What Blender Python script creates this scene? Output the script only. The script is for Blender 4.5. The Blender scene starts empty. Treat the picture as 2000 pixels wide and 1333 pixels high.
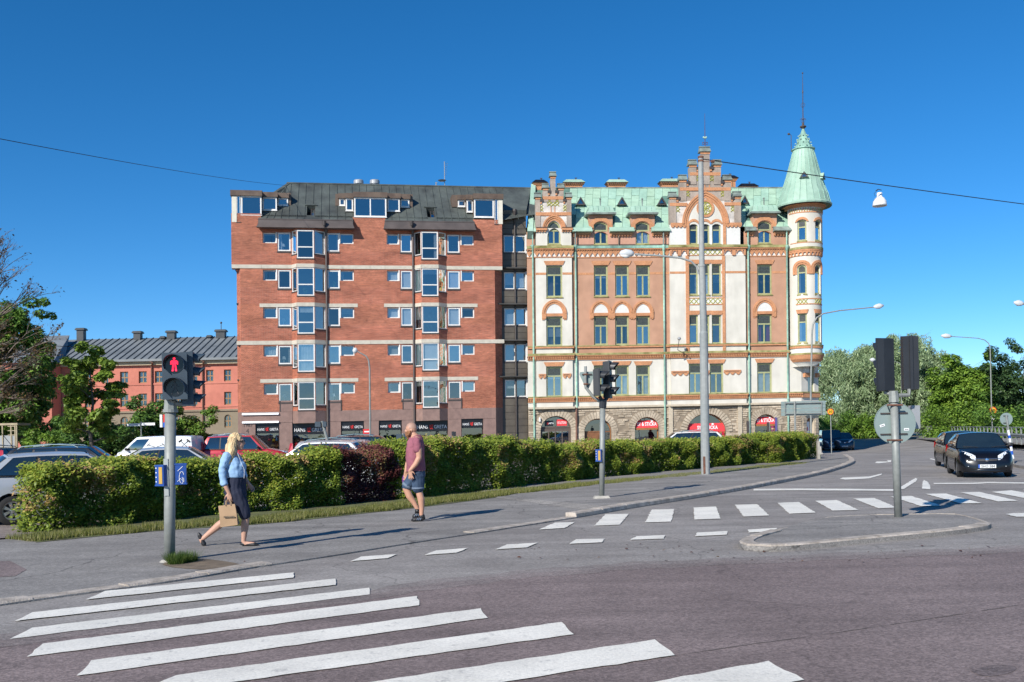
import bpy, bmesh, math, random
import numpy as np
from mathutils import Vector, Matrix, Euler
rnd = random.Random(7)
sc = bpy.context.scene
col = sc.collection
R = math.radians
# ---------------------------------------------------------------- camera
F_PX, CAM_H, HOR, ROLL = 1900.0, 1.62, 846.0, R(1.3)
cd = bpy.data.cameras.new('camera'); cam = bpy.data.objects.new('camera', cd); col.objects.link(cam)
cd.sensor_width = 36.0; cd.sensor_fit = 'HORIZONTAL'; cd.lens = 36.0 * F_PX / 2000.0
cd.shift_y = (HOR - 666.5) / 2000.0; cd.clip_start = 0.1; cd.clip_end = 3000
cam.matrix_world = Matrix.Translation((0, 0, CAM_H)) @ Matrix.Rotation(R(90), 4, 'X') @ Matrix.Rotation(-ROLL, 4, 'Z')
sc.camera = cam
# ---------------------------------------------------------------- daylight
SUN_EL, SUN_AZ = R(32.0), R(34.0)          # shadows fall to the right and away from the camera
sd = Vector((-math.sin(SUN_AZ) * math.cos(SUN_EL), -math.cos(SUN_AZ) * math.cos(SUN_EL), math.sin(SUN_EL)))  # towards the sun
w = bpy.data.worlds.new('World'); sc.world = w; w.use_nodes = True
nt = w.node_tree; nt.nodes.clear()
sky = nt.nodes.new('ShaderNodeTexSky'); sky.sky_type = 'NISHITA'; sky.sun_disc = False
sky.sun_elevation = SUN_EL; sky.sun_rotation = math.atan2(sd.x, sd.y)
sky.altitude = 2500; sky.air_density = 1.0; sky.dust_density = 0.0; sky.ozone_density = 6.0
bg = nt.nodes.new('ShaderNodeBackground'); bg.inputs[1].default_value = 0.098
out = nt.nodes.new('ShaderNodeOutputWorld')
hs = nt.nodes.new('ShaderNodeHueSaturation'); hs.inputs['Saturation'].default_value = 1.22; hs.inputs['Hue'].default_value = 0.497
nt.links.new(sky.outputs[0], hs.inputs['Color']); nt.links.new(hs.outputs[0], bg.inputs[0]); nt.links.new(bg.outputs[0], out.inputs[0])
sl = bpy.data.lights.new('sun', 'SUN'); sl.energy = 4.2; sl.angle = R(0.53); sl.color = (1.0, 0.95, 0.87)
so = bpy.data.objects.new('sun', sl); col.objects.link(so)
so.rotation_euler = (-sd).to_track_quat('-Z', 'Y').to_euler(); so.location = (-40, -60, 60)
vs = sc.view_settings; vs.view_transform = 'Standard'; vs.look = 'None'; vs.exposure = 0.55; vs.gamma = 1.0; vs.use_curve_mapping = False
sc.render.engine = 'CYCLES'

# ---------------------------------------------------------------- from the survey of the photograph to metres
def ray(px, py):
    a = (px - 1000) / F_PX; b = -(py - HOR) / F_PX
    c, s = math.cos(ROLL), math.sin(ROLL)
    return Vector((a * c + b * s, 1.0, -a * s + b * c))
def terr(x, y):      # the street dips a little in front of the corner building
    return -0.75 * math.exp(-((x - 29) / 12) ** 2 - ((y - 84) / 24) ** 2)
def gp(px, py, z=0.0):
    r = ray(px, py); t = (z - CAM_H) / r.z
    for _ in range(4):
        if t < 38: break
        t = (z + terr(r.x * t, t) - CAM_H) / r.z
    return Vector((r.x * t, t, z + terr(r.x * t, t)))
def at(px, py, Y):
    r = ray(px, py); return Vector((r.x * Y, Y, CAM_H + r.z * Y))

# ---------------------------------------------------------------- objects
def tag(o, label=None, cat=None, group=None, kind=None):
    if label: o['label'] = label
    if cat: o['category'] = cat
    if group: o['group'] = group
    if kind: o['kind'] = kind
    return o
def empty(name, loc, rz=0.0, label=None, cat=None, group=None):
    o = bpy.data.objects.new(name, None); col.objects.link(o); o.empty_display_size = 0.2
    o.location = loc; o.rotation_euler = (0, 0, rz)
    return tag(o, label, cat, group)
def link(name, me, parent=None, loc=None):
    o = bpy.data.objects.new(name, me); col.objects.link(o)
    if parent is not None: o.parent = parent
    if loc is not None: o.location = loc
    return o
def copy_tree(o, parent=None):
    c = o.copy(); col.objects.link(c); c.parent = parent
    for ch in [x for x in bpy.data.objects if x.parent == o]: copy_tree(ch, c)
    return c

class MB:
    """collects faces in a local frame (u, v, w); T turns it into the parent's space"""
    def __init__(s, T=None): s.v = []; s.f = []; s.m = []; s.T = T
    def add(s, vs_, fs, m=0):
        b = len(s.v); s.v.extend([tuple(x) for x in vs_])
        for f in fs: s.f.append(tuple(i + b for i in f)); s.m.append(m)
        return s
    def quad(s, a, b, c, d, m=0): return s.add((a, b, c, d), ((0, 1, 2, 3),), m)
    def box(s, u0, u1, v0, v1, w0, w1, m=0):
        p = [(u0, v0, w0), (u1, v0, w0), (u1, v1, w0), (u0, v1, w0), (u0, v0, w1), (u1, v0, w1), (u1, v1, w1), (u0, v1, w1)]
        return s.add(p, ((0, 3, 2, 1), (4, 5, 6, 7), (0, 1, 5, 4), (1, 2, 6, 5), (2, 3, 7, 6), (3, 0, 4, 7)), m)
    def prism(s, poly, w0, w1, m=0, caps=True):
        n = len(poly); p = [(a, b, w0) for a, b in poly] + [(a, b, w1) for a, b in poly]
        f = [(i, (i + 1) % n, n + (i + 1) % n, n + i) for i in range(n)]
        if caps: f += [tuple(range(n - 1, -1, -1)), tuple(range(n, 2 * n))]
        return s.add(p, f, m)
    def band(s, A, B, w0, w1, m=0, close=False):
        """solid strip between two curves with the same number of points"""
        n = len(A); p = [(a, b, w) for w in (w0, w1) for a, b in list(A) + list(B)]
        f = []
        for i in range(n - 1 + close):
            j = (i + 1) % n
            f += [(i, n + i, n + j, j), (2 * n + i, 2 * n + j, 3 * n + j, 3 * n + i), (i, j, 2 * n + j, 2 * n + i), (n + i, 3 * n + i, 3 * n + j, n + j)]
        if not close: f += [(0, 2 * n, 3 * n, n), (n - 1, 2 * n - 1, 4 * n - 1, 3 * n - 1)]
        return s.add(p, f, m)
    def tube(s, path, r, n=8, m=0, caps=True, sy=1.0):
        path = [Vector(p) for p in path]; k = len(path)
        rr = r if isinstance(r, (list, tuple)) else [r] * k
        base = len(s.v); up = None
        for i, p in enumerate(path):
            t = (path[min(i + 1, k - 1)] - path[max(i - 1, 0)])
            if t.length < 1e-9: t = Vector((0, 0, 1))
            t.normalize()
            if up is None: up = Vector((1, 0, 0)) if abs(t.x) < 0.9 else Vector((0, 1, 0))
            a = (up - t * up.dot(t))
            if a.length < 1e-6: a = t.orthogonal()
            a.normalize(); up = a; b = t.cross(a)
            for j in range(n):
                q = 2 * math.pi * j / n
                s.v.append(tuple(p + a * (math.cos(q) * rr[i]) + b * (math.sin(q) * rr[i] * sy)))
        for i in range(k - 1):
            for j in range(n):
                j2 = (j + 1) % n
                s.f.append((base + i * n + j, base + i * n + j2, base + (i + 1) * n + j2, base + (i + 1) * n + j)); s.m.append(m)
        if caps:
            s.f.append(tuple(base + j for j in range(n - 1, -1, -1))); s.m.append(m)
            s.f.append(tuple(base + (k - 1) * n + j for j in range(n))); s.m.append(m)
        return s
    def lathe(s, prof, c=(0, 0, 0), n=20, m=0, a0=0.0, a1=2 * math.pi, axis='z'):
        base = len(s.v); full = abs(a1 - a0 - 2 * math.pi) < 1e-6; cols = n if full else n + 1
        for r, z in prof:
            for j in range(cols):
                q = a0 + (a1 - a0) * j / n
                x, y = r * math.cos(q), r * math.sin(q)
                p = {'z': (x, y, z), 'y': (x, z, y), 'x': (z, x, y)}[axis]
                s.v.append((c[0] + p[0], c[1] + p[1], c[2] + p[2]))
        for i in range(len(prof) - 1):
            for j in range(n):
                j2 = (j + 1) % cols
                s.f.append((base + i * cols + j, base + i * cols + j2, base + (i + 1) * cols + j2, base + (i + 1) * cols + j)); s.m.append(m)
        return s
    def ball(s, c, r, n=10, m=0, sx=1, sy=1, sz=1):
        k = max(4, n // 2); base = len(s.v)
        for i in range(k + 1):
            a = math.pi * i / k
            for j in range(n):
                q = 2 * math.pi * j / n
                s.v.append((c[0] + r * sx * math.sin(a) * math.cos(q), c[1] + r * sy * math.sin(a) * math.sin(q), c[2] + r * sz * math.cos(a)))
        for i in range(k):
            for j in range(n):
                j2 = (j + 1) % n
                s.f.append((base + i * n + j, base + (i + 1) * n + j, base + (i + 1) * n + j2, base + i * n + j2)); s.m.append(m)
        return s
    def mesh(s, name, mats, smooth=False, fix=True):
        me = bpy.data.meshes.new(name)
        T = s.T; P = [tuple(T(*p)) for p in s.v] if T else s.v
        me.from_pydata(P, [], s.f)
        if not isinstance(mats, (list, tuple)): mats = [mats]
        for m in mats: me.materials.append(m)
        if any(s.m): me.polygons.foreach_set('material_index', s.m)
        uvl = me.uv_layers.new(name='UVMap'); L = s.v
        uvs = np.zeros((len(me.loops), 2), dtype=np.float32); k = 0
        for f in s.f:
            a, b, c = Vector(L[f[0]]), Vector(L[f[1]]), Vector(L[f[2]])
            n = (b - a).cross(c - a); ax = max(range(3), key=lambda i: abs(n[i]))
            i0, i1 = ((2, 1), (0, 2), (0, 1))[ax]
            for i in f: uvs[k] = (L[i][i0], L[i][i1]); k += 1
        uvl.data.foreach_set('uv', uvs.ravel())
        if fix:
            bm = bmesh.new(); bm.from_mesh(me); bmesh.ops.recalc_face_normals(bm, faces=bm.faces); bm.to_mesh(me); bm.free()
        if smooth: me.polygons.foreach_set('use_smooth', [True] * len(me.polygons)); me.update()
        return me
    def build(s, name, mats, parent=None, smooth=False, label=None, cat=None, group=None, kind=None, fix=True):
        return tag(link(name, s.mesh(name, mats, smooth, fix), parent), label, cat, group, kind)

def raw_mesh(name, V, n_per, mat, tint=None, smooth=False):
    """many small faces with n_per corners each, V: (faces, n_per, 3)"""
    V = np.asarray(V, dtype=np.float32); nf = V.shape[0]
    me = bpy.data.meshes.new(name)
    me.vertices.add(nf * n_per); me.vertices.foreach_set('co', V.reshape(-1))
    me.loops.add(nf * n_per); me.loops.foreach_set('vertex_index', np.arange(nf * n_per, dtype=np.int32))
    me.polygons.add(nf); me.polygons.foreach_set('loop_start', np.arange(0, nf * n_per, n_per, dtype=np.int32))
    me.update(calc_edges=True)
    if tint is not None:
        a = me.attributes.new('tint', 'FLOAT', 'FACE'); a.data.foreach_set('value', np.asarray(tint, dtype=np.float32))
    me.materials.append(mat)
    return me

# ---------------------------------------------------------------- materials
def srgb(r, g, b):
    f = lambda c: (c / 12.92 if c <= 0.04045 else ((c + 0.055) / 1.055) ** 2.4)
    return tuple(f(x / 255.0) for x in (r, g, b))
MATS = {}
def mat(name, c, rough=0.7, var=0.15, scale=3.0, c2=None, bump=0.0, bscale=None, metal=0.0, coat=0.0, coord='Object', spec=0.5, detail=4, fine=0.0, fscale=60.0, stretch=None, emit=0.0, ior=None):
    """base colour broken up by two noises, with optional fine relief"""
    if name in MATS: return MATS[name]
    m = bpy.data.materials.new(name); m.use_nodes = True; MATS[name] = m
    t = m.node_tree; N = t.nodes; Lk = t.links; b = N['Principled BSDF']
    b.inputs['Roughness'].default_value = rough; b.inputs['Metallic'].default_value = metal
    b.inputs['Coat Weight'].default_value = coat; b.inputs['Coat Roughness'].default_value = 0.04
    b.inputs['Specular IOR Level'].default_value = spec
    if ior: b.inputs['IOR'].default_value = ior
    tc = N.new('ShaderNodeTexCoord'); src = tc.outputs[coord]
    if stretch:
        mp = N.new('ShaderNodeMapping'); mp.inputs['Scale'].default_value = stretch; Lk.new(src, mp.inputs[0]); src = mp.outputs[0]
    nz = N.new('ShaderNodeTexNoise'); nz.inputs['Scale'].default_value = scale; nz.inputs['Detail'].default_value = detail
    Lk.new(src, nz.inputs['Vector'])
    rp = N.new('ShaderNodeValToRGB'); rp.color_ramp.elements[0].position = 0.3; rp.color_ramp.elements[1].position = 0.7
    ca = tuple(x * (1 - var) for x in c); cb = tuple(min(1, x * (1 + var)) for x in (c2 or c))
    rp.color_ramp.elements[0].color = (*ca, 1); rp.color_ramp.elements[1].color = (*cb, 1)
    Lk.new(nz.outputs['Fac'], rp.inputs[0]); colr = rp.outputs[0]
    if fine > 0:
        n2 = N.new('ShaderNodeTexNoise'); n2.inputs['Scale'].default_value = fscale; n2.inputs['Detail'].default_value = 3
        Lk.new(tc.outputs[coord], n2.inputs['Vector'])
        mr = N.new('ShaderNodeMapRange'); mr.inputs[1].default_value = 0.3; mr.inputs[2].default_value = 0.7
        mr.inputs[3].default_value = 1 - fine; mr.inputs[4].default_value = 1 + fine; Lk.new(n2.outputs['Fac'], mr.inputs[0])
        mx = N.new('ShaderNodeVectorMath'); mx.operation = 'SCALE'; Lk.new(colr, mx.inputs[0]); Lk.new(mr.outputs[0], mx.inputs['Scale'])
        colr = mx.outputs[0]
    Lk.new(colr, b.inputs['Base Color'])
    if bump > 0:
        n3 = N.new('ShaderNodeTexNoise'); n3.inputs['Scale'].default_value = bscale or scale * 6; n3.inputs['Detail'].default_value = 5
        Lk.new(tc.outputs[coord], n3.inputs['Vector'])
        bp = N.new('ShaderNodeBump'); bp.inputs['Strength'].default_value = bump; bp.inputs['Distance'].default_value = 0.02
        Lk.new(n3.outputs['Fac'], bp.inputs['Height']); Lk.new(bp.outputs[0], b.inputs['Normal'])
    if emit > 0:
        b.inputs['Emission Color'].default_value = (*c, 1); b.inputs['Emission Strength'].default_value = emit
    return m
def brick_mat(name, c1, c2, mortar, bw=0.25, bh=0.075, mort=0.012, var=0.3, off=0.5, bump=0.3):
    m = bpy.data.materials.new(name); m.use_nodes = True; MATS[name] = m
    t = m.node_tree; N = t.nodes; Lk = t.links; b = N['Principled BSDF']; b.inputs['Roughness'].default_value = 0.85; b.inputs['Specular IOR Level'].default_value = 0.25
    tc = N.new('ShaderNodeTexCoord')
    br = N.new('ShaderNodeTexBrick'); br.inputs['Scale'].default_value = 1.0; br.inputs['Brick Width'].default_value = bw; br.inputs['Row Height'].default_value = bh
    br.inputs['Mortar Size'].default_value = mort; br.inputs['Mortar Smooth'].default_value = 0.1; br.offset = off
    br.inputs['Color1'].default_value = (*c1, 1); br.inputs['Color2'].default_value = (*c2, 1); br.inputs['Mortar'].default_value = (*mortar, 1)
    Lk.new(tc.outputs['UV'], br.inputs['Vector'])
    nz = N.new('ShaderNodeTexNoise'); nz.inputs['Scale'].default_value = 0.35; nz.inputs['Detail'].default_value = 6; nz.inputs['Roughness'].default_value = 0.65
    mp = N.new('ShaderNodeMapping'); mp.inputs['Scale'].default_value = (0.8, 2.2, 1); Lk.new(tc.outputs['UV'], mp.inputs[0]); Lk.new(mp.outputs[0], nz.inputs['Vector'])
    mr = N.new('ShaderNodeMapRange'); mr.inputs[1].default_value = 0.3; mr.inputs[2].default_value = 0.7; mr.inputs[3].default_value = 1 - var; mr.inputs[4].default_value = 1 + var
    Lk.new(nz.outputs['Fac'], mr.inputs[0])
    n5 = N.new('ShaderNodeTexNoise'); n5.inputs['Scale'].default_value = 1.0; n5.inputs['Detail'].default_value = 3; n5.inputs['Roughness'].default_value = 0.7
    m5 = N.new('ShaderNodeMapping'); m5.inputs['Scale'].default_value = (1.6, 9.0, 1); Lk.new(tc.outputs['UV'], m5.inputs[0]); Lk.new(m5.outputs[0], n5.inputs['Vector'])
    r5 = N.new('ShaderNodeMapRange'); r5.inputs[1].default_value = 0.3; r5.inputs[2].default_value = 0.7; r5.inputs[3].default_value = 0.72; r5.inputs[4].default_value = 1.28; Lk.new(n5.outputs['Fac'], r5.inputs[0])
    mm5 = N.new('ShaderNodeMath'); mm5.operation = 'MULTIPLY'; Lk.new(mr.outputs[0], mm5.inputs[0]); Lk.new(r5.outputs[0], mm5.inputs[1])
    mx = N.new('ShaderNodeVectorMath'); mx.operation = 'SCALE'; Lk.new(br.outputs['Color'], mx.inputs[0]); Lk.new(mm5.outputs[0], mx.inputs['Scale'])
    Lk.new(mx.outputs[0], b.inputs['Base Color'])
    bp = N.new('ShaderNodeBump'); bp.inputs['Strength'].default_value = bump; bp.inputs['Distance'].default_value = 0.01; bp.invert = True
    Lk.new(br.outputs['Fac'], bp.inputs['Height']); Lk.new(bp.outputs[0], b.inputs['Normal'])
    return m
def glass_mat(name, tint=(0.55, 0.62, 0.66), refl=0.16, dark=0.0):
    m = bpy.data.materials.new(name); m.use_nodes = True; MATS[name] = m
    t = m.node_tree; N = t.nodes; Lk = t.links; N.remove(N['Principled BSDF'])
    tr = N.new('ShaderNodeBsdfTransparent'); tr.inputs[0].default_value = (*tint, 1)
    gl = N.new('ShaderNodeBsdfGlossy'); gl.inputs['Roughness'].default_value = 0.01
    # old panes are never quite flat
    tc = N.new('ShaderNodeTexCoord'); nz = N.new('ShaderNodeTexNoise'); nz.inputs['Scale'].default_value = 1.3; Lk.new(tc.outputs['Object'], nz.inputs['Vector'])
    bp = N.new('ShaderNodeBump'); bp.inputs['Strength'].default_value = 0.06; bp.inputs['Distance'].default_value = 0.05; Lk.new(nz.outputs['Fac'], bp.inputs['Height']); Lk.new(bp.outputs[0], gl.inputs['Normal'])
    lw = N.new('ShaderNodeFresnel'); lw.inputs[0].default_value = 1.5
    ad = N.new('ShaderNodeMath'); ad.operation = 'ADD'; ad.use_clamp = True; ad.inputs[1].default_value = refl; Lk.new(lw.outputs[0], ad.inputs[0])
    mx = N.new('ShaderNodeMixShader'); Lk.new(ad.outputs[0], mx.inputs[0]); Lk.new(tr.outputs[0], mx.inputs[1]); Lk.new(gl.outputs[0], mx.inputs[2])
    Lk.new(mx.outputs[0], N['Material Output'].inputs['Surface'])
    return m
def leaf_mat(name, stops, rough=0.5, trans=0.35):
    m = bpy.data.materials.new(name); m.use_nodes = True; MATS[name] = m
    t = m.node_tree; N = t.nodes; Lk = t.links; b = N['Principled BSDF']; b.inputs['Roughness'].default_value = rough; b.inputs['Specular IOR Level'].default_value = 0.35
    at_ = N.new('ShaderNodeAttribute'); at_.attribute_name = 'tint'
    rp = N.new('ShaderNodeValToRGB'); e = rp.color_ramp.elements
    while len(e) < len(stops): e.new(0.5)
    for i, (p, c) in enumerate(stops): e[i].position = p; e[i].color = (*c, 1)
    Lk.new(at_.outputs['Fac'], rp.inputs[0]); Lk.new(rp.outputs[0], b.inputs['Base Color'])
    tl = N.new('ShaderNodeBsdfTranslucent'); Lk.new(rp.outputs[0], tl.inputs[0])
    mx = N.new('ShaderNodeMixShader'); mx.inputs[0].default_value = trans
    Lk.new(b.outputs[0], mx.inputs[1]); Lk.new(tl.outputs[0], mx.inputs[2]); Lk.new(mx.outputs[0], N['Material Output'].inputs['Surface'])
    return m

_txt = {}
def text_shape(s, bold=0.0):
    """outline of a word as (verts2d, faces), 1 unit cap height, centred"""
    key = (s, bold)
    if key in _txt: return _txt[key]
    cu = bpy.data.curves.new('word', 'FONT'); cu.body = s; cu.size = 1.0; cu.offset = bold; cu.resolution_u = 2
    o = bpy.data.objects.new('word', cu); col.objects.link(o)
    dg = bpy.context.evaluated_depsgraph_get(); me = bpy.data.meshes.new_from_object(o.evaluated_get(dg))
    V = [(v.co.x, v.co.y) for v in me.vertices]; Fc = [tuple(p.vertices) for p in me.polygons]
    bpy.data.objects.remove(o); bpy.data.curves.remove(cu); bpy.data.meshes.remove(me)
    x0, x1 = min(p[0] for p in V), max(p[0] for p in V); y0, y1 = min(p[1] for p in V), max(p[1] for p in V)
    V = [((p[0] - (x0 + x1) / 2) / (y1 - y0), (p[1] - (y0 + y1) / 2) / (y1 - y0)) for p in V]
    _txt[key] = (V, Fc, (x1 - x0) / (y1 - y0)); return _txt[key]
def put_text(mb, s, uc, vc, h, w, width=None, m=0, bold=0.01):
    V, Fc, ar = text_shape(s, bold); k = h if width is None else width / ar
    mb.add([(uc + x * k, vc + y * h, w) for x, y in V], Fc, m)
    return mb

class Frame:
    """a facade: origin on the ground, u along it to the right, v up, w out towards the street"""
    def __init__(s, px, Y, alpha, lean=0.014):
        s.P = at(px, HOR, Y); s.P.z = 0.0; s.d = Vector((math.cos(alpha), math.sin(alpha), 0)); s.up = Vector((lean, 0, 1)); s.n = Vector((math.sin(alpha), -math.cos(alpha), 0)); s.alpha = alpha
    def T(s, u, v, w): return s.d * u + s.up * v + s.n * w
    def W(s, u, v, w): return s.P + s.T(u, v, w)
    def uv(s, px, py, w=0.0):
        r = ray(px, py); A = Matrix((s.d, s.up, -r)).transposed(); b = Vector((0, 0, CAM_H)) - s.P - s.n * w
        x = A.inverted() @ b; return x[0], x[1]
    def u(s, px, py, w=0.0): return s.uv(px, py, w)[0]
    def h(s, px, py, w=0.0): return s.uv(px, py, w)[1]

def arch(u0, u1, vs_, rise, kind='seg', n=10):
    """points of an arch from the left spring to the right spring"""
    a = (u1 - u0) / 2; uc = (u0 + u1) / 2; out = []
    if kind == 'point':
        Rr = (a * a + rise * rise) / (2 * a); t1 = math.asin(min(1, rise / Rr))
        L = [(u0 + Rr - Rr * math.cos(t1 * i / n), vs_ + Rr * math.sin(t1 * i / n)) for i in range(n + 1)]
        out = L + [(2 * uc - x, y) for x, y in reversed(L[:-1])]
    elif kind == 'round':
        out = [(uc - a * math.cos(math.pi * i / (2 * n)), vs_ + rise * math.sin(math.pi * i / (2 * n))) for i in range(2 * n + 1)]
    elif kind == 'tri': out = [(u0, vs_), (uc, vs_ + rise), (u1, vs_)]
    elif kind == 'flat': out = [(u0, vs_), (u1, vs_)]
    else:
        Rr = (a * a + rise * rise) / (2 * rise); t1 = math.asin(min(1, a / Rr)); 
        if rise > a: t1 = math.pi - t1
        out = [(uc + Rr * math.sin(-t1 + 2 * t1 * i / (2 * n)), vs_ + rise - Rr + Rr * math.cos(-t1 + 2 * t1 * i / (2 * n))) for i in range(2 * n + 1)]
    return out
def wall_holes(mb, u0, u1, v0, v1, holes, w=0.0, depth=0.25, m=0, mr=None, du=None):
    """plane wall with openings (u0,u1,v0,v1[,kind,rise]) and their reveals"""
    mr = m if mr is None else mr
    holes = [h for h in holes if h[0] < u1 - 1e-6 and h[1] > u0 + 1e-6 and h[2] < v1 - 1e-6 and h[3] > v0 + 1e-6]
    full = [(h[2] >= v0 - 1e-6, h[3] <= v1 + 1e-6) for h in holes]
    holes = [(max(u0, h[0]), min(u1, h[1]), max(v0, h[2]), min(v1, h[3])) + tuple(h[4:]) for h in holes]
    us = {u0, u1}; vs_ = {v0, v1}
    for h in holes: us |= {max(u0, h[0]), min(u1, h[1])}; vs_ |= {max(v0, h[2]), min(v1, h[3])}
    us = sorted(us); vs_ = sorted(vs_)
    if du:
        o = []
        for a, b in zip(us, us[1:]):
            k = max(1, int(math.ceil((b - a) / du))); o += [a + (b - a) * i / k for i in range(k)]
        us = o + [us[-1]]
    idx = {}
    def vi(a, b):
        if (a, b) not in idx: idx[(a, b)] = len(mb.v); mb.v.append((a, b, w))
        return idx[(a, b)]
    for a, b in zip(us, us[1:]):
        for c, d in zip(vs_, vs_[1:]):
            x, y = (a + b) / 2, (c + d) / 2
            if any(h[0] < x < h[1] and h[2] < y < h[3] for h in holes): continue
            mb.f.append((vi(a, c), vi(b, c), vi(b, d), vi(a, d))); mb.m.append(m)
    for h, (lo_ok, hi_ok) in zip(holes, full):
        a, b, c, d = h[:4]; dp = h[6] if len(h) > 6 else depth
        if dp <= 0: continue
        kind = h[4] if len(h) > 4 else None
        if kind:
            rise = h[5]; cv = arch(a, b, d - rise, rise, kind, 6)
            half = len(cv) // 2
            for i in range(len(cv) - 1):
                x0, y0 = cv[i]; x1, y1 = cv[i + 1]
                mb.quad((x0, y0, w), (x1, y1, w), (x1, d, w), (x0, d, w), m)
                mb.quad((x0, y0, w), (x1, y1, w), (x1, y1, w - dp), (x0, y0, w - dp), mr)
            top = d - rise
        else:
            top = d
            if hi_ok: mb.quad((a, d, w), (b, d, w), (b, d, w - dp), (a, d, w - dp), mr)
        if lo_ok: mb.quad((a, c, w), (b, c, w), (b, c, w - dp), (a, c, w - dp), mr)
        mb.quad((a, c, w), (a, top, w), (a, top, w - dp), (a, c, w - dp), mr)
        mb.quad((b, c, w), (b, top, w), (b, top, w - dp), (b, c, w - dp), mr)
    return mb
# ================================================================ GROUND, ROADS, PAVEMENTS
def asphalt(name, c, c2, speck=0.35, big=0.12, crack=0.5, rough=0.85):
    m = bpy.data.materials.new(name); m.use_nodes = True; MATS[name] = m
    t = m.node_tree; N = t.nodes; Lk = t.links; b = N['Principled BSDF']; b.inputs['Roughness'].default_value = rough; b.inputs['Specular IOR Level'].default_value = 0.3
    tc = N.new('ShaderNodeTexCoord'); P = tc.outputs['Object']
    def noise(s, d=4, r=0.55, vec=None):
        n = N.new('ShaderNodeTexNoise'); n.inputs['Scale'].default_value = s; n.inputs['Detail'].default_value = d; n.inputs['Roughness'].default_value = r; Lk.new(vec or P, n.inputs['Vector']); return n.outputs['Fac']
    def mr(x, a, b_, c_, d_):
        n = N.new('ShaderNodeMapRange'); 
        for i, q in enumerate((a, b_, c_, d_)): n.inputs[i + 1].default_value = q
        Lk.new(x, n.inputs[0]); return n.outputs[0]
    def mul(x, y):
        n = N.new('ShaderNodeMath'); n.operation = 'MULTIPLY'; Lk.new(x, n.inputs[0]); Lk.new(y, n.inputs[1]); return n.outputs[0]
    rp = N.new('ShaderNodeValToRGB'); rp.color_ramp.elements[0].position = 0.38; rp.color_ramp.elements[1].position = 0.62
    rp.color_ramp.elements[0].color = (*c, 1); rp.color_ramp.elements[1].color = (*c2, 1); Lk.new(noise(0.35, 5, 0.6), rp.inputs[0])
    vo = N.new('ShaderNodeTexVoronoi'); vo.inputs['Scale'].default_value = 55; Lk.new(P, vo.inputs['Vector'])
    hs = N.new('ShaderNodeSeparateColor'); Lk.new(vo.outputs['Color'], hs.inputs[0])
    f = mr(hs.outputs[0], 0, 1, 1 - speck, 1 + speck)
    f = mul(f, mr(noise(16, 3), 0.3, 0.7, 1 - big, 1 + big))
    f = mul(f, mr(noise(1.6, 5, 0.65), 0.3, 0.7, 1 - big, 1 + big))
    # streaks along the wheel tracks and thin cracks
    mp = N.new('ShaderNodeMapping'); mp.inputs['Rotation'].default_value = (0, 0, R(-33)); mp.inputs['Scale'].default_value = (0.12, 1.6, 1); Lk.new(P, mp.inputs[0])
    f = mul(f, mr(noise(1.0, 3, 0.5, mp.outputs[0]), 0.3, 0.7, 0.84, 1.14))
    if crack > 0:
        wv = N.new('ShaderNodeTexNoise'); wv.inputs['Scale'].default_value = 0.8; wv.inputs['Detail'].default_value = 4; Lk.new(P, wv.inputs['Vector'])
        ml = N.new('ShaderNodeVectorMath'); ml.operation = 'SCALE'; ml.inputs['Scale'].default_value = 1.4; Lk.new(wv.outputs['Color'], ml.inputs[0])
        ad = N.new('ShaderNodeVectorMath'); Lk.new(P, ad.inputs[0]); Lk.new(ml.outputs[0], ad.inputs[1])
        v2 = N.new('ShaderNodeTexVoronoi'); v2.feature = 'DISTANCE_TO_EDGE'; v2.inputs['Scale'].default_value = 0.28; Lk.new(ad.outputs[0], v2.inputs['Vector'])
        f = mul(f, mr(v2.outputs['Distance'], 0.0, 0.006, 1 - crack, 1.0))
    mx = N.new('ShaderNodeVectorMath'); mx.operation = 'SCALE'; Lk.new(rp.outputs[0], mx.inputs[0]); Lk.new(f, mx.inputs['Scale']); Lk.new(mx.outputs[0], b.inputs['Base Color'])
    bp = N.new('ShaderNodeBump'); bp.inputs['Strength'].default_value = 0.45; bp.inputs['Distance'].default_value = 0.006
    Lk.new(vo.outputs['Distance'], bp.inputs['Height']); Lk.new(bp.outputs[0], b.inputs['Normal'])
    return m
M_road = asphalt('grey_road_asphalt', (0.228, 0.208, 0.191), (0.288, 0.266, 0.246), 0.22, 0.09, 0.35)
M_purple = asphalt('reddish_road_asphalt', (0.172, 0.134, 0.126), (0.220, 0.174, 0.164), 0.32, 0.07, 0.25)
M_walk = asphalt('pavement_asphalt', (0.208, 0.194, 0.179), (0.268, 0.251, 0.232), 0.24, 0.11, 0.55)
M_park = asphalt('parking_asphalt', (0.20, 0.165, 0.15), (0.25, 0.21, 0.19), 0.30, 0.10, 0.2)
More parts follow.
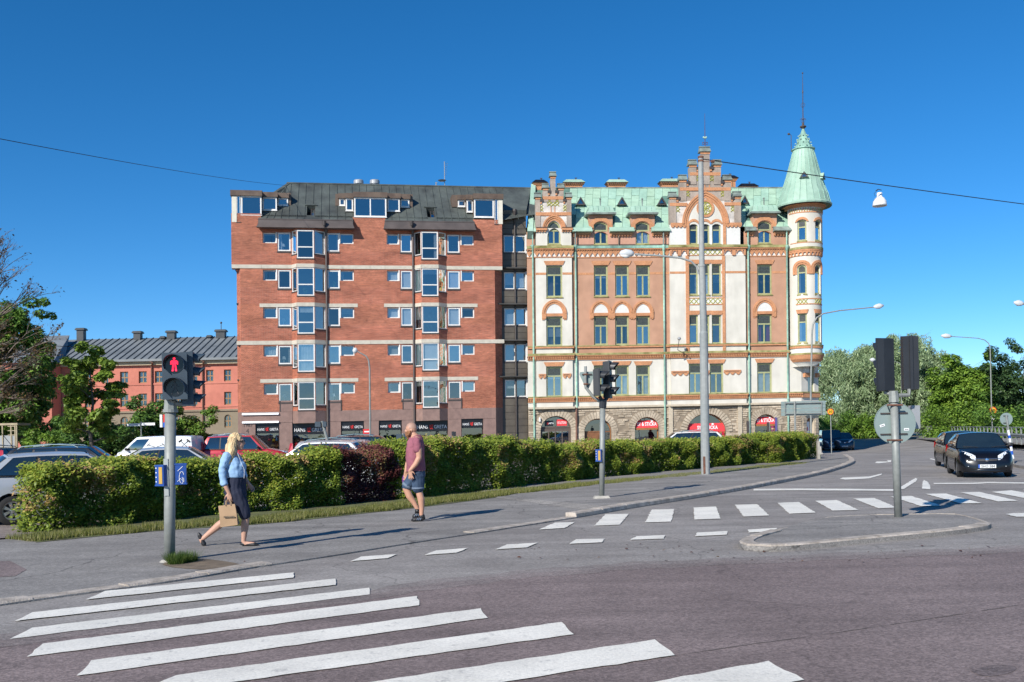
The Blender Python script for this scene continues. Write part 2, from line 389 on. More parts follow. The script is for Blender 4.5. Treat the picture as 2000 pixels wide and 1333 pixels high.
def paint_mat():
    m = mat('road_paint', (0.77, 0.735, 0.65), 0.6, 0.12, 1.2, bump=0.25, bscale=90, fine=0.12, fscale=40, detail=6)
    # worn through to the asphalt in small flecks
    t = m.node_tree; N = t.nodes; Lk = t.links; b = N['Principled BSDF']
    tc = N.new('ShaderNodeTexCoord'); n = N.new('ShaderNodeTexNoise'); n.inputs['Scale'].default_value = 7; n.inputs['Detail'].default_value = 8; n.inputs['Roughness'].default_value = 0.75; Lk.new(tc.outputs['Object'], n.inputs['Vector'])
    mr = N.new('ShaderNodeMapRange'); mr.inputs[1].default_value = 0.31; mr.inputs[2].default_value = 0.44; Lk.new(n.outputs['Fac'], mr.inputs[0])
    old = b.inputs['Base Color'].links[0].from_socket
    mx = N.new('ShaderNodeMix'); mx.data_type = 'RGBA'; mx.inputs[6].default_value = (0.40, 0.385, 0.355, 1); Lk.new(mr.outputs[0], mx.inputs[0]); Lk.new(old, mx.inputs[7]); Lk.new(mx.outputs[2], b.inputs['Base Color'])
    return m
M_paint = paint_mat()
M_kerb = mat('granite_kerb', (0.35, 0.30, 0.245), 0.85, 0.25, 6, c2=(0.42, 0.37, 0.32), bump=0.6, bscale=40, fine=0.25, fscale=120)
M_soil = mat('dry_soil', (0.16, 0.12, 0.08), 0.95, 0.3, 5, bump=0.5, bscale=30)
M_far = mat('far_ground', (0.13, 0.12, 0.10), 0.9, 0.2, 0.4)

def resample(P, step):
    o = [Vector(P[0])]
    for a, b in zip(P, P[1:]):
        a, b = Vector(a), Vector(b); k = max(1, int((b - a).length / step))
        o += [a.lerp(b, (i + 1) / k) for i in range(k)]
    return o
def smooth_line(P, it=2):
    P = [Vector(p) for p in P]
    for _ in range(it):
        o = [P[0]]
        for a, b in zip(P, P[1:]): o += [a.lerp(b, 0.25), a.lerp(b, 0.75)]
        P = o + [P[-1]]
    return P
def sheet(name, pts, z, m, parent=None, thick=0.0, **kw):
    mb = MB(); P = [(p.x, p.y) for p in pts]
    if thick: mb.prism(P, z - thick, z)
    else: mb.add([(p.x, p.y, z + p.z) for p in pts], [tuple(range(len(P)))])
    o = mb.build(name, m, parent, **kw)
    me = o.data; bm = bmesh.new(); bm.from_mesh(me); bmesh.ops.triangulate(bm, faces=bm.faces); bm.to_mesh(me); bm.free()
    return o
GP = lambda L: [gp(x, y) for x, y in L]
mb = MB(); mb.quad((-1500, -60, -0.02), (1500, -60, -0.02), (1500, 2600, -0.02), (-1500, 2600, -0.02)); mb.v = [(x, y, -.95) for x, y, z in mb.v]
ground = mb.build('ground', M_far, kind='structure')
# road surface (grey) everywhere in the street area
mb = MB(); nx_, ny_ = 90, 110; gx = [-60 + 2 * i for i in range(nx_ + 1)]; gy = [-30 + 2 * i for i in range(ny_ + 1)]
mb.add([(x, y, -0.008 + terr(x, y)) for y in gy for x in gx], [(j * (nx_ + 1) + i, j * (nx_ + 1) + i + 1, (j + 1) * (nx_ + 1) + i + 1, (j + 1) * (nx_ + 1) + i) for j in range(ny_) for i in range(nx_)])
road = mb.build('road', M_road, kind='structure')
# the reddish wearing course of the near carriageway
edge = GP([(-300, 1290), (0, 1243), (300, 1212), (520, 1180), (722, 1157), (860, 1135), (1000, 1120), (1150, 1108), (1300, 1098), (1600, 1085), (2000, 1070), (2400, 1046)])
poly = edge + [Vector((40, 5, 0)), Vector((40, -20, 0)), Vector((-40, -20, 0)), Vector((-40, edge[0].y - 5, 0))]
carriage = sheet('near_carriageway', poly, -0.004, M_purple, kind='structure')
# dust and wear soften its edge in two steps
M_mix = asphalt('worn_road_edge', (0.195, 0.168, 0.155), (0.248, 0.217, 0.202), 0.3, 0.09, 0.2); M_mix2 = asphalt('worn_reddish_edge', (0.176, 0.145, 0.134), (0.226, 0.188, 0.176), 0.33, 0.09, 0.2)
el = resample(smooth_line(edge, 2), .3)
for k_, (o0, o1, mt_) in enumerate(((.16, -.10, M_mix), (-.10, -.42, M_mix2))):
    A_, B_ = [], []
    for i, p in enumerate(el):
        t = (el[min(i + 1, len(el) - 1)] - el[max(i - 1, 0)]).normalized(); nn = Vector((-t.y, t.x, 0)); jj = .05 * math.sin(p.x * 5.1 + k_) + .04 * math.sin(p.x * 13.7); A_.append(p + nn * (o0 + jj)); B_.append(p + nn * (o1 + .05 * math.sin(p.x * 5.1 + k_ + 1) + .04 * math.sin(p.x * 13.7)))
    mbw = MB(); n_ = len(A_); mbw.add([(p.x, p.y, -0.002) for p in A_ + B_], [(i, i + 1, n_ + i + 1, n_ + i) for i in range(n_ - 1)]); mbw.build('worn_edge', mt_, carriage)
sheet('oil_stain', smooth_line(GP([(1895, 1310), (1925, 1300), (1975, 1297), (1990, 1306), (1965, 1318), (1920, 1322), (1895, 1310)]), 2), -0.0015, asphalt('stained_asphalt', (.115, .090, .086), (.15, .12, .115), .36, .1, 0), carriage)
# seam in the reddish asphalt
mb = MB(); cr = resample(GP([(1290, 1285), (1440, 1262), (1600, 1241), (1760, 1217), (1900, 1196), (2040, 1174)]), 0.12)
for i, (a, b) in enumerate(zip(cr, cr[1:])):
    o1, o2 = rnd.uniform(-.006, .006), rnd.uniform(.004, .014)
    mb.quad((a.x, a.y + o1, -0.001), (b.x, b.y + o1 * .5, -0.001), (b.x, b.y + o2, -0.001), (a.x, a.y + o2, -0.001))
mb.build('asphalt_seam', mat('seam_tar', (0.095, 0.080, 0.068), 0.9, 0.4, 9), carriage)
# pavement between hedge and street
kerb_px = [(-400, 1240), (-150, 1205), (0, 1183), (120, 1166), (270, 1146), (380, 1130), (485, 1111), (560, 1100), (660, 1085), (800, 1062), (940, 1041), (1040, 1025), (1150, 1008), (1240, 992), (1370, 972), (1500, 949), (1600, 929), (1640, 917), (1665, 908), (1672, 902), (1662, 895), (1655, 891)]
kerb_line = smooth_line(GP(kerb_px), 2)
inner = GP([(1606, 893), (1596, 890), (1500, 890), (1200, 905), (900, 935), (500, 985), (100, 1040), (60, 1050), (-400, 1100)])
PAVE_Z = 0.095
def in_raised(p):      # how far the kerb stands up along its line
    return p
pave = sheet('pavement', kerb_line + inner, 0.012, M_walk, thick=0.04, kind='structure')
# kerb stones: low to the left of the near crossing, dropped in the middle, full height round the corner
stone_i = 0
def kerb_stones(line, parent, h_fun, wdt=0.24, length=1.0, side=1.0, name='kerb_stone'):
    L = resample(line, 0.05); acc = 0; i0 = 0; out = []
    for i in range(1, len(L)):
        acc += (L[i] - L[i - 1]).length
        if acc >= length or i == len(L) - 1:
            out.append(L[i0:i + 1]); i0 = i; acc = 0
    for seg in out:
        mid = seg[len(seg) // 2]; h = h_fun(mid)
        if h <= 0.0: continue
        k = [seg[0], seg[len(seg) // 3], seg[2 * len(seg) // 3], seg[-1]] if len(seg) > 5 else [seg[0], seg[-1]]
        d = (k[-1] - k[0]).normalized(); k[0] = k[0] + d * 0.008; k[-1] = k[-1] - d * 0.008
        mbk = MB(); A, B = [], []
        j = rnd.uniform(-.006, .006)
        for q, p in enumerate(k):
            t = (k[min(q + 1, len(k) - 1)] - k[max(q - 1, 0)]).normalized(); nn = Vector((-t.y, t.x, 0)) * side
            A.append(p); B.append(p + nn * wdt)
        n = len(k); V = []
        for p, q in zip(A, B):
            t = (q - p).normalized()
            z0 = p.z; V += [(p.x, p.y, z0 - 0.03), (p.x + t.x * .004, p.y + t.y * .004, z0 + h + j - .022), (p.x + t.x * .026, p.y + t.y * .026, z0 + h + j), (q.x, q.y, z0 + h + j + rnd.uniform(-.004, .004)), (q.x, q.y, z0 - 0.03)]
        Fc = [(5 * i + e, 5 * i + e + 1, 5 * i + 5 + e + 1, 5 * i + 5 + e) for i in range(n - 1) for e in range(4)]
        Fc += [(0, 1, 2, 3, 4), tuple(5 * (n - 1) + e for e in range(4, -1, -1))]
        mbk.add(V, Fc); mbk.build(name, M_kerb, parent)
def h1(p):
    x = p.x
    if p.y < 14.2 and x < -3.3: return 0.030 + 0.010 * math.sin(x * 3)
    if x < -0.55: return 0.0
    if x < 1.2: return 0.022
    return 0.10
kerb_stones(kerb_line, pave, h1, side=1.0)
# raised asphalt behind the high kerb
raised = [p for p in kerb_line if p.x > 1.6 or p.y > 24]
tr = []
for i, p in enumerate(raised):
    t = (raised[min(i + 1, len(raised) - 1)] - raised[max(i - 1, 0)]).normalized(); tr.append(p + Vector((-t.y, t.x, 0)) * 0.235)
mb = MB(); inn = GP([(1608, 894), (1590, 892), (1500, 890), (1200, 905), (1000, 925), (930, 968)])
P = tr + inn
me_v = [(p.x, p.y, p.z + (0.088 if i > 0 and i < len(P) - 1 else 0.015)) for i, p in enumerate(P)]
mb.add(me_v, [tuple(range(len(P)))])
rp_ = mb.build('pavement_raised_part', M_walk, pave)
bm = bmesh.new(); bm.from_mesh(rp_.data); bmesh.ops.triangulate(bm, faces=bm.faces); bm.to_mesh(rp_.data); bm.free()
# reddish repair patch at the far left of the pavement
sheet('repair_patch', GP([(-60, 1100), (20, 1098), (52, 1115), (30, 1128), (-80, 1135)]), 0.016, M_purple, pave)
# parking behind the hedge
parkp = [gp(-500, 1075), gp(-100, 1062), gp(80, 1047), gp(300, 1000), gp(900, 940), gp(1300, 903), gp(1590, 879)] + [Vector((19, 68, 0)), Vector((-45, 68, 0)), Vector((-60, 40, 0))]
parking = sheet('parking_lot', parkp, 0.0165, M_park, kind='structure')
# traffic island
isl = smooth_line(GP([(1560, 1030), (1505, 1043), (1470, 1052), (1448, 1060), (1440, 1067), (1452, 1074), (1490, 1077), (1535, 1076), (1640, 1066), (1760, 1054), (1850, 1046), (1925, 1036), (1938, 1031), (1925, 1024), (1905, 1018), (1870, 1008), (1760, 1010), (1680, 1011), (1600, 1016), (1560, 1030)]), 2)
island = sheet('traffic_island', isl, 0.055, M_walk, thick=0.08, kind='structure')
front = smooth_line(GP([(1503, 1044), (1470, 1053), (1448, 1060), (1440, 1067), (1452, 1074), (1490, 1077), (1535, 1076), (1640, 1066), (1760, 1054), (1850, 1046), (1925, 1036), (1938, 1030)]), 2)
kerb_stones(front, island, lambda p: 0.075, wdt=0.20, length=0.85, side=1.0)
back = smooth_line(GP([(1938, 1030), (1905, 1018), (1870, 1009), (1760, 1011), (1680, 1012), (1600, 1017), (1560, 1030), (1503, 1044)]), 2)
kerb_stones(back, island, lambda p: 0.060, wdt=0.06, length=1.0, side=1.0)
# island skirt
# ---------------------------------------------------------------- painted markings
def mark(px, parent=road, z=0.004, name='crossing_stripe', jag=0.012):
    P = GP(px); o = []
    for a, b in zip(P, P[1:] + P[:1]):
        k = max(2, int((b - a).length / 0.12)); nn = Vector((-(b - a).y, (b - a).x, 0)).normalized()
        for i in range(k):
            o.append(a.lerp(b, i / k) + nn * (rnd.uniform(-jag, jag) if i else 0))
    mbm = MB(); mbm.add([(p.x, p.y, z + p.z) for p in o], [tuple(range(len(o)))])
    ob = mbm.build(name, M_paint, parent)
    bm = bmesh.new(); bm.from_mesh(ob.data); bmesh.ops.triangulate(bm, faces=bm.faces); bm.to_mesh(ob.data); bm.free()
    return ob
S = [[(206, 1155), (574, 1119), (573, 1129), (167, 1172)], [(63, 1197), (655, 1131), (656, 1143), (28, 1214)], [(63, 1227), (721, 1149), (722, 1162), (19, 1249)],
     [(84, 1258), (815, 1165), (819, 1183), (52, 1284)], [(178, 1291), (939, 1189), (953, 1208), (149, 1321)], [(345, 1320), (1097, 1216), (1121, 1240), (250, 1362)],
     [(600, 1352), (1279, 1250), (1318, 1281), (470, 1412)], [(900, 1402), (1501, 1292), (1571, 1329), (800, 1480)], [(1250, 1470), (1800, 1348), (1900, 1400), (1150, 1560)]]
for s_ in S: mark(s_)
# second crossing (from the 4x enlargements of the photograph)
def z6(L): return [(900 + x / 4.0, 840 + y / 4.0) for x, y in L]
def z5(L): return [(1400 + x / 4.545, 860 + y / 4.545) for x, y in L]
def z4(L): return [(1560 + x / 4.545, 820 + y / 4.545) for x, y in L]
for L in ([(735, 726), (893, 722), (810, 768), (612, 780)], [(1130, 660), (1310, 657), (1245, 742), (1040, 750)], [(1492, 624), (1667, 620), (1645, 718), (1440, 724)], [(1818, 608), (1995, 600), (2030, 695), (1825, 702)]): mark(z6(L))
for L in ([(160, 575), (360, 570), (463, 671), (237, 680)], [(538, 558), (728, 551), (878, 645), (642, 655)], [(875, 540), (1065, 533), (1262, 622), (1028, 627)], [(1213, 520), (1400, 515), (1600, 600), (1435, 606)]): mark(z5(L))
for L in ([(812, 683), (998, 678), (1270, 765), (1090, 770)], [(1125, 660), (1305, 657), (1622, 742), (1435, 745)], [(1435, 647), (1602, 643), (1950, 722), (1770, 728)], [(1712, 643), (1890, 628), (2200, 690), (2020, 700)], [(1990, 625), (2150, 612), (2420, 668), (2290, 680)]): mark(z4(L))
# dashes in front of it, stop lines, arrows
for L in ([(-860, 1010), (-495, 974), (-525, 978), (-860, 1015)],): pass
for L in ([(684, 1097), (705, 1088), (776, 1083), (757, 1091)], [(829, 1085), (852, 1076), (915, 1071), (893, 1080)], [(967, 1074), (990, 1064), (1050, 1061), (1030, 1070)], [(1112, 1063), (1125, 1054), (1182, 1053), (1175, 1060)], [(1231, 1055), (1243, 1048), (1299, 1046), (1297, 1053)], [(1357, 1048), (1362, 1041), (1421, 1038), (1419, 1045)], [(1462, 1041), (1461, 1035), (1518, 1032), (1508, 1039)]): mark(L, name='yield_dash')
mark([(1964, 1005), (1980, 1003), (2060, 1001), (2060, 1010), (1985, 1010)], name='yield_dash')
mark([(1472, 955.5), (1560, 954.8), (1748, 956), (1748, 959.5), (1560, 958.2), (1472, 958.8)], name='stop_line')
mark([(1749, 956), (1762, 950), (1788, 934), (1792, 936), (1790, 940), (1765, 956)], name='lane_line')
mark([(1801, 955), (1802, 943), (1804, 938), (1812, 942), (1817, 950), (1817, 956)], name='nose_marking')
mark([(1823, 944), (1900, 943.5), (1930, 942), (2060, 943.5), (2060, 946), (1930, 944.5), (1900, 946), (1825, 946)], name='stop_line')
mark([(1641, 936), (1645, 933.5), (1697, 931.5), (1722, 925.5), (1722, 928), (1698, 935), (1650, 937.5)], name='lane_line')
mark([(1709, 904.5), (1712, 902), (1735, 902), (1732, 899.5), (1741, 899.5), (1740, 903), (1716, 905.5)], name='turn_arrow')
mark([(1815, 897), (1818, 896), (1830, 898.5), (1848, 899), (1848, 900.5), (1830, 900.5)], name='turn_arrow')
mark([(1330, 1200), (1330, 1200.1), (1330.1, 1200.1)], name='paint_fleck') if False else None
# far pavement and right-hand islands
sheet('far_pavement', GP([(1600, 849), (1660, 850.5), (1760, 855), (1840, 862), (1920, 870), (2000, 878), (2300, 903)]) + [Vector((110, 60, 0)), Vector((130, 230, 0)), Vector((35, 230, 0))], 0.10, M_walk, thick=0.12, kind='structure')
ri = sheet('right_island', GP([(1965, 908), (1990, 902), (2090, 902), (2150, 925), (2040, 921), (1990, 914)]), 0.08, M_walk, thick=0.1, kind='structure')
# ================================================================ BUILDINGS: shared pieces
M_frame_w = mat('white_window_frame', (0.70, 0.69, 0.66), 0.5, 0.08, 2)
M_frame_g = mat('olive_window_frame', (0.33, 0.34, 0.17), 0.6, 0.15, 4)
M_lead = mat('leaded_glass', (0.060, 0.070, 0.058), 0.25, 0.35, 9, spec=0.6)
M_glass = glass_mat('window_glass', refl=0.27)
M_glass2 = glass_mat('window_glass_dim', tint=(0.4, 0.45, 0.47), refl=0.17)
M_glass3 = glass_mat('window_glass_bright', tint=(.6, .66, .7), refl=0.42)
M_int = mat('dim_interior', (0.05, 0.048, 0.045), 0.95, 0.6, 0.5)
M_blind = mat('white_blind', (0.78, 0.78, 0.78), 0.8, 0.05, 2)
M_curt = mat('pale_curtain', (0.55, 0.54, 0.50), 0.9, 0.2, 3)
M_pink = mat('magenta_curtain', (0.42, 0.05, 0.24), 0.9, 0.2, 3)
M_green_c = mat('green_curtain', (0.16, 0.42, 0.33), 0.9, 0.2, 3)
M_dark = mat('dark_metal_trim', (0.055, 0.045, 0.042), 0.55, 0.2, 3)
M_plant = leaf_mat('window_plant', [(0, (0.03, 0.08, 0.02)), (1, (0.09, 0.20, 0.05))])
M_lampw = mat('table_lamp_white', (0.75, 0.74, 0.70), 0.7, 0.05, 3)
def window(root, T, u0, u1, v0, v1, w, kind=None, rise=0.0, fw=0.08, fd=0.08, mf=None, mg=None, bars=(), sill=None, blind=None, curtain=None, lead=None, msill=None, name='window', extra=None):
    mf = mf or M_frame_w; mg = mg or rnd.choice((M_glass, M_glass, M_glass2, M_glass3))
    if blind is None and curtain is None and name == 'window' and not kind and rnd.random() < .20: blind = (rnd.choice((.25, .4, .6, 1.0)), rnd.choice((M_blind, M_curt)))
    if curtain is None and blind is None and name == 'window' and rnd.random() < .30: curtain = ([(0.04, rnd.uniform(.18, .4))] if rnd.random() < .5 else [(rnd.uniform(.6, .8), .96)], rnd.choice((M_curt, M_blind, M_curt)))
    fr = MB(T)
    if kind:
        A = arch(u0, u1, v1 - rise, rise, kind, 6); B = arch(u0 + fw, u1 - fw, v1 - rise, max(0.02, rise - fw), kind, 6)
        A = [(u0, v0)] + A + [(u1, v0)]; B = [(u0 + fw, v0)] + B + [(u1 - fw, v0)]
        fr.band(A, B, w - fd, w)
    else:
        fr.box(u0, u0 + fw, v0, v1, w - fd, w); fr.box(u1 - fw, u1, v0, v1, w - fd, w); fr.box(u0 + fw, u1 - fw, v1 - fw, v1, w - fd, w - .001)
        B = [(u0 + fw, v0), (u0 + fw, v1 - fw), (u1 - fw, v1 - fw), (u1 - fw, v0)]
    fr.box(u0 + fw, u1 - fw, v0, v0 + fw, w - fd, w - .001)
    for b in bars:
        if b[0] == 'v':
            lo = b[2] if len(b) > 2 else v0 + fw; hi = b[3] if len(b) > 3 else v1 - fw - rise * .1
            fr.box(b[1] - fw * .45, b[1] + fw * .45, lo, hi, w - fd, w - .004)
        else: fr.box(u0 + fw, u1 - fw, b[1] - fw * .5, b[1] + fw * .5, w - fd, w + .006)
    f = fr.build(name, mf, root)
    p = MB(T); p.add([(a, b, w - fd * .6) for a, b in B], [tuple(range(len(B)))]); p.build('pane', mg, f)
    if lead is not None:        # leaded upper light
        q = MB(T); lo = lead
        pts = [(a, max(b, lo)) for a, b in B if b > lo - 1e-6]
        if not kind: pts = [(u0 + fw, lo), (u0 + fw, v1 - fw), (u1 - fw, v1 - fw), (u1 - fw, lo)]
        else: pts = [(u0 + fw, lo)] + arch(u0 + fw, u1 - fw, v1 - rise, max(.02, rise - fw), kind, 6) + [(u1 - fw, lo)]
        q.add([(a, b, w - fd * .45) for a, b in pts], [tuple(range(len(pts)))])
        k = 5
        for i in range(1, k): x = u0 + fw + (u1 - u0 - 2 * fw) * i / k; q.box(x - .008, x + .008, lo, v1 - fw - rise * .35, w - fd * .45, w - fd * .45 + .012, 1)
        for i in range(1, 4): y = lo + (v1 - fw - rise * .5 - lo) * i / 4; q.box(u0 + fw, u1 - fw, y - .008, y + .008, w - fd * .45, w - fd * .45 + .014, 1)
        q.build('leaded_light', [M_lead, M_dark], f)
    if sill is not None:
        s_ = MB(T); s_.box(u0 - .04, u1 + .04, v0 - sill[0], v0 - .004, w - fd, w + sill[1]); s_.build('sill', msill or M_dark, f)
    if blind is not None:       # (fraction lowered, material)
        s_ = MB(T); n = 8; top = v1 - fw * .5; bot = v0 + (1 - blind[0]) * (v1 - v0) + .01
        s_.quad((u0 + .03, bot, w - fd - .05), (u1 - .03, bot, w - fd - .05), (u1 - .03, top, w - fd - .05), (u0 + .03, top, w - fd - .05)); s_.build('blind', blind[1], f)
    if curtain is not None:     # (list of (from, to) fractions, material)
        s_ = MB(T)
        for a, b in curtain[0]:
            x0 = u0 + (u1 - u0) * a; x1 = u0 + (u1 - u0) * b; n = 10
            for i in range(n):
                p0 = x0 + (x1 - x0) * i / n; p1 = x0 + (x1 - x0) * (i + 1) / n; d0 = .03 * (i % 2); d1 = .03 * ((i + 1) % 2)
                s_.quad((p0, v0 + .03, w - fd - .08 - d0), (p1, v0 + .03, w - fd - .08 - d1), (p1, v1 - .03, w - fd - .08 - d1), (p0, v1 - .03, w - fd - .08 - d0))
        s_.build('curtain', curtain[1], f)
    if extra == 'plant':
        tuft(T, (u0 + u1) / 2, v0 + fw, w - fd - .12, min(.5, (u1 - u0) * .5), f)
    if extra == 'lamp':
        s_ = MB(T); uc = u0 + (u1 - u0) * .4; vb = v0 + fw + .02
        s_.tube([(uc, vb, w - fd - .2), (uc, vb + .3, w - fd - .2)], .03, 6)
        s_.band([(uc - .09, vb + .5), (uc + .09, vb + .5)], [(uc - .16, vb + .28), (uc + .16, vb + .28)], w - fd - .3, w - fd - .12); s_.build('lamp', M_lampw, f)
    return f
def tuft(T, u, v, w, r, parent, n=26):
    V = []; t = []
    for i in range(n):
        a = rnd.uniform(-1, 1); b = rnd.uniform(.05, 1); s_ = rnd.uniform(.05, .1)
        c = (u + a * r * .6 * b, v + b * r * 1.1, w - rnd.uniform(0, .08))
        q = rnd.uniform(0, 3.1); dx, dy = math.cos(q) * s_, math.sin(q) * s_
        V.append([tuple(T(c[0] - dx, c[1] - dy, c[2])), tuple(T(c[0] + dy * .5, c[1] - dx * .5, c[2])), tuple(T(c[0] + dx, c[1] + dy, c[2])), tuple(T(c[0] - dy * .5, c[1] + dx * .5, c[2]))]); t.append(rnd.random())
    o = link('plant', raw_mesh('plant', V, 4, M_plant, t), parent); o['kind'] = 'stuff'
    return o
def sub(T, u0, w0, u1, w1):
    """frame of a wall standing on the plan line (u0,w0)-(u1,w1); returns T and length"""
    L = math.hypot(u1 - u0, w1 - w0); cu, cw = (u1 - u0) / L, (w1 - w0) / L
    return (lambda a, b, c: T(u0 + cu * a - cw * c, b, w0 + cw * a + cu * c)), L
def downpipe(root, T, px_u, v0, v1, w, mats, r=0.065, name='downpipe', head=True):
    p = MB(T); p.tube([(px_u, v0, w), (px_u, v1, w)], r, 8)
    v = v0 + 1.5
    while v < v1: p.tube([(px_u, v - .04, w), (px_u, v + .04, w)], r * 1.25, 8); v += 2.2
    if head: p.tube([(px_u, v1 - .05, w), (px_u, v1 + .28, w)], [r * 1.2, r * 2.6], 8); p.tube([(px_u, v1 + .28, w), (px_u, v1 + .42, w)], r * 2.6, 8)
    return p.build(name, mats, root)

# ================================================================ BRICK APARTMENT BUILDING
BF = Frame(720, 76.0, R(9.9))
M_brick = brick_mat('red_brick', (0.41, 0.088, 0.043), (0.27, 0.052, 0.028), (0.36, 0.22, 0.16), mort=0.013, var=0.34)
M_brick_r = brick_mat('rough_red_brick', (0.46, 0.112, 0.052), (0.30, 0.062, 0.032), (0.38, 0.22, 0.155), mort=0.011, bw=0.125, bh=0.075, var=0.28, bump=0.7)
M_conc = mat('pale_concrete_band', (0.50, 0.46, 0.38), 0.85, 0.12, 3, bump=0.2, fine=0.1, fscale=30)
M_gran = mat('rose_granite', (0.235, 0.150, 0.125), 0.55, 0.14, 2.5, bump=0.1, fine=0.20, fscale=55)
M_cop = mat('dark_copper_roof', (0.062, 0.068, 0.063), 0.5, 0.25, 0.8, c2=(0.085, 0.098, 0.088), fine=0.10, fscale=6, stretch=(1, 1, .35))
M_copb = mat('brown_copper', (0.105, 0.066, 0.046), 0.5, 0.25, 1.5, c2=(0.12, 0.085, 0.06))
M_copv = mat('plum_copper_gutter', (0.085, 0.068, 0.062), 0.5, 0.2, 1.5)
M_panel = mat('bronze_cladding', (0.085, 0.070, 0.055), 0.5, 0.15, 1.2, c2=(0.10, 0.085, 0.065))
M_cream = mat('cream_board', (0.62, 0.58, 0.48), 0.7, 0.08, 2)
M_black = mat('black_sign_board', (0.012, 0.012, 0.014), 0.35, 0.1, 3)
M_white_l = mat('white_lettering', (0.80, 0.80, 0.80), 0.5, 0.03, 3)
M_red_l = mat('red_lettering', (0.62, 0.035, 0.035), 0.5, 0.05, 3)
M_zinc = mat('zinc_grey', (0.35, 0.36, 0.37), 0.45, 0.12, 3, metal=0.3)
brick = empty('brick_apartment_building', BF.P, label='tall red brick apartment building with stepped windows and dark copper roof', cat='building')
T = BF.T
U = lambda x, y=620, w=0.0: BF.u(x, y, w)
Vv = lambda y, x=600, w=0.0: BF.h(x, y, w)
uL, uR = U(470), U(967); uLo, uRo = U(461), U(984)
band1, band2 = (Vv(526, 720), Vv(519, 720)), (Vv(672.5, 720), Vv(665, 720))
v_roof = Vv(447); v_tow = Vv(424)
rows = [453, 525.5, 599, 673, 747]
vb_brick = Vv(803.5, 600)
cols_g = []
def group_cols(g):
    if g == 0: return dict(sL=(514, 541), mL=(543, 569), bL=570.5, f0=581, f1=615, bR=637, mR=(640, 664), sR=(664.5, 692))
    return dict(sL=(756.5, 780), mL=(783, 805.5), bL=809, f0=822.5, f1=855.5, bR=873, mR=(874.5, 899), sR=(901.5, 927))
holes = []; wins = []
G = []
for g in (0, 1):
    c = group_cols(g); d = {k: (tuple(U(x) for x in v) if isinstance(v, tuple) else U(v)) for k, v in c.items()}
    G.append(d)
    holes.append((d['bL'], d['bR'], Vv(826), v_roof, None, 0, 0.0))
    for r, y in enumerate(rows):
        top = Vv(y + 2)
        for k, hgt in (('sL', 21), ('mL', 36.5), ('mR', 36.5), ('sR', 21)):
            wins.append((d[k][0], d[k][1], Vv(y + 2 + hgt), top, g, r, k)); holes.append(wins[-1][:4] + (None, 0, 0.34 if k[0] == 's' else 0.12))
# main wall between the chamfers: rough header brick in broad zones, smooth stretcher brick between
mb = MB(T)
zones = [(vb_brick, Vv(742)), (Vv(742), Vv(700)), (Vv(700), Vv(682)), (Vv(682), band2[0]), (band2[1], Vv(643)), (Vv(643), Vv(622)), (Vv(622), Vv(575)), (Vv(575), Vv(556)), (Vv(556), band1[0])]
for (y0, y1, mt_) in ((804, 740, 1), (740, 710, 0), (710, 668, 1), (668, 636, 0), (636, 594, 1), (594, 562, 0), (562, 520, 1)):
    a_, b_ = (vb_brick if y0 == 804 else Vv(y0)), (band1[0] if y1 == 520 else Vv(y1))
    mb = MB(T); wall_holes(mb, uL, uR, a_, b_, holes, 0.0, 0.2); mb.build('wall_zone', M_brick_r if mt_ else M_brick, brick)
mb = MB(T); wall_holes(mb, U(453), U(982), band1[1], Vv(491), holes, 0.0, 0.2); mb.build('wall_zone', M_brick, brick)
mb = MB(T); wall_holes(mb, U(453), U(982), Vv(491), v_roof, holes, 0.0, 0.2)
# towers carrying the dormers
for a, b, yt in ((453, 511.5, 421), (690.5, 754.5, 425), (925.5, 982, 426)):
    mb.quad((U(a), v_roof, 0), (U(b), v_roof, 0), (U(b), Vv(yt, 720), 0), (U(a), Vv(yt, 720), 0))
    for q in (a, b): mb.quad((U(q), v_roof, 0), (U(q), Vv(yt, 720), 0), (U(q), Vv(yt, 720), -2.5), (U(q), v_roof, -2.5))
mb.quad((U(453), band1[1], 0), (U(453), v_tow, 0), (U(453), v_tow, -12), (U(453), band1[1], -12)); mb.quad((U(982), band1[1], 0), (U(982), v_tow, 0), (U(982), v_tow, -3), (U(982), band1[1], -3))
mb.build('upper_wall', M_brick_r, brick)
# chamfered corners and side walls below the overhanging top storey
for s_, a, b in ((0, uL, uLo), (1, uR, uRo)):
    cw = -0.75 if s_ == 0 else -0.9
    t2, L = sub(T, a, 0, b, cw) if s_ == 1 else sub(T, b, cw, a, 0)
    mb = MB(t2); mb.quad((0, vb_brick, 0), (L, vb_brick, 0), (L, band1[0], 0), (0, band1[0], 0)); mb.build('corner_wall', M_brick_r, brick)
    mb = MB(t2); mb.quad((0, 0, 0), (L, 0, 0), (L, vb_brick, 0), (0, vb_brick, 0)); mb.build('corner_plinth', M_gran, brick)
    mb = MB(T); mb.quad((b, 0, cw), (b, band1[0], cw), (b, band1[0], -12), (b, 0, -12)); mb.build('side_wall', M_brick, brick)
